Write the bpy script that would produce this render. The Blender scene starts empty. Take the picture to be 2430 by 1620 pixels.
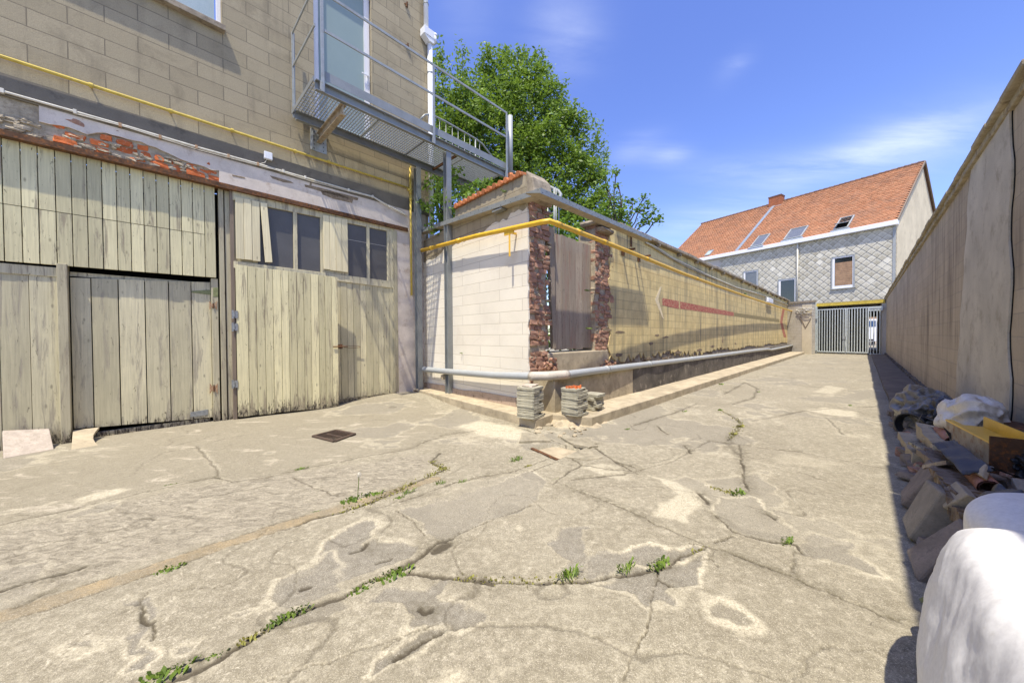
import bpy, bmesh, math, random
import numpy as np
from mathutils import Vector, Matrix

random.seed(7)
rng = np.random.default_rng(11)
scene = bpy.context.scene
COL = scene.collection

# ------------------------------------------------------------------ survey: camera and wall planes
FPX, CX, CY = 820.0, 1215.0, 810.0
HC = 1.35
PITCH, ROLL = 0.0155, 0.006
_f = Vector((0, math.cos(PITCH), -math.sin(PITCH)))
_u0 = Vector((0, math.sin(PITCH), math.cos(PITCH)))
_r0 = Vector((1, 0, 0))
RIGHT = math.cos(ROLL) * _r0 - math.sin(ROLL) * _u0
UP = math.cos(ROLL) * _u0 + math.sin(ROLL) * _r0
FWD = _f
CAM = Vector((0, 0, HC))


def ray(x, y):
    return FWD + (x - CX) / FPX * RIGHT - (y - CY) / FPX * UP


def gz(x, y, z=0.0):
    r = ray(x, y)
    t = (z - HC) / r.z
    return CAM + r * t


def atY(x, y, dist):
    r = ray(x, y)
    return CAM + r * (dist / r.y)


class Frame:
    """a plane with an origin, an along axis, an up axis and an outward normal"""
    def __init__(s, o, e1, e2, n):
        s.o, s.e1, s.e2, s.n = Vector(o), Vector(e1).normalized(), Vector(e2).normalized(), Vector(n).normalized()

    def P(s, a, b, o=0.0):
        return s.o + s.e1 * a + s.e2 * b + s.n * o

    def at(s, x, y, o=0.0):
        r = ray(x, y)
        t = (s.o + s.n * o - CAM).dot(s.n) / r.dot(s.n)
        p = CAM + r * t - s.o
        return p.dot(s.e1), p.dot(s.e2)


ZUP = (0, 0, 1)
thF = math.atan2(785, FPX)
dF = Vector((math.sin(thF), math.cos(thF), 0))
nF = Vector((math.cos(thF), -math.sin(thF), 0))
KF = 10.0
ZJ = FPX * KF / (2000 - 975)
J = Vector(((975 - CX) / FPX * ZJ, ZJ, 0))
C = Vector(((1255 - CX) / FPX * 5.65, 5.65, 0))
ZJ2 = FPX * KF / (2000 - 1006)
J2 = Vector(((1006 - CX) / FPX * ZJ2, ZJ2, 0))
dW = (C - J2).normalized()
LW = (C - J2).length
nW = Vector((dW.y, -dW.x, 0))
thA = math.atan2(833, FPX)
dA = Vector((math.sin(thA), math.cos(thA), 0))
nA = Vector((math.cos(thA), -math.sin(thA), 0))
FF = Frame(J, dF, ZUP, nF)          # workshop front
FW = Frame(C - dW * LW, dW, ZUP, nW)  # short white wall
FA = Frame(C, dA, ZUP, nA)          # long yellow wall
FB = Frame(nA * 1.015, dA, ZUP, -nA)  # tall wall on the right
FG = Frame((0, 0, 0), dA, ZUP, nA)  # passage axes: along, up, towards the tall wall
hd = Vector((0.531, -0.847, 0)).normalized()
hn = Vector((hd.y, -hd.x, 0))
P0 = gz(1936, 838)
FH = Frame((P0.x, P0.y, 0), hd, ZUP, hn)

# ------------------------------------------------------------------ mesh helpers


class MB:
    def __init__(s):
        s.v, s.f, s.uv, s.t = [], [], [], []

    def face(s, pts, uvs=None, tone=0.5):
        i = len(s.v)
        s.v += [tuple(p) for p in pts]
        s.f.append(tuple(range(i, i + len(pts))))
        s.uv += list(uvs) if uvs else [(0.0, 0.0)] * len(pts)
        s.t.append(tone)

    def solid(s, fr, poly, o0, o1, tone=None, taper=None):
        """prism over a polygon (a,b) of a frame from offset o0 (back) to o1 (front)"""
        if tone is None:
            tone = random.random()
        n = len(poly)
        area = sum(poly[i][0] * poly[(i + 1) % n][1] - poly[(i + 1) % n][0] * poly[i][1] for i in range(n))
        if area < 0:
            poly = poly[::-1]
        flip = fr.e1.cross(fr.e2).dot(fr.n) < 0
        F = [fr.P(a, b, o1) for a, b in poly]
        B = [fr.P(a, b, o0) for a, b in poly]
        def add(pts, uv):
            if flip:
                pts, uv = pts[::-1], uv[::-1]
            s.face(pts, uv, tone)
        add(F, [(a, b) for a, b in poly])
        add(B[::-1], [(a, b) for a, b in poly][::-1])
        for i in range(n):
            j = (i + 1) % n
            d = abs(poly[i][0] - poly[j][0]) > abs(poly[i][1] - poly[j][1])
            (a0, b0), (a1, b1) = poly[i], poly[j]
            if d:
                uv = [(a0, b0 + o0), (a1, b1 + o0), (a1, b1 + o1), (a0, b0 + o1)]
            else:
                uv = [(a0 + o0, b0), (a1 + o0, b1), (a1 + o1, b1), (a0 + o1, b0)]
            add([B[i], B[j], F[j], F[i]], uv)

    def box(s, fr, a0, a1, b0, b1, o0, o1, tone=None):
        s.solid(fr, [(a0, b0), (a1, b0), (a1, b1), (a0, b1)], o0, o1, tone)

    def beam(s, p, q, w, h, up=(0, 0, 1), tone=0.5):
        p, q = Vector(p), Vector(q)
        d = (q - p).normalized()
        upv = Vector(up)
        sd = d.cross(upv)
        if sd.length < 1e-4:
            sd = d.cross(Vector((1, 0, 0)))
        sd.normalize()
        u = sd.cross(d).normalized()
        fr = Frame(p, d, u, sd)
        s.box(fr, 0, (q - p).length, -h / 2, h / 2, -w / 2, w / 2, tone)

    def tube(s, pts, r, seg=12, tone=0.5, cap=True):
        pts = [Vector(p) for p in pts]
        rings = []
        prev = None
        L = 0.0
        ls = []
        for i, p in enumerate(pts):
            if i == 0:
                t = pts[1] - p
            elif i == len(pts) - 1:
                t = p - pts[i - 1]
            else:
                t = (pts[i + 1] - p).normalized() + (p - pts[i - 1]).normalized()
            t.normalize()
            if prev is None:
                a = Vector((0, 0, 1)) if abs(t.z) < 0.9 else Vector((1, 0, 0))
                x = t.cross(a).normalized()
            else:
                x = (prev - t * prev.dot(t)).normalized()
            prev = x
            y = t.cross(x)
            rr = r[i] if isinstance(r, (list, tuple)) else r
            if i:
                L += (p - pts[i - 1]).length
            ls.append(L)
            rings.append([p + (x * math.cos(2 * math.pi * k / seg) + y * math.sin(2 * math.pi * k / seg)) * rr for k in range(seg)])
        base = len(s.v)
        for rg, l in zip(rings, ls):
            s.v += [tuple(q) for q in rg]
            s.uv += [(l, k / seg) for k in range(seg)]
        for i in range(len(pts) - 1):
            for k in range(seg):
                k2 = (k + 1) % seg
                s.f.append((base + i * seg + k, base + i * seg + k2, base + (i + 1) * seg + k2, base + (i + 1) * seg + k))
                s.t.append(tone)
        if cap:
            s.f.append(tuple(base + k for k in range(seg))[::-1]); s.t.append(tone)
            e = base + (len(pts) - 1) * seg
            s.f.append(tuple(e + k for k in range(seg))); s.t.append(tone)

    def rock(s, c, size, rot=0.0, jit=0.2, tone=None, R=None, sub=1, rnd=.14):
        """rough brick or stone: a box with knocked corners"""
        bm = bmesh.new()
        bmesh.ops.create_cube(bm, size=1.0)
        if sub:
            bmesh.ops.subdivide_edges(bm, edges=bm.edges[:], cuts=sub, use_grid_fill=True)
        M = R if R is not None else Matrix.Rotation(rot, 3, 'Z')
        i = len(s.v)
        if tone is None:
            tone = random.random()
        for v in bm.verts:
            q = Vector(v.co)
            q = q * (1 - rnd * (sum(abs(k) > 0.4 for k in q) - 1) * random.uniform(0.1, 1))
            q = Vector((q.x * size[0], q.y * size[1], q.z * size[2]))
            q += Vector([random.uniform(-1, 1) * jit * min(size) for _ in range(3)])
            s.v.append(tuple(Vector(c) + M @ q)); s.uv.append((q.x + q.y, q.z))
        for f in bm.faces:
            s.f.append(tuple(i + v.index for v in f.verts)); s.t.append(tone)
        bm.free()

    def build(s, name, mat, parent=None, smooth=False, bevel=0.0, origin=None, merge=False):
        me = bpy.data.meshes.new(name)
        o0 = Vector(origin) if origin is not None else Vector((0, 0, 0))
        vs = [tuple(Vector(p) - o0) for p in s.v] if origin is not None else s.v
        me.from_pydata(vs, [], s.f)
        uvl = me.uv_layers.new(name='UVMap')
        li = np.empty(len(me.loops), dtype=np.int32)
        me.loops.foreach_get('vertex_index', li)
        uvl.data.foreach_set('uv', np.array(s.uv, dtype=np.float32)[li].ravel())
        at = me.attributes.new('tone', 'FLOAT', 'FACE')
        at.data.foreach_set('value', np.array(s.t, dtype=np.float32))
        if smooth:
            me.polygons.foreach_set('use_smooth', [True] * len(me.polygons))
        me.materials.append(mat)
        if merge:
            bm = bmesh.new(); bm.from_mesh(me)
            bmesh.ops.remove_doubles(bm, verts=bm.verts[:], dist=1e-5)
            bm.to_mesh(me); bm.free()
        ob = bpy.data.objects.new(name, me)
        COL.objects.link(ob)
        if bevel:
            bm = bmesh.new(); bm.from_mesh(me)
            bmesh.ops.remove_doubles(bm, verts=bm.verts[:], dist=1e-5)
            bm.to_mesh(me); bm.free()
            b = ob.modifiers.new('bevel', 'BEVEL')
            b.width = bevel; b.segments = 2; b.limit_method = 'ANGLE'; b.angle_limit = math.radians(40)
        if parent is not None:
            ob.parent = parent
            if origin is None:
                loc = Vector((0, 0, 0)); q = parent
                while q is not None:
                    loc += q.location; q = q.parent
                ob.location = -loc
        if origin is not None and parent is None:
            ob.location = o0
        return ob


def thing(name, label, cat, loc=(0, 0, 0), group=None):
    o = bpy.data.objects.new(name, None)
    o.empty_display_size = 0.2
    COL.objects.link(o)
    o.location = loc
    o['label'] = label; o['category'] = cat
    if group:
        o['group'] = group
    return o


def tag(o, label=None, cat=None, group=None, kind=None):
    if label: o['label'] = label
    if cat: o['category'] = cat
    if group: o['group'] = group
    if kind: o['kind'] = kind
    return o


def copy_tree(o, parent=None):
    c = o.copy()
    COL.objects.link(c)
    c.parent = parent
    for ch in list(o.children):
        copy_tree(ch, c)
    return c


def lerp(a, b, t):
    return a + (b - a) * t


# ------------------------------------------------------------------ material helpers


class NT:
    def __init__(s, name, rough=0.8):
        s.m = bpy.data.materials.new(name)
        s.m.use_nodes = True
        s.t = s.m.node_tree
        s.b = s.t.nodes['Principled BSDF']
        s.b.inputs['Roughness'].default_value = rough
        s.b.inputs['Specular IOR Level'].default_value = 0.3

    def n(s, typ, ins=None, **props):
        nd = s.t.nodes.new(typ)
        for k, v in props.items():
            setattr(nd, k, v)
        for k, v in (ins or {}).items():
            if isinstance(v, bpy.types.NodeSocket):
                s.t.links.new(v, nd.inputs[k])
            else:
                if isinstance(v, tuple) and len(v) == 3 and nd.inputs[k].type == 'RGBA':
                    v = v + (1.0,)
                nd.inputs[k].default_value = v
        return nd

    def coord(s, which='Object', scale=None):
        tc = s.n('ShaderNodeTexCoord').outputs[which]
        if scale:
            return s.n('ShaderNodeMapping', {'Vector': tc, 'Scale': scale}).outputs[0]
        return tc

    def noise(s, vec, scale, detail=4, rough=0.6, dist=0.0):
        return s.n('ShaderNodeTexNoise', {'Vector': vec, 'Scale': scale, 'Detail': detail, 'Roughness': rough, 'Distortion': dist}).outputs['Fac']

    def ramp(s, fac, a, b, lo=0.0, hi=1.0):
        r = s.n('ShaderNodeMapRange', {'Value': fac, 'From Min': a, 'From Max': b, 'To Min': lo, 'To Max': hi}, clamp=True)
        return r.outputs[0]

    def mix(s, fac, a, b, mode='MIX'):
        nd = s.n('ShaderNodeMix', data_type='RGBA', blend_type=mode)
        for k, v in ((0, fac), (6, a), (7, b)):
            if isinstance(v, bpy.types.NodeSocket):
                s.t.links.new(v, nd.inputs[k])
            else:
                nd.inputs[k].default_value = (v + (1.0,)) if isinstance(v, tuple) and len(v) == 3 else v
        return nd.outputs[2]

    def math(s, op, a, b=0.0):
        nd = s.n('ShaderNodeMath', operation=op)
        for k, v in ((0, a), (1, b)):
            if isinstance(v, bpy.types.NodeSocket):
                s.t.links.new(v, nd.inputs[k])
            else:
                nd.inputs[k].default_value = v
        return nd.outputs[0]

    def attr(s, name, out='Fac'):
        return s.n('ShaderNodeAttribute', attribute_name=name).outputs[out]

    def color(s, c):
        if isinstance(c, bpy.types.NodeSocket):
            s.t.links.new(c, s.b.inputs['Base Color'])
        else:
            s.b.inputs['Base Color'].default_value = c + (1.0,)

    def rough(s, v):
        if isinstance(v, bpy.types.NodeSocket):
            s.t.links.new(v, s.b.inputs['Roughness'])
        else:
            s.b.inputs['Roughness'].default_value = v

    def bump(s, h, strength=0.4, dist=0.01):
        b = s.n('ShaderNodeBump', {'Height': h, 'Strength': strength, 'Distance': dist})
        s.t.links.new(b.outputs[0], s.b.inputs['Normal'])

    def set(s, k, v):
        s.b.inputs[k].default_value = v


def plain(name, c, rough=0.6, metal=0.0, var=0.25, scale=6.0, dirt=None, dirt_at=(0.55, 0.75), bump=0.15, spec=0.3, tone=0.0, stretch=None, fine=90.0):
    """one painted or raw surface with uneven shade, dirt flecks and a fine bump"""
    t = NT(name, rough)
    v = t.coord('Object', stretch)
    n1 = t.noise(v, scale, 5, 0.6)
    n2 = t.noise(v, fine, 3, 0.6)
    dark = tuple(k * (1 - var) for k in c)
    lite = tuple(min(1, k * (1 + var * 0.7)) for k in c)
    col = t.mix(t.ramp(n1, 0.3, 0.7), dark, lite)
    if tone:
        tv = t.attr('tone')
        col = t.mix(tone, col, t.mix(tv, tuple(k * 0.45 for k in c), tuple(min(1, k * 1.35) for k in c)))
    if dirt:
        n3 = t.noise(v, scale * 2.3, 6, 0.7)
        col = t.mix(t.ramp(n3, dirt_at[0], dirt_at[1]), col, dirt)
    col = t.mix(t.ramp(n2, 0.35, 0.65, 0.0, 0.18), col, tuple(k * 0.4 for k in c))
    t.color(col)
    t.set('Metallic', metal); t.set('Specular IOR Level', spec)
    t.bump(t.math('ADD', n2, t.math('MULTIPLY', n1, 1.5)), bump, 0.006)
    return t.m


def blockwall(name, c1, c2, cm, bw, bh, off=(0, 0), mortar=0.008, rough=0.9, soil=None, soil_at=(0.5, 0.75), chips=None, chip_at=(0.68, 0.72), grain=0.25, streak=None, streak_at=(0.5, 0.7), bumpd=0.01, vert=None):
    t = NT(name, rough)
    uv = t.n('ShaderNodeMapping', {'Vector': t.coord('UV'), 'Location': (off[0], off[1], 0)}).outputs[0]
    ob = t.coord('Object')
    wob = t.noise(ob, 3.0, 3)
    uvw = t.n('ShaderNodeVectorMath', {0: uv, 1: t.n('ShaderNodeVectorMath', {0: t.n('ShaderNodeCombineXYZ', {'X': wob, 'Y': wob}).outputs[0], 'Scale': 0.012}, operation='SCALE').outputs[0]}, operation='ADD').outputs[0]
    br = t.n('ShaderNodeTexBrick', {'Vector': uvw, 'Color1': c1, 'Color2': c2, 'Mortar': cm, 'Scale': 1.0, 'Mortar Size': mortar, 'Mortar Smooth': 0.25, 'Bias': 0.0, 'Brick Width': bw, 'Row Height': bh})
    col = br.outputs['Color']
    big = t.noise(ob, 1.1, 5, 0.65)
    col = t.mix(t.ramp(big, 0.3, 0.7, 0.0, 0.35), col, tuple(k * 0.62 for k in c1))
    if soil:
        s1 = t.noise(ob, 2.2, 7, 0.72, 0.6)
        col = t.mix(t.ramp(s1, soil_at[0], soil_at[1]), col, soil)
    if streak:
        st = t.noise(t.coord('Object', (5.0, 5.0, 0.35)), 1.0, 6, 0.65)
        big2 = t.noise(ob, 0.6, 2)
        col = t.mix(t.math('MULTIPLY', t.ramp(st, streak_at[0], streak_at[1]), t.ramp(big2, 0.35, 0.6)), col, streak)
    g1 = t.noise(ob, 110.0, 3, 0.7)
    g2 = t.noise(ob, 28.0, 4, 0.7)
    col = t.mix(t.ramp(g1, 0.3, 0.7, 0.0, grain), col, tuple(k * 0.35 for k in c1))
    h = t.math('ADD', t.math('MULTIPLY', br.outputs['Fac'], -1.3), t.math('MULTIPLY', g1, 0.5))
    h = t.math('ADD', h, t.math('MULTIPLY', g2, 0.35))
    if chips:
        ch = t.noise(ob, 4.5, 8, 0.75, 0.4)
        m = t.ramp(ch, chip_at[0], chip_at[1])
        col = t.mix(m, col, chips)
        h = t.math('ADD', h, t.math('MULTIPLY', m, -1.2))
    t.color(col)
    t.bump(h, 0.55, bumpd)
    return t.m


def woodmat(name, c, worn, peel=(0.58, 0.66), rough=0.75, dark=(0.05, 0.04, 0.03), foot=None, stain=0.35, red=None):
    t = NT(name, rough)
    ob = t.coord('Object')
    tone = t.attr('tone')
    off = t.n('ShaderNodeCombineXYZ', {'X': t.math('MULTIPLY', tone, 37.0), 'Y': t.math('MULTIPLY', tone, 11.0), 'Z': t.math('MULTIPLY', tone, 23.0)}).outputs[0]
    v = t.n('ShaderNodeVectorMath', {0: ob, 1: off}, operation='ADD').outputs[0]
    fine = t.n('ShaderNodeMapping', {'Vector': v, 'Scale': (60, 60, 2.2)}).outputs[0]
    mid = t.n('ShaderNodeMapping', {'Vector': v, 'Scale': (14, 14, 1.1)}).outputs[0]
    g = t.noise(fine, 1.0, 4, 0.6)
    p = t.noise(mid, 1.0, 8, 0.72, 0.5)
    s = t.noise(v, 1.6, 5, 0.6)
    p2 = t.noise(t.n('ShaderNodeMapping', {'Vector': v, 'Scale': (30, 30, 6)}).outputs[0], 1.0, 6, 0.8, 1.2)
    col = t.mix(tone, tuple(k * 0.74 for k in c), tuple(min(1, k * 1.12) for k in c))
    col = t.mix(t.ramp(s, 0.35, 0.75, 0.0, stain), col, tuple(k * 0.55 for k in c))
    col = t.mix(t.ramp(g, 0.35, 0.7, 0.0, 0.28), col, tuple(k * 0.5 for k in worn))
    m1 = t.ramp(p, peel[0], peel[1], 0, 0.8)
    m2 = t.ramp(p2, peel[0] + 0.08, peel[1] + 0.05, 0, 0.9)
    if foot:
        z = t.n('ShaderNodeSeparateXYZ', {'Vector': ob}).outputs['Z']
        low = t.ramp(z, foot[1] * .6, foot[0], 0.0, 0.13)
        m1 = t.ramp(t.math('ADD', p, low), peel[0], peel[1], 0, 0.85)
        m2 = t.ramp(t.math('ADD', p2, t.math('MULTIPLY', low, 1.3)), peel[0] + 0.08, peel[1] + 0.05, 0, 0.95)
    kn = t.n('ShaderNodeTexVoronoi', {'Vector': t.n('ShaderNodeMapping', {'Vector': v, 'Scale': (9, 9, 3.5)}).outputs[0], 'Scale': 1.0, 'Randomness': 1.0}).outputs['Distance']
    col = t.mix(t.ramp(kn, 0.13, 0.05, 0, 0.55), col, tuple(k * 0.35 for k in worn))
    col = t.mix(m1, col, worn)
    col = t.mix(m2, col, dark)
    if red:
        rr = t.noise(t.n('ShaderNodeMapping', {'Vector': v, 'Scale': (7, 7, 1.0)}).outputs[0], 1.0, 5, 0.6)
        col = t.mix(t.ramp(rr, 0.55, 0.7, 0.0, 0.7), col, red)
    t.color(col)
    h = t.math('ADD', t.math('MULTIPLY', g, 0.6), t.math('MULTIPLY', t.math('ADD', m1, m2), -0.7))
    t.bump(h, 0.5, 0.004)
    return t.m
# ------------------------------------------------------------------ materials
fz = FF.at(65.4, 62.2)[1]
fs = FF.at(65.4, 62.2)[0]
M = {}
M['facade'] = blockwall('facade_blocks', (0.465, 0.398, 0.265), (0.385, 0.328, 0.215), (0.20, 0.17, 0.12), 0.62, 0.222,
                        off=(-(fs % 0.62), -(fz % 0.222)), mortar=0.006, soil=(0.21, 0.175, 0.115), soil_at=(0.52, 0.82), grain=0.5, streak=(0.17, 0.145, 0.10), streak_at=(0.52, 0.8))
M['whitewall'] = blockwall('white_painted_blocks', (0.86, 0.80, 0.67), (0.80, 0.74, 0.61), (0.42, 0.36, 0.28), 1.16, 0.2,
                           off=(0.1, 0.02), mortar=0.004, soil=(0.66, 0.59, 0.48), soil_at=(0.55, 0.85), chips=(0.30, 0.23, 0.17), chip_at=(0.715, 0.735), grain=0.10)
M['rawwall'] = blockwall('bare_wall_top', (0.42, 0.36, 0.25), (0.38, 0.32, 0.22), (0.22, 0.18, 0.13), 0.45, 0.2,
                         mortar=0.008, soil=(0.22, 0.18, 0.12), soil_at=(0.5, 0.75), chips=(0.62, 0.56, 0.48), chip_at=(0.66, 0.70), grain=0.3)
M['yellowwall'] = blockwall('yellow_painted_blocks', (0.88, 0.71, 0.34), (0.76, 0.61, 0.285), (0.46, 0.36, 0.19), 0.42, 0.2,
                            off=(0.0, 0.05), mortar=0.006, soil=(0.47, 0.355, 0.17), soil_at=(0.48, 0.85), chips=(0.22, 0.16, 0.11), chip_at=(0.70, 0.725),
                            grain=0.28, streak=(0.20, 0.18, 0.13), streak_at=(0.46, 0.68))
M['greyblock'] = blockwall('grey_painted_blocks', (0.52, 0.48, 0.40), (0.48, 0.44, 0.36), (0.30, 0.26, 0.2), 0.4, 0.2, mortar=0.006, soil=(0.3, 0.26, 0.2), soil_at=(0.5, 0.8))
M['rightwall'] = blockwall('tall_wall_blocks', (0.60, 0.50, 0.35), (0.53, 0.44, 0.31), (0.43, 0.37, 0.28), 0.45, 0.22, mortar=0.006,
                           soil=(0.40, 0.32, 0.23), soil_at=(0.5, 0.8), grain=0.35, streak=(0.11, 0.085, 0.065), streak_at=(0.47, 0.70), chips=(0.28, 0.2, 0.13), chip_at=(0.72, 0.74))
M['cementband'] = plain('cement_band', (0.58, 0.53, 0.42), 0.9, var=0.2, scale=1.5, dirt=(0.32, 0.27, 0.19), dirt_at=(0.52, 0.75), bump=0.3)
M['darkband'] = plain('dark_concrete_band', (0.19, 0.168, 0.13), 0.9, var=0.22, scale=2.0, dirt=(0.09, 0.08, 0.065), bump=0.4)
M['plaster'] = plain('pinkish_plaster', (0.68, 0.60, 0.51), 0.9, var=0.22, scale=2.5, dirt=(0.46, 0.37, 0.29), dirt_at=(0.55, 0.70), bump=0.35)
M['flakebare'] = plain('bare_render', (0.30, 0.23, 0.15), 0.95, var=0.4, scale=10, dirt=(0.16, 0.11, 0.075), dirt_at=(0.5, 0.65), bump=0.7)
M['brick'] = plain('broken_red_brick', (0.62, 0.165, 0.05), 0.9, var=0.3, scale=14, dirt=(0.50, 0.42, 0.32), dirt_at=(0.58, 0.68), bump=0.7, tone=0.4)
M['oldbrick'] = plain('weathered_brick', (0.40, 0.225, 0.15), 0.95, var=0.4, scale=16, dirt=(0.56, 0.46, 0.34), dirt_at=(0.57, 0.68), bump=0.9, tone=0.6)
M['mortar'] = plain('lime_mortar', (0.44, 0.375, 0.27), 0.95, var=0.35, scale=10, dirt=(0.25, 0.20, 0.13), dirt_at=(0.5, 0.7), bump=0.9)
M['rust'] = plain('rusty_steel', (0.13, 0.07, 0.038), 0.8, metal=0.2, var=0.45, scale=12, dirt=(0.34, 0.13, 0.035), dirt_at=(0.5, 0.68), bump=0.5)
M['rustbright'] = plain('orange_rust_steel', (0.40, 0.34, 0.25), 0.75, metal=0.1, var=0.3, scale=7, dirt=(0.25, 0.11, 0.035), dirt_at=(0.52, 0.70), bump=0.35)
M['cream'] = woodmat('cream_painted_boards', (0.75, 0.685, 0.41), (0.30, 0.255, 0.17), peel=(0.545, 0.62), foot=(0.02, 0.55))
M['creamflap'] = woodmat('cream_weathered_boards', (0.70, 0.64, 0.41), (0.34, 0.30, 0.22), peel=(0.53, 0.63), foot=(0.0, 0.5), stain=0.5)
M['creamstrip'] = woodmat('pale_cream_strips', (0.80, 0.715, 0.455), (0.45, 0.36, 0.2), peel=(0.70, 0.76), stain=0.2)
M['frameoak'] = woodmat('cream_flaking_frame', (0.64, 0.58, 0.38), (0.27, 0.23, 0.165), peel=(0.52, 0.62), foot=(0.0, 0.4))
M['greywood'] = woodmat('silver_grey_boards', (0.45, 0.375, 0.28), (0.26, 0.20, 0.145), peel=(0.5, 0.62), red=(0.30, 0.17, 0.125), stain=0.4)
M['darkwood'] = woodmat('old_brown_wood', (0.24, 0.19, 0.14), (0.10, 0.07, 0.05))
M['mosswood'] = plain('mossy_rotten_timber', (0.26, 0.21, 0.16), 0.95, var=0.5, scale=7, dirt=(0.13, 0.075, 0.025), dirt_at=(0.45, 0.6), bump=0.9, stretch=(1, 1, 1))
M['steel'] = plain('grey_painted_steel', (0.27, 0.285, 0.28), 0.5, metal=0.25, var=0.14, scale=5, dirt=(0.24, 0.2, 0.14), dirt_at=(0.66, 0.8), bump=0.1, spec=0.5)
M['rail'] = plain('pale_grey_steel_rail', (0.35, 0.37, 0.36), 0.45, metal=0.3, var=0.15, scale=8, dirt=(0.27, 0.25, 0.15), dirt_at=(0.55, 0.75), bump=0.1, spec=0.5)
M['galv'] = plain('galvanised_steel', (0.44, 0.47, 0.48), 0.42, metal=0.6, var=0.2, scale=18, bump=0.08, spec=0.5)
M['lamcol'] = plain('gate_grey_green_steel', (0.60, 0.65, 0.63), 0.5, metal=0.3, var=0.15, scale=6, bump=0.1)
M['pvc'] = plain('grey_plastic_pipe', (0.37, 0.39, 0.39), 0.4, var=0.08, scale=4, dirt=(0.42, 0.38, 0.30), dirt_at=(0.6, 0.75), bump=0.05, spec=0.5)
M['pvcbeige'] = plain('beige_pipe_socket', (0.50, 0.46, 0.39), 0.55, var=0.15, scale=8, dirt=(0.34, 0.29, 0.21), bump=0.1)
M['whitepvc'] = plain('white_plastic', (0.78, 0.80, 0.82), 0.35, var=0.05, scale=4, dirt=(0.6, 0.58, 0.52), dirt_at=(0.68, 0.8), bump=0.03, spec=0.5)
M['dirtywhite'] = plain('dirty_white_conduit', (0.66, 0.63, 0.54), 0.6, var=0.15, scale=12, dirt=(0.40, 0.36, 0.26), dirt_at=(0.58, 0.72), bump=0.1)
M['yellow'] = plain('yellow_pipe_paint', (0.76, 0.46, 0.035), 0.42, var=0.12, scale=6, dirt=(0.50, 0.32, 0.05), dirt_at=(0.66, 0.76), bump=0.08, spec=0.5)
M['yellowold'] = plain('faded_yellow_paint', (0.62, 0.47, 0.09), 0.6, var=0.2, scale=9, dirt=(0.38, 0.30, 0.12), dirt_at=(0.52, 0.7), bump=0.2)
M['beamyellow'] = plain('yellow_beam_paint', (0.60, 0.45, 0.07), 0.6, var=0.25, scale=4, dirt=(0.3, 0.24, 0.08), bump=0.1)
M['ledge'] = plain('kerb_concrete', (0.46, 0.39, 0.27), 0.95, var=0.3, scale=3.0, dirt=(0.24, 0.20, 0.14), dirt_at=(0.5, 0.75), bump=0.6)
M['plinth'] = plain('dark_damp_plinth', (0.13, 0.115, 0.095), 0.95, var=0.45, scale=2.6, dirt=(0.32, 0.28, 0.22), dirt_at=(0.56, 0.7), bump=0.8)
M['coping'] = plain('concrete_coping', (0.33, 0.28, 0.21), 0.95, var=0.4, scale=5, dirt=(0.17, 0.14, 0.105), dirt_at=(0.5, 0.7), bump=0.7)
M['capright'] = plain('pale_coping', (0.42, 0.36, 0.25), 0.95, var=0.35, scale=4, dirt=(0.22, 0.17, 0.11), dirt_at=(0.52, 0.7), bump=0.8)
M['paver'] = plain('concrete_slab', (0.42, 0.395, 0.30), 0.95, var=0.3, scale=8, dirt=(0.18, 0.175, 0.14), dirt_at=(0.55, 0.75), bump=0.6, tone=0.3)
M['paverpink'] = plain('worn_pinkish_slab', (0.50, 0.43, 0.35), 0.95, var=0.22, scale=14, dirt=(0.36, 0.31, 0.24), dirt_at=(0.55, 0.7), bump=0.5)
M['block'] = plain('concrete_block', (0.33, 0.29, 0.225), 0.95, var=0.3, scale=10, dirt=(0.19, 0.165, 0.13), bump=0.7, tone=0.3)
M['blockbrown'] = plain('brownish_concrete', (0.24, 0.20, 0.165), 0.95, var=0.3, scale=9, dirt=(0.12, 0.095, 0.08), bump=0.7)
M['tile'] = plain('orange_clay_tile', (0.52, 0.19, 0.075), 0.85, var=0.3, scale=10, dirt=(0.22, 0.1, 0.06), dirt_at=(0.55, 0.7), bump=0.3, tone=0.5)
M['terracotta'] = plain('terracotta_pipe', (0.42, 0.20, 0.14), 0.7, var=0.2, scale=8, bump=0.2)
M['tarp'] = plain('black_plastic_sheet', (0.030, 0.031, 0.033), 0.55, var=0.3, scale=6, dirt=(0.10, 0.095, 0.08), dirt_at=(0.55, 0.72), bump=0.3, spec=0.6)
M['tarpclear'] = plain('dusty_grey_plastic', (0.20, 0.185, 0.15), 0.4, var=0.4, scale=5, dirt=(0.05, 0.055, 0.065), dirt_at=(0.5, 0.64), bump=0.3, spec=0.5)
M['bag'] = plain('white_woven_bag', (0.78, 0.77, 0.74), 0.6, var=0.08, scale=4, dirt=(0.55, 0.52, 0.44), dirt_at=(0.58, 0.8), bump=0.12, fine=60)
M['bagdirty'] = plain('dirty_white_plastic_bag', (0.70, 0.66, 0.58), 0.45, var=0.15, scale=9, dirt=(0.42, 0.36, 0.26), dirt_at=(0.56, 0.72), bump=0.2)
M['black'] = plain('black_hole', (0.012, 0.012, 0.012), 0.9, var=0.1)
M['greenmetal'] = plain('green_painted_iron', (0.25, 0.27, 0.12), 0.6, var=0.3, scale=20, dirt=(0.3, 0.26, 0.16), bump=0.2)
M['greymetal'] = plain('bare_zinc_hinge', (0.35, 0.37, 0.37), 0.45, metal=0.5, var=0.3, scale=25, bump=0.2)
M['rustlight'] = plain('rusted_hinge', (0.50, 0.36, 0.22), 0.7, metal=0.1, var=0.3, scale=25, dirt=(0.36, 0.13, 0.04), dirt_at=(0.48, 0.6), bump=0.3)
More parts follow.
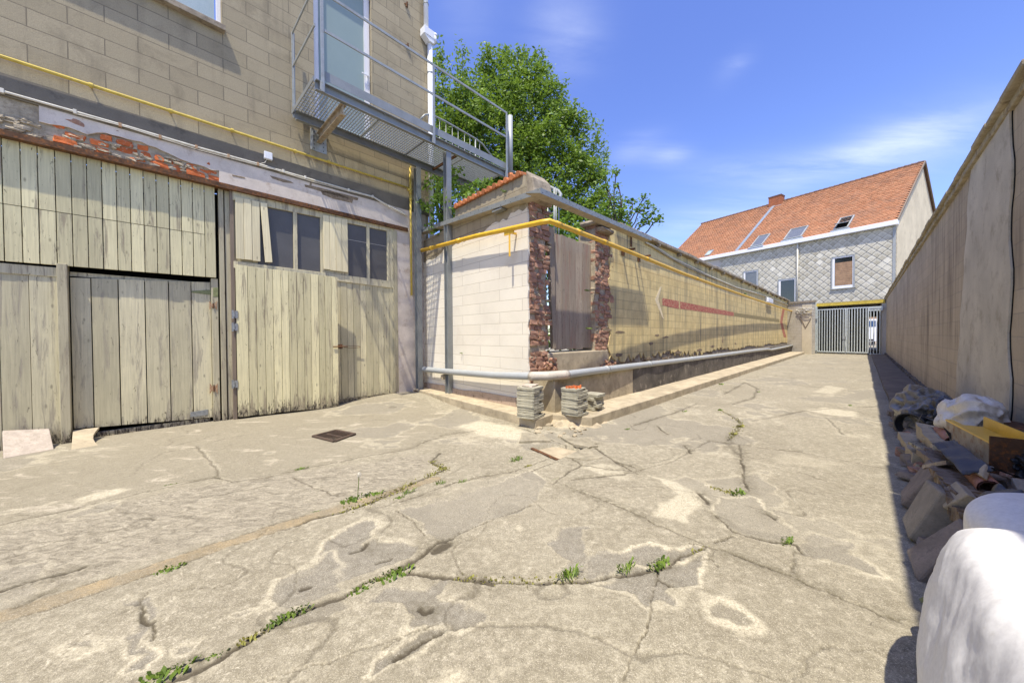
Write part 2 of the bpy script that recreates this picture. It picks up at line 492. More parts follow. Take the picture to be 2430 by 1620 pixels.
M['redpaint'] = plain('faded_red_paint', (0.46, 0.13, 0.095), 0.85, var=0.25, scale=10, dirt=(0.60, 0.42, 0.24), dirt_at=(0.49, 0.62), bump=0.2)
M['whitepaint'] = plain('faded_white_paint', (0.80, 0.68, 0.43), 0.85, var=0.15, scale=10, dirt=(0.52, 0.42, 0.22), dirt_at=(0.55, 0.66), bump=0.2)
M['olivepaint'] = plain('faded_olive_paint', (0.33, 0.27, 0.13), 0.85, var=0.2, scale=10, dirt=(0.45, 0.36, 0.18), dirt_at=(0.55, 0.7), bump=0.2)
M['cream_render'] = plain('cream_gable_render', (0.62, 0.55, 0.40), 0.9, var=0.15, scale=0.9, dirt=(0.42, 0.36, 0.25), dirt_at=(0.56, 0.75), bump=0.2)
M['houseinside'] = plain('passage_grey_wall', (0.55, 0.52, 0.47), 0.9, var=0.15, scale=1.2, bump=0.1)
M['passagewhite'] = plain('passage_white_wall', (0.70, 0.68, 0.64), 0.9, var=0.1, scale=1.5, bump=0.1)
M['passagedoor'] = plain('passage_dark_door', (0.26, 0.25, 0.23), 0.7, var=0.15, scale=2, bump=0.1)
M['streetpink'] = plain('pale_pink_render', (0.72, 0.60, 0.50), 0.9, var=0.08, scale=1)
M['street'] = plain('street_paving', (0.33, 0.31, 0.29), 0.9, var=0.2, scale=2)
M['lead'] = plain('grey_lead_flashing', (0.30, 0.35, 0.40), 0.5, metal=0.4, var=0.2, scale=6, bump=0.15)
M['ridge'] = plain('dark_ridge_tile', (0.16, 0.10, 0.075), 0.9, var=0.4, scale=8, bump=0.4, tone=0.5)
M['fascia'] = plain('white_fascia', (0.80, 0.81, 0.84), 0.5, var=0.05, scale=2)
M['vanwhite'] = plain('white_van_paint', (0.78, 0.79, 0.80), 0.3, var=0.03, scale=2, spec=0.6)
M['tyre'] = plain('black_rubber', (0.03, 0.03, 0.03), 0.8, var=0.2)
M['brown'] = plain('brown_wood_panel', (0.36, 0.23, 0.14), 0.7, var=0.3, scale=4)
M['white_window'] = plain('white_window_frame', (0.80, 0.80, 0.81), 0.4, var=0.04, scale=3, spec=0.5)
M['zinctrim'] = plain('grey_trim', (0.36, 0.38, 0.38), 0.6, metal=0.2, var=0.12, scale=5)


def glassmat(name, c, rough, spec=0.5, speck=0.0, dust=(0.3, 0.3, 0.3)):
    t = NT(name, rough)
    v = t.coord('Object')
    n = t.noise(v, 160, 3, 0.7); n2 = t.noise(v, 3, 4, 0.6)
    col = t.mix(t.ramp(n, 0.45, 0.7, 0, speck), c, dust)
    col = t.mix(t.ramp(n2, 0.4, 0.75, 0, 0.3), col, dust)
    t.color(col); t.set('Specular IOR Level', spec)
    t.bump(n, 0.15, 0.002)
    return t.m


M['wireglass'] = glassmat('dusty_wired_glass', (0.09, 0.088, 0.085), 0.38, 0.3, 0.5, (0.17, 0.165, 0.16))
M['frost'] = glassmat('frosted_door_glass', (0.25, 0.32, 0.31), 0.35, 0.25, 0.1, (0.30, 0.36, 0.35))
M['ripple'] = glassmat('rippled_window_glass', (0.30, 0.38, 0.39), 0.25, 0.6, 0.5, (0.6, 0.66, 0.66))
M['darkglass'] = glassmat('dark_house_glass', (0.02, 0.022, 0.024), 0.06, 0.9, 0.0, (0.03, 0.03, 0.03))
M['skylightglass'] = glassmat('skylight_glass', (0.12, 0.13, 0.14), 0.12, 0.8, 0.0, (0.25, 0.25, 0.25))


def slatemat():
    t = NT('diamond_slates', 0.85)
    uv = t.coord('UV'); ob = t.coord('Object'); tone = t.attr('tone')
    sp = t.n('ShaderNodeSeparateXYZ', {'Vector': uv})
    # uv on every slate: x across -1..1, y from -1 (lower tip) to 1 (upper tip); lichen keeps off the upper edges
    edge = t.math('SUBTRACT', 1.0, t.math('ADD', t.math('ABSOLUTE', sp.outputs['X']), sp.outputs['Y']))
    n = t.noise(ob, 9, 5, 0.65); big = t.noise(ob, 0.55, 3, 0.5)
    lich = t.math('MULTIPLY', t.ramp(edge, 0.05, 0.9), t.ramp(t.math('ADD', t.math('MULTIPLY', n, 0.5), big), 0.5, 0.95, 0.35, 0.95))
    base = t.mix(tone, (0.55, 0.535, 0.46), (0.66, 0.64, 0.555))
    col = t.mix(t.math('MULTIPLY', lich, t.ramp(tone, 0.0, 0.85, 0.85, 0.6)), base, (0.23, 0.205, 0.14))
    col = t.mix(t.ramp(t.noise(ob, 60, 3), 0.4, 0.7, 0, 0.2), col, (0.25, 0.23, 0.18))
    seam = t.math('ADD', t.math('ABSOLUTE', sp.outputs['X']), t.math('ABSOLUTE', sp.outputs['Y']))
    col = t.mix(t.ramp(seam, 0.93, 0.975, 0, 0.8), col, (0.12, 0.105, 0.08))
    t.color(col); t.bump(n, 0.2, 0.01)
    return t.m


def roofmat():
    t = NT('red_clay_roof', 0.85)
    ob = t.coord('Object'); f = t.attr('tone')
    n = t.noise(ob, 0.7, 5, 0.6); n2 = t.noise(ob, 14, 4, 0.6)
    col = t.mix(t.ramp(f, 0, 1, .2, .8), (0.43, 0.18, 0.09), (0.58, 0.30, 0.16))
    bigf = t.ramp(t.math('ADD', n, t.math('MULTIPLY', f, 0.22)), 0.54, 0.80, 0, 0.75)
    col = t.mix(bigf, col, (0.33, 0.18, 0.115))
    col = t.mix(t.ramp(n2, 0.45, 0.75, 0, 0.4), col, (0.24, 0.10, 0.05))
    t.color(col)
    t.bump(n2, 0.4, 0.02)
    return t.m


M['slate'] = slatemat()
M['roof'] = roofmat()


def leafmat(name, dark, lite, trans=0.35):
    t = NT(name, 0.5)
    tone = t.attr('tone')
    col = t.mix(tone, dark, lite)
    t.color(col)
    t.set('Specular IOR Level', 0.35)
    tr = t.n('ShaderNodeBsdfTranslucent', {'Color': t.mix(0.5, col, lite)})
    mx = t.n('ShaderNodeMixShader', {0: trans, 1: t.b.outputs[0], 2: tr.outputs[0]})
    out = [q for q in t.t.nodes if q.type == 'OUTPUT_MATERIAL'][0]
    t.t.links.new(mx.outputs[0], out.inputs['Surface'])
    return t.m


M['leaf'] = leafmat('ash_leaves', (0.032, 0.08, 0.011), (0.25, 0.375, 0.045))
M['leafivy'] = leafmat('ivy_leaves', (0.055, 0.12, 0.015), (0.24, 0.38, 0.055))
M['weed'] = leafmat('weed_leaves', (0.07, 0.13, 0.02), (0.22, 0.32, 0.05))
M['moss'] = leafmat('dry_moss', (0.16, 0.14, 0.03), (0.30, 0.30, 0.07), 0.1)
M['bark'] = plain('bark', (0.10, 0.085, 0.065), 0.95, var=0.4, scale=8, bump=0.8)


def groundmat():
    t = NT('cracked_concrete', 0.92)
    ob = t.coord('Object')
    a = t.n('ShaderNodeAttribute', attribute_name='wear')
    sp = t.n('ShaderNodeSeparateColor', {'Color': a.outputs['Color']})
    crack, patch, rim = sp.outputs[0], sp.outputs[1], sp.outputs[2]
    a2 = t.n('ShaderNodeAttribute', attribute_name='wear2')
    sp2 = t.n('ShaderNodeSeparateColor', {'Color': a2.outputs['Color']})
    band, flake, smooth = sp2.outputs[0], sp2.outputs[1], sp2.outputs[2]
    g = t.noise(ob, 95, 4, 0.75); g2 = t.noise(ob, 240, 2, 0.6); m = t.noise(ob, 6, 6, 0.65); big = t.noise(ob, 0.8, 5, 0.6)
    col = t.mix(t.ramp(big, 0.3, 0.7), (0.25, 0.225, 0.162), (0.375, 0.342, 0.252))
    col = t.mix(t.ramp(m, 0.42, 0.72, 0, 0.6), col, (0.20, 0.175, 0.118))
    mid = t.noise(ob, 22, 5, 0.7)
    col = t.mix(t.ramp(mid, 0.45, 0.7, 0, 0.6), col, (0.17, 0.148, 0.10))
    col = t.mix(t.ramp(mid, 0.50, 0.32, 0, 0.45), col, (0.50, 0.455, 0.345))
    st2 = t.noise(ob, 1.9, 6, 0.7, 0.5)
    col = t.mix(t.ramp(st2, 0.52, 0.72, 0, 0.45), col, (0.16, 0.14, 0.095))
    fleck = t.noise(ob, 14, 7, 0.8, 0.8)
    col = t.mix(t.ramp(fleck, 0.585, 0.65, 0, 0.75), col, (0.54, 0.495, 0.38))
    col = t.mix(t.ramp(fleck, 0.39, 0.33, 0, 0.7), col, (0.11, 0.095, 0.068))
    col = t.mix(t.math('MULTIPLY', smooth, 0.55), col, (0.23, 0.205, 0.145))
    # pale scuffs, long and thin on the smooth screed by the gates
    sc = t.noise(t.n('ShaderNodeMapping', {'Vector': ob, 'Rotation': (0, 0, -0.75), 'Scale': (1.1, 3.2, 1)}).outputs[0], 1.6, 7, 0.7, 0.6)
    col = t.mix(t.math('MULTIPLY', t.ramp(sc, 0.57, 0.66, 0, 0.5), t.math('ADD', 0.25, smooth)), col, (0.56, 0.50, 0.39))
    # flaking zone: pale and grey layers torn along the alley direction
    fl = t.noise(t.n('ShaderNodeMapping', {'Vector': ob, 'Rotation': (0, 0, -0.6), 'Scale': (3.5, 8.0, 1)}).outputs[0], 2.2, 9, 0.82, 1.2)
    fc = t.mix(t.ramp(fl, 0.40, 0.60), (0.135, 0.118, 0.085), (0.43, 0.388, 0.295))
    col = t.mix(t.math('MULTIPLY', flake, 0.85), col, fc)
    pc = t.mix(t.ramp(mid, 0.35, 0.65), (0.145, 0.132, 0.105), (0.275, 0.257, 0.21))
    col = t.mix(t.math('MULTIPLY', patch, t.ramp(fleck, 0.35, 0.6, 0.95, 0.75)), col, pc)
    col = t.mix(t.math('MULTIPLY', rim, t.ramp(fleck, 0.35, 0.55, 0.45, 1.0)), col, (0.55, 0.50, 0.37))
    bc = t.mix(t.ramp(m, 0.35, 0.6), (0.36, 0.268, 0.14), (0.25, 0.205, 0.13))
    col = t.mix(t.math('MULTIPLY', band, 0.85), col, bc)
    col = t.mix(t.ramp(g, 0.42, 0.66, 0, 0.65), col, (0.13, 0.112, 0.08))
    col = t.mix(t.ramp(g2, 0.56, 0.68, 0, 0.5), col, (0.70, 0.64, 0.52))
    col = t.mix(t.math('MULTIPLY', a.outputs['Alpha'], t.ramp(fleck, 0.38, 0.56, 0.75, 0.15)), col, (0.11, 0.095, 0.062))
    col = t.mix(t.math('MULTIPLY', crack, 0.96), col, (0.05, 0.04, 0.025))
    t.color(col)
    h = t.math('ADD', t.math('MULTIPLY', g, 0.6), t.math('MULTIPLY', m, 0.8))
    h = t.math('ADD', h, t.math('MULTIPLY', t.math('MULTIPLY', fl, flake), 1.6))
    t.bump(h, 0.6, 0.007)
    return t.m


M['ground'] = groundmat()
# ------------------------------------------------------------------ the concrete yard: traced cracks and patches
cr = [  # polylines in survey pixels, half width in metres
    ([(398, 1620), (486, 1581), (579, 1524), (672, 1472), (765, 1431), (837, 1400), (899, 1372), (961, 1343), (1007, 1312), (1044, 1286), (1075, 1276)], .014),
    ([(969, 1360), (1079, 1372), (1138, 1377), (1226, 1379), (1306, 1377), (1382, 1375), (1500, 1362), (1584, 1338), (1624, 1318), (1679, 1298)], .010),
    ([(1340, 1150), (1405, 1178), (1485, 1208), (1564, 1248), (1624, 1273), (1679, 1298), (1748, 1318), (1848, 1357), (1947, 1397), (2047, 1437), (2146, 1477)], .007),
    ([(1698, 1288), (1738, 1273)], .006), ([(1679, 1298), (1640, 1290)], .008),
    ([(1778, 1168), (1768, 1133), (1761, 1089), (1753, 1054)], .010),
    ([(1684, 1044), (1748, 1051), (1828, 1064), (1898, 1071), (1972, 1084), (2047, 1099), (2096, 1109)], .007),
    ([(1728, 1044), (1743, 1029), (1758, 1004), (1743, 989), (1708, 972)], .012),
    ([(1783, 997), (1848, 987), (1912, 974), (1987, 967), (2082, 964)], .010),
    ([(1529, 1114), (1599, 1094), (1649, 1064), (1684, 1044)], .006),
    ([(1400, 1133), (1475, 1128), (1529, 1114)], .008),
    ([(1352, 1074), (1400, 1054), (1430, 1074), (1465, 1099), (1514, 1126)], .010),
    ([(1698, 1223), (1738, 1258), (1778, 1273), (1838, 1285), (1888, 1293), (1907, 1313)], .010),
    ([(1549, 1427), (1529, 1502), (1504, 1561), (1475, 1616)], .003),
    ([(1560, 1350), (1555, 1390), (1549, 1427)], .004),
    ([(1718, 935), (1768, 907), (1798, 922), (1788, 944), (1738, 959)], .012),
    ([(1500, 1009), (1599, 979), (1654, 957)], .010),
    ([(0, 1247), (74, 1229), (185, 1204), (314, 1175), (407, 1154), (507, 1132), (555, 1141), (629, 1132), (703, 1116), (800, 1095), (877, 1080), (974, 1065), (1011, 1046), (1058, 1031), (1121, 1023)], .008),
    ([(466, 1058), (492, 1084), (518, 1114), (518, 1129)], .004),
    ([(700, 1132), (742, 1153), (801, 1176)], .006),
    ([(1045, 1073), (1024, 1094), (1058, 1111), (1020, 1128), (974, 1149), (910, 1179), (860, 1200), (805, 1217), (742, 1233), (700, 1250)], .013),
    ([(952, 1191), (1079, 1145), (1154, 1128), (1226, 1116), (1310, 1086), (1352, 1074)], .007),
    ([(1260, 1116), (1310, 1100)], .006), ([(1348, 1141), (1428, 1130), (1483, 1128)], .007),
    ([(1348, 1082), (1382, 1103), (1424, 1111), (1500, 1118)], .008), ([(1411, 1061), (1457, 1094), (1505, 1110)], .009),
    ([(1310, 1150), (1350, 1120), (1382, 1103)], .008), ([(1250, 1020), (1300, 1040), (1360, 1062), (1420, 1052)], .012),
    ([(1049, 1288), (1145, 1240), (1260, 1196)], .005), ([(944, 1212), (990, 1240), (1010, 1270)], .006),
    ([(352, 1400), (330, 1430), (360, 1480)], .006), ([(1900, 1120), (1960, 1140)], .003),
    ([(1560, 1010), (1585, 1030)], .012), ([(1625, 1055), (1640, 1075)], .012),
    ([(1650, 1330), (1690, 1325), (1700, 1345)], .004), ([(1885, 1310), (1880, 1360)], .003),
    ([(1500, 930), (1560, 945), (1620, 940)], .006), ([(1880, 912), (1960, 920)], .004), ([(1830, 880), (1900, 890)], .004),
    ([(2000, 1030), (1960, 990)], .002), ([(600, 1620), (800, 1560), (980, 1500)], .002), ([(0, 1330), (150, 1280), (300, 1250)], .006),
    ([(560, 1290), (650, 1270), (760, 1225)], .006),
    ([(1030, 1308), (1048, 1299), (1064, 1291)], .026), ([(843, 1309), (862, 1302), (877, 1289)], .022), ([(898, 1334), (915, 1329), (930, 1324)], .016), ([(1000, 1438), (1014, 1446), (1026, 1440)], .014),
    ([(940, 1562), (975, 1540), (1005, 1515), (1048, 1496)], .012), ([(348, 1445), (358, 1462), (364, 1478), (372, 1498), (368, 1515)], .005), ([(1140, 1377), (1170, 1380)], .02), ([(715, 1397), (735, 1392)], .012), ([(1660, 1170), (1680, 1195)], .014), ([(1815, 1215), (1838, 1228)], .012), ([(1565, 1376), (1600, 1390)], .01), ([(480, 1180), (560, 1165), (640, 1150)], .004), ([(200, 1300), (320, 1268), (420, 1240)], .006), ([(0, 1400), (110, 1370), (200, 1345)], .014), ([(40, 1440), (120, 1405)], .008), ([(905, 1540), (975, 1495), (1040, 1480)], .003),
]


def z8(L): return [(700 + x / 2.376, 960 + y / 2.376) for x, y in L]
def z9(L): return [(1400 + x / 2.01, 840 + y / 2.01) for x, y in L]
def z7(L): return [(x / 2.704, 1040 + y / 2.704) for x, y in L]


pa = [  # worn patches: polygon, grey depth, pale rim width (m)
    (z8([(150, 850), (200, 760), (290, 700), (380, 655), (465, 680), (450, 760), (560, 770), (690, 790), (680, 830), (560, 890), (440, 950), (240, 990), (0, 1080), (-60, 1040), (100, 920)]), 1, .05),
    (z8([(400, 1100), (480, 1040), (620, 1010), (860, 980), (900, 1000), (810, 1070), (850, 1110), (1050, 1125), (1040, 1190), (900, 1280), (840, 1290), (640, 1220), (560, 1130)]), 1, .04),
    (z8([(440, 1480), (470, 1410), (620, 1330), (760, 1270), (850, 1270), (800, 1310), (650, 1420), (520, 1480)]), 1, .03),
    (z8([(1410, 800), (1490, 700), (1640, 685), (1700, 700), (1660, 760), (1600, 820), (1640, 840), (1740, 810), (1900, 820), (1960, 900), (1900, 960), (1620, 985), (1520, 920), (1570, 850)]), 1, .03),
    (z9([(0, 960), (150, 930), (400, 900), (540, 930), (450, 970), (300, 1010), (0, 1060)]), 1, .03),
    (z9([(20, 1100), (160, 1040), (330, 1020), (540, 960), (550, 1000), (520, 1080), (420, 1170), (300, 1180), (180, 1120)]), 1, .035),
    (z9([(610, 740), (640, 680), (760, 680), (890, 760), (960, 840), (960, 900), (780, 870), (680, 820)]), .6, .05),
    (z9([(1000, 900), (1080, 850), (1250, 890), (1240, 940), (1340, 990), (1430, 1060), (1200, 1000), (1010, 960)]), .7, .05),
    (z9([(570, 1190), (640, 1170), (800, 1280), (720, 1310), (600, 1250)]), .3, .06),
    (z9([(310, 590), (440, 620), (570, 680), (480, 740), (440, 800), (310, 770), (380, 700), (440, 670)]), -.9, .03),
    (z7([(860, 990), (960, 1010), (1000, 1100), (1010, 1240), (1050, 1400), (1000, 1500), (900, 1480), (980, 1350), (910, 1250), (920, 1140), (870, 1060)]), 1, .03),
    (z7([(450, 1330), (560, 1270), (700, 1250), (760, 1280), (620, 1330)]), .5, .05),
    (z7([(1160, 1330), (1250, 1270), (1370, 1220), (1330, 1280), (1200, 1350)]), .6, .03),
    (z7([(1530, 1130), (1640, 1080), (1690, 1080), (1600, 1130)]), .8, .02),
    (z7([(1750, 1080), (1840, 1050), (2163, 1000), (2300, 1020), (2100, 1120), (1760, 1200)]), .6, .04),
    (z7([(1760, 1040), (1850, 900), (2000, 800), (2163, 720), (2163, 960), (1900, 1050)]), .8, .04),
    (z8([(590, 600), (830, 780), (1330, 560), (1440, 430), (1330, 370), (900, 520)]), .75, .015),
    (z8([(860, 1500), (900, 1490), (980, 1510), (1000, 1568), (870, 1568)]), -.9, .04),
    (z8([(1155, 1500), (1180, 1490), (1205, 1505), (1180, 1525)]), -.9, .03),
    (z8([(1265, 680), (1290, 665), (1315, 685), (1290, 700)]), -.7, .03),
    (z9([(1020, 265), (1130, 255), (1270, 275), (1280, 300), (1150, 290)]), -.9, .06),
    (z9([(1070, 180), (1140, 150), (1220, 165), (1150, 190)]), -.7, .05),
    (z9([(890, 480), (1000, 475), (1150, 510), (1100, 540), (930, 520)]), -.35, .08),
    ([(1085, 1012), (1130, 1000), (1200, 1010), (1245, 1025), (1235, 1045), (1160, 1035)], -1.0, .12),
    (z8([(920, 130), (1000, 110), (1290, 150), (1250, 175), (1000, 150)]), -.8, .1),
    (z8([(1640, 350), (1740, 330), (1900, 390), (1901, 430), (1720, 400)]), -.7, .06),
    (z7([(620, 350), (700, 325), (840, 320), (690, 370), (560, 405), (510, 390)]), -.9, .05),
]
bandline = [(0, 1462), (124, 1426), (283, 1374), (444, 1322), (579, 1276), (724, 1233), (827, 1199), (930, 1167), (1030, 1135)]
flakepoly = [(-300, 1330), (0, 1255), (314, 1182), (507, 1140), (800, 1102), (1000, 1072), (1050, 1075), (1020, 1125), (860, 1185), (640, 1250), (300, 1355), (0, 1440), (-300, 1520)]
smoothpoly = [(-500, 1390), (0, 1247), (185, 1204), (407, 1154), (507, 1132), (555, 1141), (703, 1116), (877, 1080), (974, 1065), (1058, 1031), (1121, 1023), (1020, 960), (900, 930), (100, 1040), (-500, 1180)]


def hsh(ix, iy, seed):
    h = (ix.astype(np.int64) * 374761393 + iy.astype(np.int64) * 668265263 + seed * 1442695041) & 0x7fffffff
    h = ((h ^ (h >> 13)) * 1274126177) & 0x7fffffff
    return ((h ^ (h >> 16)) & 0xffff) / 65535.0


def vnoise(x, y, seed=0):
    ix, iy = np.floor(x), np.floor(y)
    fx, fy = x - ix, y - iy
    fx, fy = fx * fx * (3 - 2 * fx), fy * fy * (3 - 2 * fy)
    a, b = hsh(ix, iy, seed), hsh(ix + 1, iy, seed)
    c, d = hsh(ix, iy + 1, seed), hsh(ix + 1, iy + 1, seed)
    return (a * (1 - fx) + b * fx) * (1 - fy) + (c * (1 - fx) + d * fx) * fy


def fbm(x, y, seed=0, octv=4):
    s = np.zeros_like(x); amp = 0.5
    for k in range(octv):
        s += amp * vnoise(x, y, seed + k * 17); x, y, amp = x * 2.03, y * 2.03, amp * 0.55
    return s


def segdist(px, py, L):
    d = np.full(px.shape, 9.0)
    for (ax, ay), (bx, by) in zip(L[:-1], L[1:]):
        m = np.nonzero((px > min(ax, bx) - .4) & (px < max(ax, bx) + .4) & (py > min(ay, by) - .4) & (py < max(ay, by) + .4))[0]
        if not len(m): continue
        dx, dy = bx - ax, by - ay
        t = np.clip(((px[m] - ax) * dx + (py[m] - ay) * dy) / (dx * dx + dy * dy + 1e-9), 0, 1)
        d[m] = np.minimum(d[m], np.hypot(px[m] - ax - t * dx, py[m] - ay - t * dy))
    return d


def inside(px, py, L):
    r = np.zeros(px.shape, bool)
    for (ax, ay), (bx, by) in zip(L, L[1:] + L[:1]):
        c = ((ay > py) != (by > py)) & (px < (bx - ax) * (py - ay) / (by - ay + 1e-12) + ax)
        r ^= c
    return r


def sm(x, a, b):
    t = np.clip((x - a) / (b - a), 0, 1)
    return t * t * (3 - 2 * t)


def gxy(L): return [tuple(gz(x, y)[:2]) for x, y in L]


PIT = [gz(*q) for q in ((1254, 1062), (1300, 1052), (1392, 1062), (1372, 1072), (1318, 1092))]
PITC = gz(1316, 1071)


def ground_z(x, y):
    dj = np.hypot(x - J.x, y - J.y)
    return 0.09 * (1 - sm(dj, 0.4, 2.2))


def build_ground():
    na, nr = 900, 860
    ang = np.radians(np.linspace(-86, 86, na))
    rad = np.geomspace(0.9, 60.0, nr)
    A, R = np.meshgrid(ang, rad)
    X, Y = (np.sin(A) * R).ravel(), (np.cos(A) * R).ravel()
    jx = X + (fbm(X * 9, Y * 9, 3) - .47) * .05 + (fbm(X * 45, Y * 45, 13, 3) - .43) * .018
    jy = Y + (fbm(X * 9, Y * 9, 5) - .47) * .05 + (fbm(X * 45, Y * 45, 19, 3) - .43) * .018
    near = R.ravel() < 16
    crack = np.zeros(X.shape); patch = np.zeros(X.shape); rim = np.zeros(X.shape)
    dirt = np.zeros(X.shape)
    wvar = 0.45 + 1.1 * vnoise(X * 5, Y * 5, 41)
    px = R.ravel() / 180.0
    for L, w in cr:
        d = segdist(jx, jy, gxy(L))
        ww = np.maximum(w * wvar * 1.1, px * 0.45)
        crack = np.maximum(crack, (1 - sm(d, ww * .5, ww * 1.25)) * np.clip(w * wvar / ww, .6, 1))
        rim = np.maximum(rim, 0.35 * (1 - sm(d, ww, ww * 4)) * (vnoise(X * 3, Y * 3, 9) > .45))
        if w > .0065: dirt = np.maximum(dirt, (1 - sm(d, 0, .05 + w * 6)) * sm(vnoise(X * 2.6, Y * 2.6, 63), .3, .65))
    # fine hairline cracks all over
    h = np.abs(fbm(jx * .9, jy * .9, 77, 3) - .44) * 1.6
    hair = (1 - sm(h, .0015, .0045 + px * .12)) * sm(vnoise(X * .45, Y * .45, 8), .42, .6)
    crack = np.maximum(crack, hair * .4)
    jx2 = X + (fbm(X * 6, Y * 6, 23, 5) - .47) * .17; jy2 = Y + (fbm(X * 6, Y * 6, 29, 5) - .47) * .17
    for L, dep, rw in pa:
        G = gxy(L)
        d = segdist(jx2, jy2, G + G[:1])
        ins = inside(jx2, jy2, G)
        sd = np.where(ins, d, -d)
        body = sm(sd, -.004, .014)
        if dep > 0:
            patch = np.maximum(patch, body * dep)
            rim = np.maximum(rim, (1 - sm(-sd, rw * .35, rw * 1.1)) * (1 - body) * (sd > -rw * 1.2) * (.25 + .75 * sm(vnoise(X * 2.3, Y * 2.3, 101), .3, .7)))
            rim *= (1 - body * .9)
        else:
            rim = np.maximum(rim, sm(sd, -rw, rw * .6) * -dep)
    # random smaller worn spots further up the alley and in the yard
    pn = fbm(X * 1.1, Y * 1.1, 51, 5)
    ps = sm(pn, .60, .63) * sm(R.ravel(), 2, 4)
    patch = np.maximum(patch, ps * .55); rim = np.maximum(rim, sm(pn, .572, .60) * (1 - ps) * .5 * sm(R.ravel(), 2, 4))
    bl = gxy(bandline)
    d = segdist(jx, jy, bl)
    band = 1 - sm(d, .05, .065)
    crack = np.maximum(crack, (1 - sm(np.abs(d - .06), .002, .007)) * .6 * (vnoise(X * 4, Y * 4, 61) > .35))
    fl = gxy(flakepoly)
    flake = sm(np.where(inside(jx2, jy2, fl), segdist(jx2, jy2, fl + fl[:1]), 0), 0, .12)
    smo = np.where(inside(jx, jy, gxy(smoothpoly)), 1.0, 0.0)
    Z = ground_z(X, Y) + (fbm(X * .8, Y * .8, 91) - .47) * .02 * near
    Z += -0.014 * crack * near - 0.006 * np.clip(patch, 0, 1) * near + 0.002 * rim * near
    Z += flake * (fbm(X * 14, Y * 22, 33, 3) - .45) * .014
    pit = inside(X, Y, [tuple(p[:2]) for p in PIT])
    Z = np.where(pit, Z - .07, Z)
    me = bpy.data.meshes.new('concrete_yard')
    V = np.stack([X, Y, Z], 1)
    i = np.arange(nr - 1)[:, None] * na + np.arange(na - 1)[None, :]
    Fq = np.stack([i, i + na, i + na + 1, i + 1], -1).reshape(-1, 4)
    # counter-clockwise seen from above
    Fq = Fq[:, ::-1]
    me.vertices.add(len(V)); me.vertices.foreach_set('co', V.ravel())
    me.loops.add(Fq.size); me.loops.foreach_set('vertex_index', Fq.ravel().astype(np.int32))
    me.polygons.add(len(Fq)); me.polygons.foreach_set('loop_start', np.arange(len(Fq), dtype=np.int32) * 4)
    me.update(calc_edges=True)
    me.polygons.foreach_set('use_smooth', [True] * len(Fq))
    dirt = np.maximum(dirt, (1 - sm(segdist(jx, jy, gxy(bandline)), .03, .16)) * .7 * sm(vnoise(X * 2, Y * 2, 71), .35, .7))
    for nm, ch in (('wear', (crack, np.clip(patch, 0, 1), np.clip(rim, 0, 1), dirt)), ('wear2', (band, flake, smo, np.ones_like(smo)))):
        at = me.color_attributes.new(nm, 'FLOAT_COLOR', 'POINT')
        at.data.foreach_set('color', np.stack(ch, 1).astype(np.float32).ravel())
    me.materials.append(M['ground'])
    ob = bpy.data.objects.new('concrete_yard', me); COL.objects.link(ob)
    tag(ob, 'cracked beige concrete yard running down the alley to the gate', None, kind='structure')


build_ground()
g = MB(); g.face([(-400, -400, -.16), (400, -400, -.16), (400, 400, -.16), (-400, 400, -.16)])
tag(g.build('ground', M['street']), 'flat ground around the yard', None, kind='structure')

# left kerb ledge along the two walls, broken open at the corner
KL = -2.82
kb = MB()
frz = Frame((0, 0, 0), (1, 0, 0), (0, 1, 0), (0, 0, 1))


def xy(p): return (p.x, p.y)


w0, w1 = FW.P(0.05, 0, .30), FW.P(0.05, 0, -.2)
kc = gz(1271, 1019)
kb.solid(frz, [xy(w0), xy(kc), xy(kc + dA * .55 - nA * .05), xy(FA.P(.5, 0, -.1)), xy(FW.P(LW, 0, -.1)), xy(w1)], -.1, .145)
k1 = gz(1405, 1012)
aa = FA.at(1405, 1012, (k1 - C).dot(nA))[0]
oa = (k1 - C).dot(nA)
L = [xy(FA.P(aa, 0, oa))]
for i in range(14):
    L.append(xy(FA.P(lerp(aa + 1, 26.8, i / 13), 0, oa + random.uniform(-.012, .012))))
L += [xy(FA.P(26.8, 0, -.1)), xy(FA.P(.45, 0, -.1)), xy(FA.P(.45, 0, .22)), xy(FA.P(aa - .35, 0, .3))]
kb.solid(frz, L, -.1, .14)
tag(kb.build('kerb_ledge', M['ledge'], bevel=.012), 'raised concrete kerb ledge along the white and yellow walls', None, kind='structure')
def mound():
    from mathutils import noise
    c0 = lerp(gz(1335, 1000), FA.P(.9, 0, .5), .25)
    vs, fs = [], []
    n = 40
    for i in range(n + 1):
        for k in range(n + 1):
            u, v = i / n * 2 - 1, k / n * 2 - 1
            p = c0 + dA * u * .62 + nA * v * .62
            r = math.hypot(u, v)
            h = .15 * (1 - sm(np.array(r), .25, .95)) * (1 - .55 * max(0, v)) + .05 * noise.noise(p * 4) * (r < .95) + .035 * noise.noise(p * 13) * (r < .9) + .02 * abs(noise.noise(p * 30)) * (r < .9)
            vs.append((p.x, p.y, float(h) - .012)); 
    for i in range(n):
        for k in range(n):
            a = i * (n + 1) + k; fs.append((a, a + n + 1, a + n + 2, a + 1))
    me = bpy.data.meshes.new('rubble'); me.from_pydata(vs, [], fs); me.attributes.new('tone', 'FLOAT', 'FACE')
    me.materials.append(M['ledge']); o = bpy.data.objects.new('rubble', me); COL.objects.link(o)
    tag(o, 'crumbled concrete slope where the kerb corner has broken away', kind='stuff')


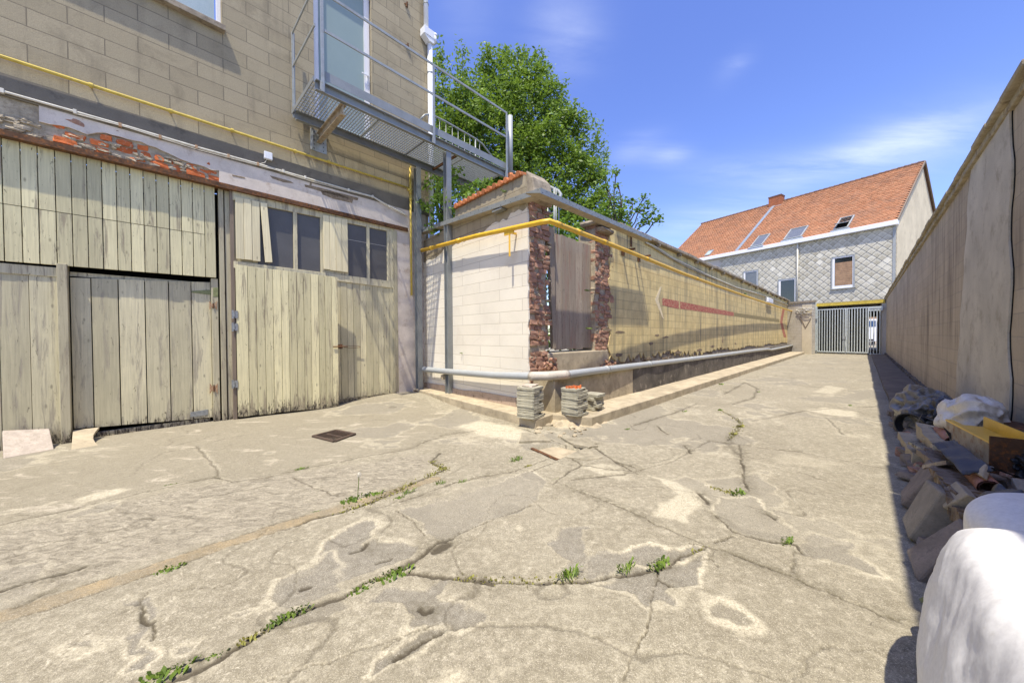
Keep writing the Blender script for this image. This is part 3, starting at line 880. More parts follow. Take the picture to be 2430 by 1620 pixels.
mound()
rb = MB()
for i in range(34):
    p = gz(random.uniform(1270, 1420), random.uniform(995, 1035), .01)
    sz = random.uniform(.02, .08)
    rb.rock(p, (sz * 1.4, sz, sz * .5), random.uniform(0, 3), .2)
tag(rb.build('concrete_crumbs', M['ledge']), 'small crumbs of broken concrete at the foot of the slope', kind='stuff')
# right hand kerb strip
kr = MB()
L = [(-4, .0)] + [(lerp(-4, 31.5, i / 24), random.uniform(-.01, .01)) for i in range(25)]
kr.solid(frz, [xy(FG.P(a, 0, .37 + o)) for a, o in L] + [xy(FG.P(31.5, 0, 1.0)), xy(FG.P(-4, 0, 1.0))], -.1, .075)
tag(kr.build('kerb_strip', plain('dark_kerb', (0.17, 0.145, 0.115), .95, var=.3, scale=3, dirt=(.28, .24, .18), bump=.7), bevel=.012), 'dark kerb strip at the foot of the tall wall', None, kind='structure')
FLK = plain('broken_plate', (.33, .295, .215), .95, var=.3, scale=7, dirt=(.19, .165, .12), dirt_at=(.5, .7), bump=.6)
# inspection pit with rusty rim and sunken lid
mh = thing('manhole_cover', 'sunken concrete manhole lid with rusty angle-iron rim beside the kerb corner', 'manhole cover', (PITC.x, PITC.y, 0))
m = MB()
mu = [gz(1262, 1063), gz(1316, 1052), gz(1385, 1066), gz(1325, 1091)]
m.solid(frz, [xy(p) for p in mu], -.06, -.035)
m.build('lid', M['ledge'], mh, bevel=.006)
m = MB()
m.beam(mu[0] + Vector((0, 0, -.02)), mu[3] + Vector((0, 0, -.02)), .04, .05)
m.beam(mu[3] + Vector((0, 0, -.025)), mu[2] + Vector((0, 0, -.025)), .03, .04)
m.build('rim', M['rust'], mh)
for nm, lab, pts, hgt in (('concrete_flake', 'loose broken concrete plate lying by the manhole rim', [(1232, 1052), (1238, 1030), (1290, 1038), (1306, 1050)], .03),
                          ('concrete_flake', 'jagged thick concrete edge lifted beside the sunken lid', [(1330, 1040), (1392, 1048), (1420, 1062), (1398, 1066), (1360, 1058)], .028),
                          ('concrete_flake', 'pale triangular concrete plate in front of the manhole', [(1340, 1086), (1392, 1064), (1428, 1088), (1390, 1094)], .014)):
    m = MB(); ps = [gz(*q) for q in pts]
    q = []
    for i, p in enumerate(ps):
        n2 = ps[(i + 1) % len(ps)]
        q.append(xy(p)); mid = (p + n2) / 2
        q.append((mid.x + random.uniform(-.02, .02), mid.y + random.uniform(-.02, .02)))
    m.solid(frz, q, -.01, hgt)
    tag(m.build(nm, FLK, bevel=.004), lab, 'concrete piece', 'broken plates around the manhole')
# drain grate in the yard
dg = [gz(743, 1036), gz(794, 1049), gz(842, 1031), gz(797, 1022)]
dc = sum(dg, Vector()) / 4
zg = float(ground_z(np.array([dc.x]), np.array([dc.y]))[0]) + .004
t = thing('drain_grate', 'rusty brown iron drain grate set in the concrete before the gates', 'drain grate', (dc.x, dc.y, zg))
m = MB()
for i in range(4):
    a, b = dg[i], dg[(i + 1) % 4]
    m.beam((a.x, a.y, zg), (b.x, b.y, zg), .04, .03)
GR = plain('iron_grate', (.085, .06, .045), .85, var=.35, scale=12, dirt=(.15, .08, .04), dirt_at=(.55, .7), bump=.4)
m.build('frame', GR, t)
m = MB()
for i in range(1, 9):
    a, b = lerp(dg[0], dg[1], i / 9), lerp(dg[3], dg[2], i / 9)
    m.beam((a.x, a.y, zg - .004), (b.x, b.y, zg - .004), .014, .025)
a, b = lerp(dg[0], dg[3], .5), lerp(dg[1], dg[2], .5)
m.beam((a.x, a.y, zg - .005), (b.x, b.y, zg - .005), .03, .022)
m.build('bars', GR, t)
m = MB(); m.solid(frz, [xy(p) for p in dg], zg - .03, zg - .012); m.build('well', M['black'], t)
# ------------------------------------------------------------------ workshop on the left
S0 = -13.0
SR = FF.at(1016, 300)[0]          # right corner of the block building
bldg = thing('workshop', 'old block-built workshop with cream barn gates and exposed red brick over the left gate', 'building', tuple(FF.P(-4, 0, 0)))


def zF(x, y): return FF.at(x, y)[1]


bandT = [FF.at(0, 174), FF.at(620, 364)]
bandB = [FF.at(0, 215), FF.at(620, 391)]
zbt = sum(p[1] for p in bandT) / 2
zbb = sum(p[1] for p in bandB) / 2
zlt = FF.at(300, 384)[1]     # lintel top
zlb = FF.at(300, 392)[1]     # lintel underside
zlt = zlb + .07
# window hole and door hole
wx1 = FF.at(527, 60)[0]; wx0 = wx1 - 1.7
wz0 = FF.at(514, 60)[1]; wz1 = wz0 + 1.5
dx0, dx1 = FF.at(745, 120)[0], FF.at(882, 120)[0]
dz0 = FF.at(800, 200)[1] - .02
dz0 = 5.42; dz1 = dz0 + 3.2
m = MB()
xs = [S0, wx0, wx1, dx0, dx1, SR]
T = 11.0
m.box(FF, S0, wx0, zbt, T, -.3, 0, .5)
m.box(FF, wx0, wx1, zbt, wz0, -.3, 0, .5)
m.box(FF, wx0, wx1, wz1, T, -.3, 0, .5)
m.box(FF, wx1, dx0, zbt, T, -.3, 0, .5)
m.box(FF, dx0, dx1, zbt, dz0, -.3, 0, .5)
m.box(FF, dx0, dx1, dz1, T, -.3, 0, .5)
m.box(FF, dx1, SR, zbt, T, -.3, 0, .5)
# return wall round the corner
FE = Frame(FF.P(SR, 0, 0), -nF, ZUP, dF)
m.box(FE, .3, 7, 0, T, -.3, 0, .5)
m.box(FF, .0, SR, 2.0, zbt, -.3, -.02, .5)
m.box(FF, S0, SR, T, T + .1, -3, .15, .5)
m.build('wall', M['facade'], bldg)
m = MB()
m.box(FF, S0, SR + .01, zbb - .06, zbt, -.3, .012, .5)
m.build('concrete_band', M['darkband'], bldg)
# plaster band with torn lower edge over the left gate
zpt = zbb - .06
sL, sR2 = FF.at(93, 270)[0], .1
s1 = FF.at(512, 440)[0]


def jag(a0, b0, a1, b1, n, amp):
    return [(lerp(a0, a1, i / n), lerp(b0, b1, i / n) + (random.uniform(-amp, amp) if 0 < i < n else 0)) for i in range(n + 1)]


e = [FF.at(*q) for q in ((93, 275), (93, 290), (165, 305), (207, 320), (250, 314), (300, 330), (335, 336), (370, 352), (412, 372), (440, 383), (500, 402), (520, 404), (520, 441))]
low = []
for a, b in zip(e[:-1], e[1:]):
    n = max(2, int(abs(b[0] - a[0]) / .06))
    low += [(lerp(a[0], b[0], i / n), lerp(a[1], b[1], i / n) + random.uniform(-.012, .012)) for i in range(n)]
m = MB()
m.solid(FF, [(sL, zpt)] + low + [(FF.at(520, 441)[0], zlt), (-.06, zlt), (-.06, zpt)], -.05, .008, .5)
m.solid(FF, [(-.62 + .25, -.05), (.42, -.05), (.42, zpt), (-.06, zpt), (-.06, zlt), (-.62 + .25, zlt)], -.12, .006, .5)
m.build('plaster', M['plaster'], bldg)
for poly in (((640, 417), (655, 421), (690, 431), (697, 436), (672, 433), (646, 424)), ((722, 438), (760, 446), (800, 457), (850, 470), (848, 476), (800, 466), (752, 452), (724, 444)), ((736, 428), (740, 430), (739, 441), (734, 440)), ((760, 452), (800, 459), (838, 474), (835, 482), (790, 472), (765, 462)), ((550, 415), (580, 421), (582, 425), (552, 419))):
    q = [FF.at(*p) for p in poly]
    m = MB(); m.solid(FF, q, -.02, .0115, .3); m.build('bare_brick_patch', M['flakebare'], bldg)
# exposed bricks: courses of rough bricks in mortar
m = MB(); zb0 = zlt
m.box(FF, S0, -.06, zlt, zpt, -.2, -.018)
m.build('mortar', M['mortar'], bldg)
m = MB(); mo = MB(); g_ = MB()
row = 0
z = zlt + .012
while z < zpt - .02:
    s = S0 + 8 + (row % 2) * .11
    while s < s1 - .05:
        w = random.choice([.24, .22, .12, .18])
        if random.random() < .86:
            tgt = m if z < zlt + .2 else mo
            tgt.rock(FF.P(s + w / 2, z + .04, -.04 + random.uniform(-.012, .016)), (w * random.uniform(.85, 1), .07, .08), math.atan2(dF.y, dF.x), .09)
        s += w + .02
    z += .092; row += 1
for i in range(70):
    s = random.uniform(-5.8, s1)
    m_ = g_
    m_.rock(FF.P(s, random.uniform(zlt, zlt + .2), -.02), (random.uniform(.03, .14), .05, random.uniform(.02, .05)), math.atan2(dF.y, dF.x), .25, .95)
m.build('exposed_brick', M['brick'], bldg)
mo.build('old_brick_course', M['oldbrick'], bldg)
g_.build('mortar_crumbs', M['mortar'], bldg)
# rust lintel beams
m = MB()
m.box(FF, S0, -.06, zlb, zlt, -.2, .035)
m.box(FF, S0, -.06, zlb - .012, zlb, -.2, .062)
m.build('lintel_beam', M['rust'], bldg)
# black panels paint the shade inside the gates; the upper one blocks sky leaks
m = MB()
m.box(FF, S0, -.06, -.05, zlb, -.5, -.4); m.box(FF, S0, -.06, zlb + .012, zlb + .03, -.4, -.205)
m.build('interior_shade_panel', M['black'], bldg)
# conduit, windows, upper door
wd = MB()
wd.box(FF, wx0, wx0 + .06, wz0, wz1, -.16, -.09); wd.box(FF, wx1 - .06, wx1, wz0, wz1, -.16, -.11)
wd.box(FF, wx0 + .06, wx1 - .09, wz1 - .07, wz1, -.16, -.09); wd.box(FF, wx0 + .06, wx1 - .09, wz0, wz0 + .06, -.16, -.09)
wm = (wx1 - .09) - (FF.at(514, 60)[0] - FF.at(405, 10)[0]) - .02
wd.box(FF, wm - .05, wm, wz0 + .06, wz1 - .07, -.16, -.085)
wdo = wd.build('window', M['white_window'], bldg, bevel=.004)
g = MB(); g.box(FF, wx0 + .05, wx1 - .08, wz0 + .05, wz1 - .06, -.14, -.125); g.build('pane', M['ripple'], wdo)
g = MB(); g.box(FF, wx0 - .1, wx1 + .03, wz0 - .09, wz0 - .003, -.1, .105); g.build('sill', M['coping'], wdo, bevel=.006)
d = MB()
d.box(FF, dx0, dx0 + .11, dz0, dz1, -.2, -.1); d.box(FF, dx1 - .11, dx1, dz0, dz1, -.2, -.1)
d.box(FF, dx0 + .11, dx1 - .11, dz1 - .11, dz1, -.2, -.1); d.box(FF, dx0 + .11, dx1 - .11, dz0, dz0 + .14, -.2, -.1)
do = d.build('balcony_door', M['white_window'], bldg, bevel=.006)
g = MB(); g.box(FF, dx0 + .1, dx1 - .1, dz0 + .13, dz1 - .1, -.16, -.14); g.build('pane', M['frost'], do)
g = MB(); hs = dx1 - .055; hz = FF.at(866, 178)[1]
g.box(FF, hs - .02, hs + .02, hz - .12, hz + .12, -.1, -.09)
g.beam(FF.P(hs, hz + .06, -.06), FF.P(hs - .13, hz + .06, -.06), .02, .02); g.beam(FF.P(hs, hz + .06, -.1), FF.P(hs, hz + .06, -.055), .02, .02)
g.build('handle', M['fascia'], do)
g = MB()
g.box(FF, dx1, dx1 + .05, dz0, dz1, -.3, -.06); g.build('reveal', M['capright'], do)
# rusty wall anchors
for q in ((963, 12), (965, 110)):
    a, b = FF.at(*q)
    g = MB()
    g.beam(FF.P(a, b - .05, .02), FF.P(a + .02, b + .06, .03), .02, .03); g.beam(FF.P(a + .03, b - .06, .02), FF.P(a + .01, b + .03, .05), .02, .02)
    g.beam(FF.P(a - .04, b, .01), FF.P(a + .04, b, .03), .02, .02)
    g.build('wall_anchor', M['rust'], bldg)

# ---- gates
def boards(fr, xs, tops, bots, o0, o1, gap=.006, mat=None, name='boards', parent=None, jit=.004):
    """vertical boards between seam positions xs; tops/bots are functions of s"""
    m = MB()
    for a, b in zip(xs[:-1], xs[1:]):
        jz = random.uniform(-.008, .008); jo = random.uniform(-jit, jit)
        a2, b2 = a + gap / 2, b - gap / 2
        m.solid(fr, [(a2, bots(a2) + jz), (b2, bots(b2) + jz), (b2, tops(b2)), (a2, tops(a2))], o0 + jo, o1 + jo)
    return m.build(name, mat, parent, bevel=.003)


def line(p, q, fr=None):
    fr = fr or FF
    (a0, b0), (a1, b1) = fr.at(*p), fr.at(*q)
    return lambda s: b0 + (b1 - b0) * (s - a0) / (a1 - a0)


def sx(x, y=600, o=0.0): return FF.at(x, y, o)[0]


FF0 = FF
FF = Frame(FF0.P(0, 0, -.11), dF, ZUP, nF)
# left gate -------------------------------------------------------------
gA = MB()
gate = None
pz = zlb - .004
# posts
post_s = [(sx(141, 800), sx(166, 800)), (sx(503, 800), sx(519, 800)), (sx(523, 800), sx(535, 800))]
gA.box(FF, post_s[0][0], post_s[0][1], -.02, line((0, 622), (166, 632))(post_s[0][0]) + .02, -.1, .09)
gA.box(FF, post_s[1][0], post_s[1][1], -.02, line((0, 622), (512, 662))(post_s[1][0]), -.1, .035)
gA.box(FF, post_s[2][0], post_s[2][1], -.02, pz, -.1, .055)
gA.box(FF, post_s[2][1] + .015, post_s[2][1] + .13, -.02, pz, -.14, .04)
gate = gA.build('garage_gate', M['frameoak'], bldg, bevel=.005)
gate['label'] = 'wide left garage gate of weathered cream boards with a sagging lower leaf'
xs_up = [28, 177, 315, 455, 585, 710, 830, 947, 1058, 1165, 1268, 1370, 1468, 1560, 1655, 1742]
ss = [sx(x / 3.409, 520, .06) for x in xs_up]
w = ss[1] - ss[0]
ss = [ss[0] - w * k for k in range(9, 0, -1)] + ss
tU = lambda s: pz - .005
bU = line((0, 620), (512, 660))
crk = line((0, 485), (481, 558))
m = MB()
for i, (a, b) in enumerate(zip(ss[:-1], ss[1:])):
    a2, b2 = a + .004, b - .004
    jo = random.uniform(-.004, .004); tn = random.random()
    if i < len(ss) - 2:
        m.solid(FF, [(a2, crk(a2) + .003), (b2, crk(b2) + .003), (b2, tU(b2)), (a2, tU(a2))], .035 + jo, .065 + jo, tn)
        m.solid(FF, [(a2, bU(a2)), (b2, bU(b2)), (b2, crk(b2) - .003), (a2, crk(a2) - .003)], .035 + jo, .063 + jo, tn + .05)
    else:
        m.solid(FF, [(a2, bU(a2)), (b2, bU(b2)), (b2, tU(b2)), (a2, tU(a2))], .035 + jo, .068 + jo, tn)
m.build('upper_flap', M['cream'], gate, bevel=.003)
for z in (bU(-4) + .15, pz - .3):
    m = MB(); m.box(FF, ss[0], ss[-1] - .05, z, z + .15, -.02, .033); m.build('flap_rail', M['frameoak'], gate)
tb = line((0, 650), (141, 658))
fx = [x / 3.409 for x in (-3400, -2850, -2350, -1900, -1500, -1130, -800, -520, -260, 0, 248, 480)]
fxs = [sx(v, 800) for v in fx]
boards(FF, fxs, lambda s: tb(s) + .01, lambda s: .0, -.02, .02, .004, M['creamflap'], 'fixed_leaf', gate)
m = MB(); m.box(FF, fxs[0], post_s[0][0], tb(-5) + .0, tb(-5) + .12, -.03, .035); m.build('transom', M['frameoak'], gate, bevel=.004)
lt = line((166, 658), (455, 668)); lb = line((188, 1016), (505, 990))
lx = [sx(v, 800) for v in (168, 218.5, 283, 346, 402.5, 456, 503)]
bA = boards(FF, lx, lambda s: lt(s), lambda s: lb(s), -.045, -.012, .010, M['creamflap'], 'leaf', gate)
m = MB(); m.box(FF, lx[0], lx[-1], lt(-4.5) + .0, lt(-4.5) + .055, -.10, -.05); m.build('ledger', M['frameoak'], gate)
m = MB(); lz = line((235, 1040), (500, 1003)); m.solid(FF, [(sx(225, 1030), .0), (sx(500, 1010), .0), (sx(500, 1010), .07), (sx(225, 1030), .07)], -.1, -.03); m.build('threshold', M['frameoak'], gate, bevel=.004)
# hinges
def fplate(fr, pts, o, th, mat, nm, par):
    m = MB(); m.solid(fr, [fr.at(*q) for q in pts], o, o + th, .5); return m.build(nm, mat, par, bevel=.002)


fplate(FF, [(455, 690), (505, 687), (505, 700), (455, 694)], -.012, .008, M['greenmetal'], 'strap_hinge', gate)
fplate(FF, [(505, 683), (517, 683), (517, 705), (505, 705)], .03, .008, M['greenmetal'], 'hinge_plate', gate)
for a, b in (((496, 714), (514, 736)), ((497, 908), (516, 934))):
    (x0, y0), (x1, y1) = a, b
    fplate(FF, [(x0, y0), (x0 + 6, y0 + 8), (x1 - 6, y0 + 8), (x1, y0), (x1, y1), (x1 - 6, y1 - 8), (x0 + 6, y1 - 8), (x0, y1)], .036, .006, M['rustlight'], 'butterfly_hinge', gate)
    m = MB(); s_ = sx((x0 + x1) / 2, y0); m.tube([FF.P(s_, FF.at(x0, y0 + 5)[1], .045), FF.P(s_, FF.at(x0, y1 - 5)[1], .045)], .009, 8); m.build('hinge_pin', M['rust'], gate)
fplate(FF, [(452, 978), (494, 971), (494, 984), (452, 990)], -.012, .006, M['greymetal'], 'mending_plate', gate)

FF = FF0
# right gate with windows -------------------------------------------------
m = MB()
s_a, s_b = sx(556, 700), sx(944, 750)
o1 = .0
m.box(FF, sx(549.5, 700), s_a + .012, .0, pz, -.14, -.01)     # rotten post
g2p = m.build('garage_gate', M['darkwood'], bldg)
g2p['label'] = 'right garage gate with four dusty window panes and a leaf standing ajar'
ztop = FF.at(700, 485)[1]
tr0, tr1 = FF.at(560, 470)[1], FF.at(941, 552)[1]
mr0, mr1 = line((560, 620), (935, 668)), line((560, 636), (935, 684))
P = MB()
zt = pz - .005
wtop = lambda x, y: FF.at(x, y)[1]
trb = line((617, 487), (925, 549))           # underside of the top rail
P.solid(FF, [(s_a, trb(s_a)), (s_b, trb(s_b)), (s_b, zt), (s_a, zt)], -.07, .0)
P.solid(FF, [(s_a, mr1(s_a)), (s_b, mr1(s_b)), (s_b, mr0(s_b)), (s_a, mr0(s_a))], -.07, .002)
for x0, x1, yy in ((697, 706, 560), (761, 768, 560), (871, 877.5, 580), (919.5, 932, 600)):
    a, b = sx(x0, yy), sx(x1, yy)
    P.solid(FF, [(a, mr0(a)), (b, mr0(b)), (b, trb(b)), (a, trb(a))], -.06, -.002)
a, b = sx(932, 600), s_b
P.solid(FF, [(a, .12), (b, .12), (b, zt - .04), (a, zt - .04)], -.05, .012)
P.build('frame', M['frameoak'], g2p, bevel=.004)
for x0, x1 in ((617, 697), (706, 761), (826, 871), (877.5, 919.5)):
    a, b = sx(x0, 580), sx(x1, 580)
    g = MB(); g.solid(FF, [(a - .03 if x0 == 617 else a, mr0(a)), (b, mr0(b)), (b, trb(b)), (a - .03 if x0 == 617 else a, trb(a))], -.045, -.038)
    g.build('pane', M['wireglass'], g2p)
g = MB()
a, b = sx(826, 575), sx(871, 580); c = line((826, 567), (919, 584))
g.beam(FF.P(a, c(a), -.036), FF.P(b, c(b), -.036), .004, .006)
g.beam(FF.P(sx(877.5, 580), c(sx(877, 580)), -.036), FF.P(sx(919, 584), c(sx(919, 584)), -.036), .004, .006)
g.build('glazing_strip', M['dirtywhite'], g2p)
st = [sx(x, 540, .02) for x in (559, 578.5, 597.5, 617)]
boards(FF, st, line((559, 468), (617, 480)), line((559, 614), (617, 620)), .004, .03, .004, M['creamstrip'], 'strip_cladding', g2p)
st = [sx(x, 580, .02) for x in (767.5, 782.5, 797, 810.5, 825)]
boards(FF, st, line((767, 511), (825, 522)), line((767, 639), (825, 646)), .004, .03, .004, M['creamstrip'], 'strip_cladding', g2p)
m = MB(); m.solid(FF, [FF.at(*q, .04) for q in ((618, 480), (634, 482), (647, 622), (630, 622))], .008, .032, .8); m.build('loose_strip', M['creamstrip'], g2p, bevel=.003)
# backing behind the strips
m = MB(); m.solid(FF, [(s_a, mr0(s_a)), (sx(617, 580) - .03, mr0(s_a)), (sx(617, 580) - .03, trb(s_a)), (s_a, trb(s_a))], -.06, -.03); m.build('backing', M['frameoak'], g2p); m = MB(); m.solid(FF, [(sx(768, 580), mr0(-2)), (sx(826, 580), mr0(-2)), (sx(826, 580), trb(-2)), (sx(768, 580), trb(-2))], -.06, -.004); m.build('backing', M['frameoak'], g2p)
# right leaf, shut
rx = [sx(500 + v / 3.733, 800) for v in (1105, 1155, 1215, 1270, 1330, 1385, 1440, 1490, 1542, 1590, 1650)]
rt, rbm = line((803, 662), (925, 672)), line((803, 948), (942, 932))
boards(FF, rx, lambda s: mr1(s) + .005, lambda s: rbm(s), -.05, -.02, .005, M['creamflap'], 'shut_leaf', g2p)
m = MB(); m.solid(FF, [(rx[0], rbm(rx[0]) - .07), (rx[-1], rbm(rx[-1]) - .09), (rx[-1], rbm(rx[-1])), (rx[0], rbm(rx[0]))], -.05, -.025); m.box(FF, sx(934, 900), sx(941, 900), rbm(-.7) - .02, 1.15, -.02, .0); m.build('bottom_rail', M['frameoak'], g2p, bevel=.004)
# left leaf, standing ajar: hinged at its left edge, the free edge swung out
OJ = .21
h0 = FF.P(sx(561, 800), 0, .012)
xe, _ = FF.at(802, 800, OJ)
h1 = FF.P(xe, 0, OJ)
FL = Frame(h0, (h1 - h0), ZUP, Vector(((h1 - h0).y, -(h1 - h0).x, 0)))
lx2 = [FL.at(500 + v / 3.733, 800)[0] for v in (228, 335, 410, 485, 558, 630, 697, 765, 830, 893, 960, 1017, 1075, 1130)]
t1, b1 = line((568, 629), (826, 661), FL), line((560, 990), (802, 964), FL)
boards(FL, lx2, t1, b1, -.03, 0, .005, M['cream'], 'ajar_leaf', g2p)
for z in (.5, 1.9):
    m = MB(); m.box(FL, .05, lx2[-1] - .05, z, z + .12, -.06, -.032); m.build('leaf_ledger', M['frameoak'], g2p)
for y in (746, 776, 911):
    m = MB()
    a, b = FL.at(559, y)
    m.box(FL, a - .05, a - .022, b - .07, b + .07, .0, .01); m.box(FL, a - .012, a + .03, b - .06, b + .06, .0, .01); m.tube([FL.P(a - .017, b - .04, .012), FL.P(a - .017, b + .04, .012)], .01, 8)
    m.build('hinge', M['greymetal'], g2p)
m = MB(); a, b = FL.at(806, 822); m.box(FL, a - .03, a + .05, b - .045, b + .045, .0, .012); m.tube([FL.P(a - .12, b, .02), FL.P(a + .14, b, .03)], .01, 8)
m.build('bolt_latch', M['rust'], g2p)
m = MB(); a, b = FF.at(835, 823)
m.tube([FF.P(a + .1 * math.cos(k) * 1.6, b + .022 * math.sin(k), .03) for k in np.linspace(0, 6.28, 16)], .004, 6); m.build('wire_loop', M['rust'], g2p)

# ---- pipes on the front
OP = .07
t = thing('gas_pipe', 'thin faded yellow gas pipe crossing the block facade', 'pipe', tuple(FF.P(-3, 3.5, OP)))
pts = [FF.P(*FF.at(x, y, OP), OP) for x, y in ((-400, 4), (-200, 68.6), (0, 133), (300, 230), (620, 333), (960, 443))]
a9, _ = FF.at(974, 447, OP)
pts[-1] = FF.P(a9 - .05, FF.at(960, 443, OP)[1], OP)
m = MB(); m.tube(pts, .021, 10); m.build('pipe', M['yellowold'], t, smooth=True)
m = MB()
zt_ = FF.at(974, 395, OP)[1]
m.tube([FF.P(a9, FF.at(972, 700, OP)[1], OP), FF.P(a9, zt_, OP)], .024, 10)
m.build('riser', M['yellowold'], t, smooth=True)
m = MB()
zc = FF.at(960, 447, OP)[1]
m.tube([FF.P(a9 - .07, zc, OP), FF.P(a9 + .03, zc, OP)], .03, 10); m.tube([FF.P(a9, zc - .09, OP), FF.P(a9, zc + .09, OP)], .031, 10)
m.tube([FF.P(a9, zc - .25, OP), FF.P(a9, zc - .17, OP)], .03, 10)
m.build('tee_fitting', M['yellowold'], t, smooth=True)
for x, y in ((216, 203), (405, 264), (551, 310), (700, 359), (780, 384), (905, 425)):
    a, b = FF.at(x, y, OP)
    m = MB(); m.tube([FF.P(a - .018, b, OP), FF.P(a + .018, b, OP)], .031, 10); m.tube([FF.P(a, b, 0), FF.P(a, b, OP)], .008, 6)
    m.build('clip', M['yellowold'], t)
OC = .035
t = thing('cable_conduit', 'dirty white cable conduit clipped along the edge of the grey concrete band', 'conduit', tuple(FF.P(-3, 3.2, OC)))
cp = [(-400, 78), (-200, 148), (6, 217), (180, 266), (300, 300), (466, 349), (612, 389), (655, 402), (739, 426), (827, 451), (885, 467), (924, 490), (953, 504), (964, 512)]
pts = [FF.P(*FF.at(x, y, OC), OC) for x, y in cp]
m = MB(); m.tube(pts, .016, 8); m.build('pipe', M['dirtywhite'], t, smooth=True)
m = MB(); m.tube([FF.P(*FF.at(x, y, OC), OC + .012) + Vector((0, 0, -.028 + .012 * math.sin(i * 2.1))) for i, (x, y) in enumerate(cp[3:])], .005, 6); m.build('loose_wire', M['dirtywhite'], t, smooth=True)
for x, y in ((5, 216), (178, 265.5), (285, 297), (380, 325), (466, 349), (542, 370.5), (612, 389.5), (672, 406), (724, 421), (827, 451), (884, 466.5), (924, 490)):
    a, b = FF.at(x, y, OC)
    m = MB(); m.box(FF, a - .014, a + .014, b - .026, b + .026, .0, OC + .02); m.build('saddle_clip', M['dirtywhite'] if x < 200 or x > 650 else M['rustlight'], t)
a, b = FF.at(635, 373)
t = thing('junction_box', 'small white junction box above the cable conduit', 'junction box', tuple(FF.P(a, b, 0)))
m = MB(); m.box(FF, a - .06, a + .06, b - .06, b + .065, .012, .075); m.build('case', M['whitepvc'], t, bevel=.01)
m = MB(); m.tube([FF.P(a - .02, b - .06, .04), FF.P(a - .05, b - .13, .045), FF.P(a - .12, b - .17, .04)], .006, 6); m.build('lead', M['dirtywhite'], t, smooth=True)

# ---- white downpipe at the corner
OD = .09
ad = FF.at(1011, 60, OD)[0]
t = thing('downpipe', 'white downpipe with a box hopper on the corner of the workshop', 'downpipe', tuple(FF.P(ad, 3, OD)))
zh = FF.at(1018, 92, OD)[1]
m = MB(); m.tube([FF.P(ad, zh + .05, OD), FF.P(ad, 11, OD)], .055, 14); m.build('upper_pipe', M['whitepvc'], t, smooth=True)
ad2 = ad + .10
m = MB(); m.tube([FF.P(ad2, 3.2, OD), FF.P(ad2, zh - .1, OD)], .06, 14); m.build('lower_pipe', M['whitepvc'], t, smooth=True)
m = MB(); m.box(FF, ad - .11, ad + .17, zh - .02, zh + .15, OD - .08, OD + .1); m.solid(FF, [(ad - .11, zh - .02), (ad + .17, zh - .02), (ad2 + .07, zh - .13), (ad2 - .07, zh - .13)], OD - .07, OD + .09); m.build('hopper', M['whitepvc'], t, bevel=.006)
m = MB(); m.tube([FF.P(ad2 + .14, zh + .14, OD), FF.P(ad2 + .14, zh + .2, OD)], .055, 12); m.tube([FF.P(ad2 + .13, zh - .02, OD), FF.P(ad2 + .13, zh + .14, OD)], .05, 12); m.build('side_inlet', M['whitepvc'], t, smooth=True)
for z in (zh + .75, zh + 1.5, zh - .8):
    c = ad if z > zh else ad2
    m = MB(); m.tube([FF.P(c, z - .015, OD), FF.P(c, z + .015, OD)], .066, 14); m.build('bracket', M['greymetal'], t)
# ------------------------------------------------------------------ steel landing
DW = 1.25
dzT = 5.43
sl = FF.at(745, 180, DW)[0]
sr = FF.at(1201, 405, DW)[0]
lan = thing('steel_landing', 'grey steel landing with open grating floor and rails under the glass door', 'walkway', tuple(FF.P(0, 0, .1)))
zt0, zt1 = 5.27, 5.43
o_in, o_out = .06, DW


def chan(m, s0, s1, o, zc0, zc1, side):
    m.box(FF, s0, s1, zc0, zc1, o - .005, o + .005, .5)
    q = sorted((o + side * .005, o + side * .065))
    m.box(FF, s0, s1, zc1 - .009, zc1, q[0], q[1], .5)
    m.box(FF, s0, s1, zc0, zc0 + .009, q[0], q[1], .5)


for nm, o, sd in (('outer_channel', o_out - .03, 1), ('inner_channel', o_in + .1, 1)):
    m = MB(); chan(m, sl + .02, sr, o, zt0 - .06, zt0 + .10, sd); m.build(nm, M['steel'], lan)
m = MB()
n = int((sr - sl) / .05)
zg0, zg1 = zt1 - .06, zt1 - .03
for i in range(n + 1):
    s = lerp(sl, sr, i / n)
    m.beam(FF.P(s, (zg0 + zg1) / 2, o_in), FF.P(s, (zg0 + zg1) / 2, o_out), .011, .026)
k = 0
o = o_in + .02
while o < o_out:
    m.beam(FF.P(sl, zg1 - .008 - .0004 * (k % 3), o), FF.P(sr, zg1 - .008 - .0004 * (k % 3), o), .012, .012)
    o += .09; k += 1
m.build('grating', M['galv'], lan)
m = MB()
m.box(FF, sl - .012, sl, zt1 - .085, zt1 - .01, o_in, o_out)
for s in (lerp(sl, sr, .27), lerp(sl, sr, .5), lerp(sl, sr, .73)):
    m.box(FF, s - .01, s + .01, zg0 - .03, zg0 - .002, o_in, o_out)
m.box(FF, sr, sr + .012, zt1 - .085, zt1 - .01, o_in, o_out)
m.build('edge_bars', M['steel'], lan)
m = MB()
m.box(FF, sl + .16, sr, zt1 - .0, zt1 + .15, o_out - .012, o_out - .006)
m.build('toe_board', M['steel'], lan)
zr, zm = 6.78, 6.19
sp = [FF.at(762, 60, DW)[0], FF.at(1027, 240, DW)[0], FF.at(1200, 330, DW)[0]]
for s in sp:
    m = MB(); m.box(FF, s - .025, s + .025, zt0 - .06, zr, o_out + .036, o_out + .045); m.box(FF, s - .004, s + .004, zt0, zr, o_out + .005, o_out + .036)
    m.box(FF, s - .035, s + .035, zt0 - .04, zt0 + .1, o_out - .005, o_out + .036)
    m.build('rail_post', M['rail'], lan, bevel=.003)
sw = FF.at(688, 150, .12)[0]
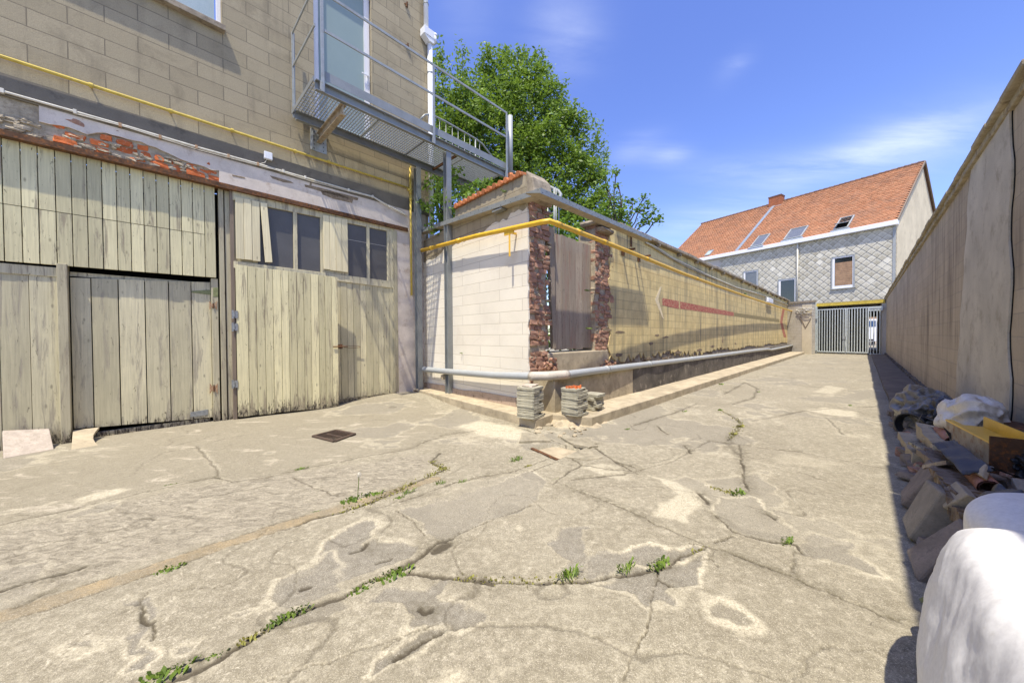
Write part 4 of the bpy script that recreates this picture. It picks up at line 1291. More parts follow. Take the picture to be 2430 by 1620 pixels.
m = MB(); m.box(FF, sl - .008, sl + .04, zt0 - .0, zr, .1, .11); m.box(FF, sl + .012, sl + .02, zt0, zr, .11, .14); m.build('rail_post', M['rail'], lan, bevel=.003)
for z in (zr, zm):
    m = MB(); m.box(FF, sp[0], sp[2] + .02, z - .022, z + .022, o_out + .012, o_out + .034); m.build('side_rail', M['rail'], lan, bevel=.003)
    m = MB(); m.beam(FF.P(sl + .01, z, .11), FF.P(sl + .01, z, o_out + .03), .02, .044); m.build('end_rail', M['rail'], lan, bevel=.003)
# cantilever beam and drilled wall plate
sb = FF.at(738, 320, .05)[0]
so = FF.at(831, 250, DW - .1)[0]
sb = (sb + so) / 2
zb = zt0 - .065
m = MB()
fb = Frame(FF.P(sb, zb - .09, 0), nF, ZUP, dF)
m.box(fb, .02, DW - .02, .075, .085, -.045, .045); m.box(fb, .02, DW - .02, -.085, -.075, -.045, .045); m.box(fb, .02, DW - .02, -.075, .075, -.004, .004)
m.build('cantilever_beam', M['rustbright'], lan)
m = MB(); m.box(FF, sb - .14, sb + .14, zb - .34, zb + .05, .0, .012); m.box(FF, sb - .13, sb - .12, zb - .34, zb + .05, .012, .1); m.build('wall_plate', M['galv'], lan)
m = MB()
for i in range(5):
    for q in (-.08, .08):
        c = FF.P(sb + q, zb - .3 + i * .075, .012)
        m.tube([c, c + nF * .003], .009, 8)
m.build('plate_holes', M['black'], lan)
m = MB(); s = FF.at(1060, 400, .7)[0]; m.beam(FF.P(s, zg0 - .05, .15), FF.P(s, zg0 - .05, DW - .05), .04, .04); m.build('cross_angle', M['rust'], lan)


def column(px, o, z0, z1):
    s = FF.at(px, 700, o)[0]
    m = MB(); w = .06
    m.box(FF, s - w, s + w, z0, z1, o + .052, o + .06); m.box(FF, s - w, s + w, z0, z1, o - .06, o - .052); m.box(FF, s - .004, s + .004, z0, z1, o - .052, o + .052)
    c = m.build('column', M['steel'], lan)
    m = MB(); m.box(FF, s - .1, s + .1, z0, z0 + .012, o - .1, o + .1); m.build('base_plate', M['rust'], c)
    return s


column(993, .17, .10, zt0 - .06)
column(1064, 1.2, .03, zt0 - .06)
# handrail with thin balusters on the wall side beyond the corner
t = thing('stair_handrail', 'curved grey tube handrail with thin balusters along the far side of the landing', 'handrail', tuple(FF.P(sr - 1, 5.4, .1)))
oh = .1
hp = [(997, 284), (1008, 273), (1022, 271), (1060, 290), (1100, 313), (1128, 329), (1145, 342), (1160, 362), (1178, 384)]
hpts = [FF.P(*FF.at(x, y, oh), oh) for x, y in hp]
m = MB(); m.tube(hpts, .021, 10); m.build('tube', M['rail'], t, smooth=True)
for x, y in ((1043, 281), (1058, 289), (1073, 297), (1087, 305), (1102, 314), (1115, 321), (1128, 329), (1138, 336)):
    a, b = FF.at(x, y, oh)
    m = MB(); m.tube([FF.P(a, zt1 - .05, oh), FF.P(a, b, oh)], .008 if x != 1128 else .02, 6); m.build('baluster', M['rail'], t, smooth=True)
# the stair's lower flight behind the white wall
t = thing('stair_railing', 'bent pale tube railing with upright bars behind the broken brick pier', 'railing', tuple(atY(1310, 560, 7.6)))
m = MB(); m.tube([atY(x, y, d) for x, y, d in ((1170, 384, 9.4), (1215, 407, 9.0), (1262, 425, 8.4), (1286, 435, 8.1), (1308, 445, 7.9), (1325, 453, 7.7), (1331, 462, 7.5), (1327, 472, 7.4), (1318, 477, 7.3), (1302, 474, 7.25), (1290, 481, 7.2))], .034, 10); m.build('tube', M['rail'], t, smooth=True)
for x, y0, y1, r in ((1300, 474, 600, .012), (1315, 448, 610, .018), (1319.5, 450, 610, .014), (1326, 470, 600, .014), (1288, 482, 600, .014)):
    m = MB(); m.tube([atY(x, y0, 7.5), atY(x, y1, 7.5)], r, 6); m.build('upright', M['rail'], t, smooth=True)
# standing flue pipe at the end of the landing
a9 = FF.at(1211, 340, DW - .05)[0]
t = thing('vent_pipe', 'grey vertical vent pipe with orange clay foot at the landing end', 'pipe', tuple(FF.P(a9, 5, DW)))
zt2, zt3, zt4 = (FF.at(1211, y, DW - .05)[1] for y in (276, 412, 440))
m = MB(); m.tube([FF.P(a9, zt3, DW - .05), FF.P(a9, zt2, DW - .05)], .062, 14); m.build('pipe', M['pvc'], t, smooth=True)
m = MB(); m.tube([FF.P(a9, zt3 - .9, DW - .05), FF.P(a9, zt3, DW - .05)], .067, 14); m.build('clay_foot', M['tile'], t, smooth=True)

# ------------------------------------------------------------------ short white wall
TH = .42
zwt = FW.at(1241, 430)[1]
zbare = FW.at(1225, 500)[1]
ww = thing('white_block_wall', 'short whitewashed block wall with bare unpainted top and clay tile edge', 'wall', tuple(FW.P(1.5, 0, 0)))
m = MB()
bot = [(s, lerp(3.1, zbare, s / LW) + random.uniform(-.05, .05)) for s in np.arange(0.0, LW - .02, .1)]
m.solid(FW, [(-.02, .0)] + [(LW - .01, .0)] + [(LW - .015 + random.uniform(-.015, .015), z) for z in np.arange(.3, zbare - .1, .12)] + [(LW - .03, zbare)] + bot[::-1], -.03, 0, .5)
m.solid(FW, [(-.02, .0), (LW - .2, .0), (LW - .2, zbare)] + bot[:-2][::-1], -TH, -.03, .5)
m.build('wall', M['whitewall'], ww)
m = MB()
topz = [FW.at(*q)[1] for q in ((1005, 545), (1060, 528), (1080, 487), (1160, 452), (1241, 422))]
tops = [FW.at(*q)[0] for q in ((1005, 545), (1060, 528), (1080, 487), (1160, 452), (1241, 422))]
zc0 = FW.at(1160, 452)[1]
m.solid(FW, bot + [(LW - .08, zbare), (LW - .06, zbare + .2), (LW - .1, zc0 - .02), (tops[2], zc0 - .03), (tops[2] - .05, zc0 - .3), (tops[1], zc0 - .35), (.0, zc0 - .4)], -TH, -.012, .5)
m.build('bare_top', M['rawwall'], ww)
m = MB()
for i in range(13):
    s0 = lerp(tops[2], LW - .12, i / 13); s1_ = lerp(tops[2], LW - .12, (i + 1) / 13)
    fr = FW
    pts = [fr.P((s0 + s1_) / 2, zc0 + .005, .05), fr.P((s0 + s1_) / 2, zc0 + .05, -.25)]
    m.tube(pts, [.05, .045], 9, random.random())
m.box(FW, tops[2], LW - .12, zc0 - .025, zc0 + .005, -.3, .04)
m.build('clay_tile_edge', M['tile'], ww, smooth=False)
m = MB()
m.solid(FW, [(LW - .12, zc0 - .5), (LW + .12, zc0 - .45), (LW + .05, zc0 - .1), (LW - .1, zc0 + .06)], -.5, -.05)
m.build('cap_stone', M['coping'], ww, bevel=.02)
# sagging skirt of plaster at the foot
m = MB()
for i in range(24):
    pass
m.solid(FW, [(0.0, .0), (LW - .3, .0), (LW - .3, .30), (lerp(0, LW, .6), .29), (lerp(0, LW, .45), .25), (lerp(0, LW, .25), .28), (0, .26)], -.02, .025)
m.build('plaster_skirt', plain('brownish_skirt', (.47, .36, .27), .95, var=.2, scale=5, dirt=(.22, .16, .11), dirt_at=(.55, .68), bump=.5), ww)
# small ivy sprig on the white wall
# broken brick pier at the corner
pier = thing('brick_pier', 'crumbling red brick end of the wall beside the grey board door', 'pier', tuple(FA.P(.25, 0, 0)))
yawA = math.atan2(dA.y, dA.x)


def ragged(fr, s0, s1, z0, z1, o, depth, dens=1.0, yaw=yawA, mat='oldbrick', name='brickwork', parent=None, bulge=None):
    m = MB(); mm = MB()
    z = z0
    while z < z1:
        h = random.choice([.065, .075, .085])
        s = s0 + random.uniform(.02, .06)
        w2 = (bulge(z) if bulge else 0)
        while s < s1 + w2:
            w = random.choice([.12, .18, .2, .1])
            if random.random() < .8 * dens:
                m.rock(fr.P(s + w / 2, z + h / 2, o - depth / 2 + random.uniform(-.016, .012)), (w * random.uniform(.9, 1.06), depth, h * 1.05), yaw + random.uniform(-.08, .08), .09, rnd=.05)
            if random.random() < .95:
                mm.rock(fr.P(max(s + random.uniform(0, w), s0 + .12), z + h, o - depth / 2 - .012 + random.uniform(-.02, .015)), (random.uniform(.06, .2), depth, random.uniform(.025, .05)), yaw, .22, .9)
            s += w + .012
        z += h + .012
    m.build(name, M[mat], parent); mm.build('mortar', M['mortar'], parent)


t1300 = FA.at(1302, 700)[0]
ztp = FA.at(1275, 472)[1]
m = MB(); m.box(FA, .02, t1300 - .06, .1, ztp - .06, -.4, -.025); m.build('core', M['mortar'], pier)
ragged(FA, .0, t1300 - .06, .14, ztp, .0, .2, parent=pier, bulge=lambda z: .16 * max(0, 1.3 - z) if z < 1.3 else 0)
# ------------------------------------------------------------------ long yellow wall
yw = thing('yellow_block_wall', 'long yellow painted block wall with a faded red arrow beside the alley', 'wall', tuple(FA.P(12, 0, 0)))
tE = FA.at(1869, 760)[0]
tY = FA.at(1447, 700)[0]
ct = [FA.at(1480, 530, .08), FA.at(1871, 714, .08)]
zcp = sum(p[1] for p in ct) / 2
zpl = FA.at(1450, 881, .46)[1]
m = MB(); m.box(FA, tY - .1, tE, .1, zcp - .06, -.45, -.03); m.build('core', M['mortar'], yw)
# painted skin with torn edges
L = []
n = 46
zs = np.linspace(zpl + .12, zcp - .06, n)
for i, z in enumerate(zs):
    L.append((tY + random.uniform(-.045, .045) + .05 * math.sin(i * .9), z))
bt = []
t_ = tY
i = 0
while t_ < tE:
    base = zpl + .10 + .10 * math.exp(-((t_ - 3.6) / .9) ** 2) + .05 * math.sin(t_ * 1.3)
    bt.append((t_, base + random.uniform(-.06, .10) * (1.4 if t_ < 9 else .7)))
    t_ += random.uniform(.04, .16); i += 1
bt[0] = L[0]
m = MB(); m.solid(FA, bt + [(tE, zpl), (tE, zcp - .06)] + L[::-1][:-1], -.035, 0, .5)
m.build('painted_skin', M['yellowwall'], yw)
m = MB()
for i in range(130):
    s = tY + abs(random.gauss(0, 5.5)); z = zpl + random.uniform(.0, .2)
    if s < tE - .2:
        m.rock(FA.P(s, z, -.045), (random.uniform(.08, .22), .05, random.uniform(.04, .07)), yawA, .12)
m.build('exposed_brick', M['flakebare'], yw)
# lifted flakes of render
m = MB()
for (x, y, w, h) in ((1440, 782, .35, .04), (1470, 788, .5, .03), (1560, 795, .3, .03), (1545, 815, .25, .05), (1580, 800, .5, .03), (1715, 806, .25, .14), (1712, 825, .3, .06), (1690, 822, .5, .05), (1745, 815, .3, .05), (1660, 830, .5, .05), (1470, 842, .4, .05), (1610, 836, .7, .05), (1540, 850, .5, .04)):
    a, b = FA.at(x, y)
    q = [(a + w * math.cos(k) * random.uniform(.4, 1.0) * .6, b + h * math.sin(k) * random.uniform(.5, 1.1)) for k in np.linspace(0, 5.6, 9)]
    m.solid(FA, q, -.02, .004 + random.uniform(0, .001), random.random())
m.build('flaked_spot', M['flakebare'], yw)
# plinth
m = MB()
def pofs(t): return lerp(.46, .26, min(1, max(0, (t - 3) / 20)))
frA = Frame(FA.o, FA.e1, FA.n, ZUP)
m.solid(frA, [(tY + .15, -.3), (tE, -.3)] + [(t, pofs(t) + random.uniform(-.012, .012)) for t in np.linspace(tE, tY + .15, 40)], .1, zpl)
m.build('plinth', M['plinth'], yw, bevel=.01)
m = MB(); m.box(FA, .1, tY + .15, .1, zpl - .012, -.3, .45); m.build('bare_plinth', M['ledge'], yw, bevel=.01)
# coping
m = MB()
tc = FA.at(1470, 525, .1)[0]
s = tc
while s < tE + .2:
    l = min(random.uniform(.9, 1.1), tE + .3 - s)
    dz = random.uniform(-.012, .012)
    m.solid(FA, [(s, zcp - .06 + dz), (s + l - .01, zcp - .06 + dz), (s + l - .01, zcp + .03 + dz), (s, zcp + .03 + dz)], -.5, .12 + random.uniform(-.02, .02))
    s += l
m.build('coping', M['coping'], yw, bevel=.015)
m = MB()
for i in range(16):
    s = tc + .6 + i * 1.5
    m.rock(FA.P(s, zcp - .1, .06), (.09, .12, .09), yawA, .2)
m.build('coping_bracket', M['coping'], yw)
# cables under the coping, and a few things growing in the joint
t = thing('cable', 'sagging pale cable strung under the coping of the yellow wall', 'cable', tuple(FA.P(12, 3.2, .05)))
m = MB(); m.tube([FA.P(*FA.at(x, y, .05), .05) for x, y in ((1534, 576), (1560, 588), (1596, 612), (1640, 633), (1680, 653), (1715, 668), (1748, 682), (1800, 697), (1850, 715), (1871, 724), (1880, 738), (1905, 748), (1922, 752))], .018, 6)
m.build('strand', M['dirtywhite'], t, smooth=True)
m = MB(); m.tube([FA.P(*FA.at(x, y, .04), .04) for x, y in ((1532, 575), (1560, 592), (1590, 611), (1640, 638), (1700, 664))], .012, 6); m.build('strand', M['greymetal'], t, smooth=True)

# painted marks
def mark(pts, mat, label):
    m = MB(); m.solid(FA, [FA.at(*q) for q in pts], -.01, .003); o = m.build('painted_mark', M[mat], yw); o['label'] = label


mark([(1571.7, 707), (1611, 714.5), (1611, 733), (1571.7, 724)], 'redpaint', 'faded red painted bar')
mark([(1614, 715.5), (1741, 741), (1741, 750), (1614, 732.5)], 'redpaint', 'faded red painted bar')
mark([(1742, 741.5), (1849, 757.5), (1849, 764), (1742, 750)], 'olivepaint', 'faded olive painted bar')
mark([(1857, 733), (1862.5, 733), (1856.5, 764), (1866, 800), (1860, 800), (1851, 764)], 'redpaint', 'red painted arrow head')
mark([(1566, 682), (1570, 679), (1562, 710), (1576, 758), (1571, 752), (1554, 711)], 'whitepaint', 'faded white painted arrow head')

# wall lamp
a, b = FA.at(1827, 714, .08)
t = thing('wall_lamp', 'oblong white bulkhead lamp fixed high on the yellow wall', 'lamp', tuple(FA.P(a, b, 0)))
m = MB(); m.box(FA, a - .75, a + .75, b - .12, b + .14, .02, .13); m.build('diffuser', M['whitepvc'], t, bevel=.04)
m = MB(); m.box(FA, a - .8, a + .8, b - .15, b + .17, .0, .02); m.build('base', M['dirtywhite'], t)

# ------------------------------------------------------------------ board door in the gap
bd = thing('board_door', 'silver grey weathered board door closing the gap between the brick piers', 'door', tuple(FA.P(1.2, .9, -.2)))
ob = -.12
bx = [FA.at(x, 700, ob)[0] for x in (1318, 1333, 1350, 1367, 1383, 1404, 1412)]
tb2, bb2 = line((1316, 552), (1404, 582), FA), line((1298, 829), (1412, 831), FA)
tpf = FA.at(1316, 552, ob); tpg = FA.at(1404, 582, ob)
btf = FA.at(1340, 829, ob)[1]
TB = lambda s: tpf[1] + (tpg[1] - tpf[1]) * (s - tpf[0]) / (tpg[0] - tpf[0])
boards(FA, bx, lambda s: TB(s) + random.uniform(-.02, .02), lambda s: btf + random.uniform(-.01, .02), ob - .03, ob, .005, M['greywood'], 'boards', bd)
pa_, pb_ = FA.at(1301, 545, ob + .04)[0], FA.at(1315, 545, ob + .04)[0]
z0_, z1_ = FA.at(1305, 828, ob)[1], FA.at(1308, 541, ob)[1]
m = MB(); m.solid(FA, [(pa_ + .12, z0_), (pb_ + .03, z0_), (pb_, z1_), (pa_, z1_)], ob - .02, ob + .05); m.build('post', M['greywood'], bd, bevel=.004)
pa_, pb_ = FA.at(1284, 540, ob)[0], FA.at(1291, 540, ob)[0]
m = MB(); m.solid(FA, [(pa_ + .12, z0_), (pb_ + .12, z0_), (pb_, z1_ + .02), (pa_, z1_ + .02)], ob - .06, ob - .0); m.build('batten', M['greywood'], bd, bevel=.004)
t = thing('sill_block', 'pale concrete sill block under the grey board door', 'sill', tuple(FA.P(1.2, .7, -.1)))
s0, s1_ = FA.at(1298, 850, 0)[0], FA.at(1430, 850, 0)[0]
zt_, zb_ = FA.at(1340, 836, .02)[1], zpl - .02
m = MB(); m.box(FA, t1300 - .04, tY - .1, zb_, zt_, -.5, .01); m.build('block', M['ledge'], t, bevel=.02)
# right pier
pr = thing('brick_pier', 'crumbling brick pier with a stone on top where the yellow wall starts', 'pier', tuple(FA.P(tY - .2, 0, 0)))
tR = FA.at(1412, 700)[0]
zr_ = FA.at(1430, 540)[1]
m = MB(); m.box(FA, tR + .04, tY + .1, zt_ - .05, zr_ - .06, -.42, -.025); m.build('core', M['mortar'], pr)
ragged(FA, tR, tY + .02, zt_, zr_, .0, .24, parent=pr)
a, b = FA.at(1425, 528, 0)
m = MB(); m.rock(FA.P(a, b - .04, -.1), (.62, .5, .09), yawA, .1); m.rock(FA.P(a + .1, b - .17, -.1), (.55, .45, .08), yawA, .14); m.build('top_stone', M['coping'], pr)
# heap of crumbs on the sill ends
m = MB()
for i in range(70):
    m.rock(FA.P(random.gauss(tY - .12, .16), zb_ + .02 + abs(random.gauss(0, .05)), .02 + random.uniform(-.05, .06)), [random.uniform(.02, .06)] * 3, random.uniform(0, 3), .3)
for i in range(50):
    m.rock(FA.P(random.gauss(t1300 + .0, .1), .76 + abs(random.gauss(0, .08)), .01 + random.uniform(-.05, .05)), [random.uniform(.02, .06)] * 3, random.uniform(0, 3), .3)
tag(m.build('brick_rubble', M['oldbrick']), 'pale crumbs of broken brick lying on the sill', kind='stuff')
# stack of orange bricks seen through the slit
m = MB()
for k in range(7):
    m.rock(FA.P(t1300 + .12 + random.uniform(-.05, .1), 1.55 + k * .2, -.75), (.3, .22, .1), random.uniform(0, 3), .04)
tag(m.build('tile_stack', M['tile']), 'orange clay tiles piled behind the grey board door', 'tile stack')

# ------------------------------------------------------------------ grey end block and shadow-like V lines before the gate
gb = thing('grey_end_wall', 'short pale grey wall with shadow-like V lines between yellow wall and gate', 'wall', tuple(FA.P(tE + 1, 0, 0)))
gpt = gz(1926, 840)
ga_ = FA.P(tE - .1, 0, .0)
gv = Vector((gpt.x - ga_.x, gpt.y - ga_.y, 0)); gl = gv.length
FGB = Frame(ga_, gv, ZUP, Vector((gv.y, -gv.x, 0)))
gsp = gl * .62
m = MB(); m.box(FGB, 0, gl, -.05, zcp - .25, -.4, 0); m.build('wall', M['greyblock'], gb)
m = MB(); m.box(FGB, gsp, gl, -.05, zcp - .35, 0, .02); m.build('cream_end', M['cream_render'], gb)
m = MB(); m.box(FGB, -.05, gl + .05, zcp - .25, zcp - .12, -.45, .06); m.build('coping', M['coping'], gb)
m = MB()
for q in (((1899, 752), (1912, 778)), ((1912, 778), (1924, 757))):
    a, b = FGB.at(*q[0], .02), FGB.at(*q[1], .02)
    m.beam(FGB.P(*a, .03), FGB.P(*b, .03), .035, .04)
m.build('bracket', M['darkwood'], gb)  # dark brown bars paint the shadow-like V lines on the wall
m = MB()
for k in range(9):
    a, b = FGB.at(1908 + random.uniform(-10, 14), 737 + random.uniform(-6, 4), .05)
    m.tube([FGB.P(a + .25 * math.cos(q) * (1 + .2 * math.sin(q * 3 + k)), b + .1 * math.sin(q + k), .06 + .03 * k % .1) for q in np.linspace(0, 5, 9)], .018, 5)
m.build('cable_tangle', M['dirtywhite'], gb)

# ------------------------------------------------------------------ pipes along the two walls
ye = thing('gas_main', 'bright yellow gas main bending round the brick corner and along the wall', 'pipe', tuple(FA.P(6, 2.9, .2)))
wo, ao0, ao1 = .16, .54, .22
zW = FW.at(975, 603, wo)[1]
cpt = [FW.P(-.02, zW, wo)]
a, b = FW.at(1255, 531, wo)
cc = gz(1302, 527, 0)
zy = 2.86
def isect(x, y, offW):
    a_, b_ = FW.at(x, y, offW); return FW.P(a_, b_, offW)
pc = isect(1286, 527, wo)
cpt += [isect(1130, 560, wo), pc]
e1 = FA.at(1326, 533, ao0); cpt += [isect(1302, 524, wo + .06) * .5 + FA.P(*FA.at(1306, 525, ao0), ao0) * .5, FA.P(*e1, ao0)]
for x, y in ((1400, 561), (1490, 596), (1616, 647), (1700, 678), (1800, 713), (1871, 736)):
    o = lerp(ao0, ao1, (x - 1326) / 545)
    cpt.append(FA.P(*FA.at(x, y, o), o))
cpt.append(FA.P(*FA.at(1905, 745.5, .38), .38)); cpt.append(FA.P(*FA.at(1930, 746.5, .5), .5))
m = MB(); m.tube(cpt, .040, 14); m.build('pipe', M['yellow'], ye, smooth=True)
for i, (u, v) in enumerate(((0, 1), (0, 1), (3, 4), (4, 5), (5, 6), (6, 7), (7, 8))):
    p = lerp(cpt[u], cpt[v], (.3, .75, .95, .6, .35, .3, .4)[i]); d_ = (cpt[v] - cpt[u]).normalized()
    m = MB(); m.tube([p - d_ * .06, p + d_ * .06], .046, 14); m.build('coupling', M['yellow'], ye, smooth=True)
p = isect(1209, 548, wo)
m = MB(); m.beam(p, p + Vector((0, 0, -.42)), .03, .03); m.beam(p + Vector((0, 0, -.02)), p + Vector((0, 0, -.02)) - nW * .15, .03, .03); m.beam(p + dW * -.12, p + dW * .1, .03, .11); m.build('bracket', M['yellow'], ye)
for x, y in ((1477, 600), (1515, 615)):
    a, b = FA.at(x, y, 0)
    m = MB(); m.box(FA, a - .05, a + .05, b - .06, b + .1, .0, .03); m.box(FA, a - .02, a + .02, b + .02, b + .06, .03, .3); m.build('wall_bracket', M['rust'], ye)
# grey drain pipe
gp = thing('drain_pipe', 'thick grey plastic drain pipe laid along the foot of the walls', 'pipe', tuple(FA.P(8, .7, .2)))
wo = .13
dp = [FW.P(*FW.at(x, y, wo), wo) for x, y in ((978, 872), (1009, 876), (1076, 882.5), (1174, 890), (1266, 892.5))]
ao = .2
pA = [FA.P(*FA.at(x, y, lerp(.54, .30, (x - 1300) / 550)), lerp(.54, .30, (x - 1300) / 550)) for x, y in ((1340, 889), (1400, 881), (1500, 868.5), (1600, 856.5), (1700, 844), (1790, 831.5), (1821, 828), (1830, 829.5), (1862, 823), (1885, 818))]
dp2 = dp + [lerp(dp[-1], pA[0], .5) + (nW + nA) * .035] + pA
m = MB(); m.tube(dp2, .062, 16); m.build('pipe', M['pvc'], gp, smooth=True)
e_ = dp2[-1]
m = MB(); m.tube([e_, e_ + dA * .8 + nA * .25 + Vector((0, 0, -.05)), e_ + dA * 1.3 + nA * .3 + Vector((0, 0, -.38))], .062, 12); m.build('outfall', M['pvc'], gp, smooth=True)
m = MB(); q = [dp2[4] + (dp2[4] - dp2[3]).normalized() * -.06, dp2[4], dp2[5], dp2[6], dp2[6] + (dp2[7] - dp2[6]).normalized() * .06]; m.tube(q, .072, 16); m.build('elbow', M['pvcbeige'], gp, smooth=True)
m = MB(); m.tube([dp2[0] - dW * .05, dp2[0], lerp(dp2[0], dp2[1], .9)], .07, 16); m.build('socket', M['pvcbeige'], gp, smooth=True)
for i in range(9):
    k = 7 + i % 6
    p = lerp(dp2[k], dp2[k + 1], .35); d_ = (dp2[k + 1] - dp2[k]).normalized()
    if i < 6:
        m = MB(); m.tube([p - d_ * .04, p + d_ * .04], .068, 16); m.build('coupling', M['pvc'], gp, smooth=True)
m = MB(); a, b = FW.at(1052, 893, .1); m.rock(FW.P(a, b - .01, .08), (.13, .14, .1), .5, .2); m.build('support_block', M['mortar'], gp)

# ------------------------------------------------------------------ folded steel gutter angle round the corner
sa = thing('steel_angle', 'folded grey steel angle carried round the wall corner above the yellow pipe', 'steel angle', tuple(FA.P(1, 3.4, .2)))
wof, aof = .13, .39
pcn = None
zsa = FW.at(1287, 452, wof)[1]
zsa2 = FA.at(1540, 564, aof)[1]
zW0 = FW.at(977, 555, wof)[1]
zsa = (zsa + FA.at(1287, 452, aof)[1]) / 2
lipW = Frame(FW.P(0, 0, 0), dW, ZUP, nW)
# corner where both lips meet
A0 = Matrix(((nW.x, nW.y), (nA.x, nA.y)))
rhs = Vector((C.dot(nW) + wof, C.dot(nA) + aof))
cor2 = A0.inverted() @ rhs
cor = Vector((cor2.x, cor2.y, 0))
sC_W = (cor - FW.o).dot(dW); sC_A = (cor - FA.o).dot(dA)
sEnd = FA.at(1546, 568, aof)[0]
sW0 = FW.at(977, 555, wof)[0]
m = MB()
hl = .085
m.solid(FW, [(sW0, zW0 - hl / 2), (sC_W, zsa - hl / 2), (sC_W, zsa + hl / 2), (sW0, zW0 + hl / 2)], wof - .005, wof)
m.solid(FA, [(sC_A, zsa - hl / 2), (sEnd, zsa2 - hl / 2), (sEnd, zsa2 + hl / 2), (sC_A, zsa + hl / 2)], aof - .005, aof)
m.build('lip', M['steel'], sa)
m = MB()
z0 = zsa - hl / 2
fw_, fa_ = .16, .17
m.face([FW.P(sW0, zW0 - hl / 2, wof - .005), FW.P(sW0, zW0 - hl / 2, wof - fw_), FW.P(sC_W - fa_, z0, wof - fw_), FW.P(sC_W, z0, wof - .005)][::-1])
m.face([FA.P(sC_A, z0, aof - .005), FA.P(sC_A - fw_, z0, aof - fa_), FA.P(sEnd, zsa2 - hl / 2, aof - fa_), FA.P(sEnd, zsa2 - hl / 2, aof - .005)])
m.face([FW.P(sW0, zW0 - hl / 2 + .006, wof - .005), FW.P(sW0, zW0 - hl / 2 + .006, wof - fw_), FW.P(sC_W - fa_, z0 + .006, wof - fw_), FW.P(sC_W, z0 + .006, wof - .005)])
m.face([FA.P(sC_A, z0 + .006, aof - .005), FA.P(sC_A - fw_, z0 + .006, aof - fa_), FA.P(sEnd, zsa2 - hl / 2 + .006, aof - fa_), FA.P(sEnd, zsa2 - hl / 2 + .006, aof - .005)][::-1])
m.build('flange', plain('undercoat_steel', (.40, .36, .28), .6, metal=.1, var=.2, scale=8, dirt=(.3, .22, .14), bump=.1), sa)
m = MB()
for i in range(40):
    s = lerp(sC_A + .05, sEnd - .05, i / 39); z = lerp(zsa, zsa2, i / 39)
    c = FA.P(s, z + (.022 if i % 2 else -.022), aof); m.tube([c, c + nA * .003], .006, 6)
for i in range(34):
    s = lerp(sW0 + .05, sC_W - .05, i / 33); z = lerp(zW0, zsa, i / 33)
    c = FW.P(s, z + (.022 if i % 2 else -.022), wof); m.tube([c, c + nW * .003], .006, 6)
m.build('bolt_holes', M['black'], sa)
a, b = FW.at(1190, 500, .0)
m = MB(); m.box(FW, a - .05, a + .07, b + .0, b + .12, .0, .08); m.box(FW, a - .12, a + .14, b - .03, b, .0, .12); m.build('wall_bracket', M['steel'], sa)
a, b = FA.at(1497, 560, .0)
m = MB(); m.box(FA, a - .03, a + .03, b - .25, b + .0, .0, .02); m.box(FA, a - .03, a + .03, b + .0, b + .02, .0, .3); m.build('wall_bracket', M['rust'], sa)

# ------------------------------------------------------------------ tall wall on the right
rw = thing('tall_wall', 'tall shaded brown block wall with a pale cement band along the right side', 'wall', tuple(FB.P(10, 0, 0)))
HB = 3.62
tb0, tb1 = FB.at(2300, 800)[0], FB.at(2370, 800)[0]
tbe = 32.0
x0a = FB.at(2270, 900)[0]; x0b = FB.at(2308, 500)[0]
x1a = FB.at(2402, 1000)[0]; x1b = FB.at(2405, 400)[0]
m = MB(); m.box(FB, -6, tbe, -.1, HB, -.3, 0, .5); m.build('wall', M['rightwall'], rw)
m = MB()
pl = [(x0a + .25 * math.sin(i * 1.7) * .2 + lerp(0, x0b - x0a, i / 18) + random.uniform(-.03, .03), lerp(.0, HB, i / 18)) for i in range(19)]
pr_ = [(lerp(x1a, x1b, i / 24) + .05 * math.sin(i * .9) + random.uniform(-.012, .012), lerp(.0, HB, i / 24)) for i in range(25)]
m.solid(FB, pr_ + pl[::-1], -.01, .022); m.build('cement_band', M['cementband'], rw)
m = MB()
for i in range(24):
    p0_, p1_ = pr_[i], pr_[i + 1]
    m.beam(FB.P(p0_[0] - .004, p0_[1], .004), FB.P(p1_[0] - .004, p1_[1], .004), .008, .008)
m.build('crack_line', M['black'], rw)
m = MB()
s = -6.0
while s < tbe:
    l = random.uniform(.55, .75) if s > 3.2 else .9
    dz = random.uniform(-.012, .012) + (.10 if s < 3.1 else 0)
    m.solid(FB, [(s, HB + dz - .02), (s + l - .012, HB + dz - .02), (s + l - .012, HB + .05 + dz), (s, HB + .05 + dz)], -.4, .09 + random.uniform(-.012, .012))
    s += l
m.build('coping', M['capright'], rw, bevel=.02)
m = MB()
s = -6.0
while s < tbe:
    m.solid(FB, [(s, HB - .1), (s + .5, HB - .1 + random.uniform(-.01, .01)), (s + .5, HB - .02), (s, HB - .02)], -.02, .045 + random.uniform(-.012, .012)); s += .5
m.build('mortar_fillet', M['capright'], rw, bevel=.012)
m = MB()
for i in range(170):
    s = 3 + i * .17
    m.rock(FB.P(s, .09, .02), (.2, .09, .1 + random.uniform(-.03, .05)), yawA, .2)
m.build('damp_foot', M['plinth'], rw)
# ------------------------------------------------------------------ house over the passage
sE = FH.at(2125, 560)[0]
house = thing('gabled_house', 'slate clad house with red tiled roof spanning the alley end', 'house', tuple(FH.P(-3, 0, 0)))
zE = FH.at(2125, 520)[1]
z_bm = FH.at(2000, 717)[1]       # underside of the cladding
sB0 = FH.at(1927, 725)[0] - .1
FGb = Frame(FH.P(sE, 0, 0), -hn, ZUP, hd)   # gable wall
ra, rz = FGb.at(2189, 386)
SL = -16.5
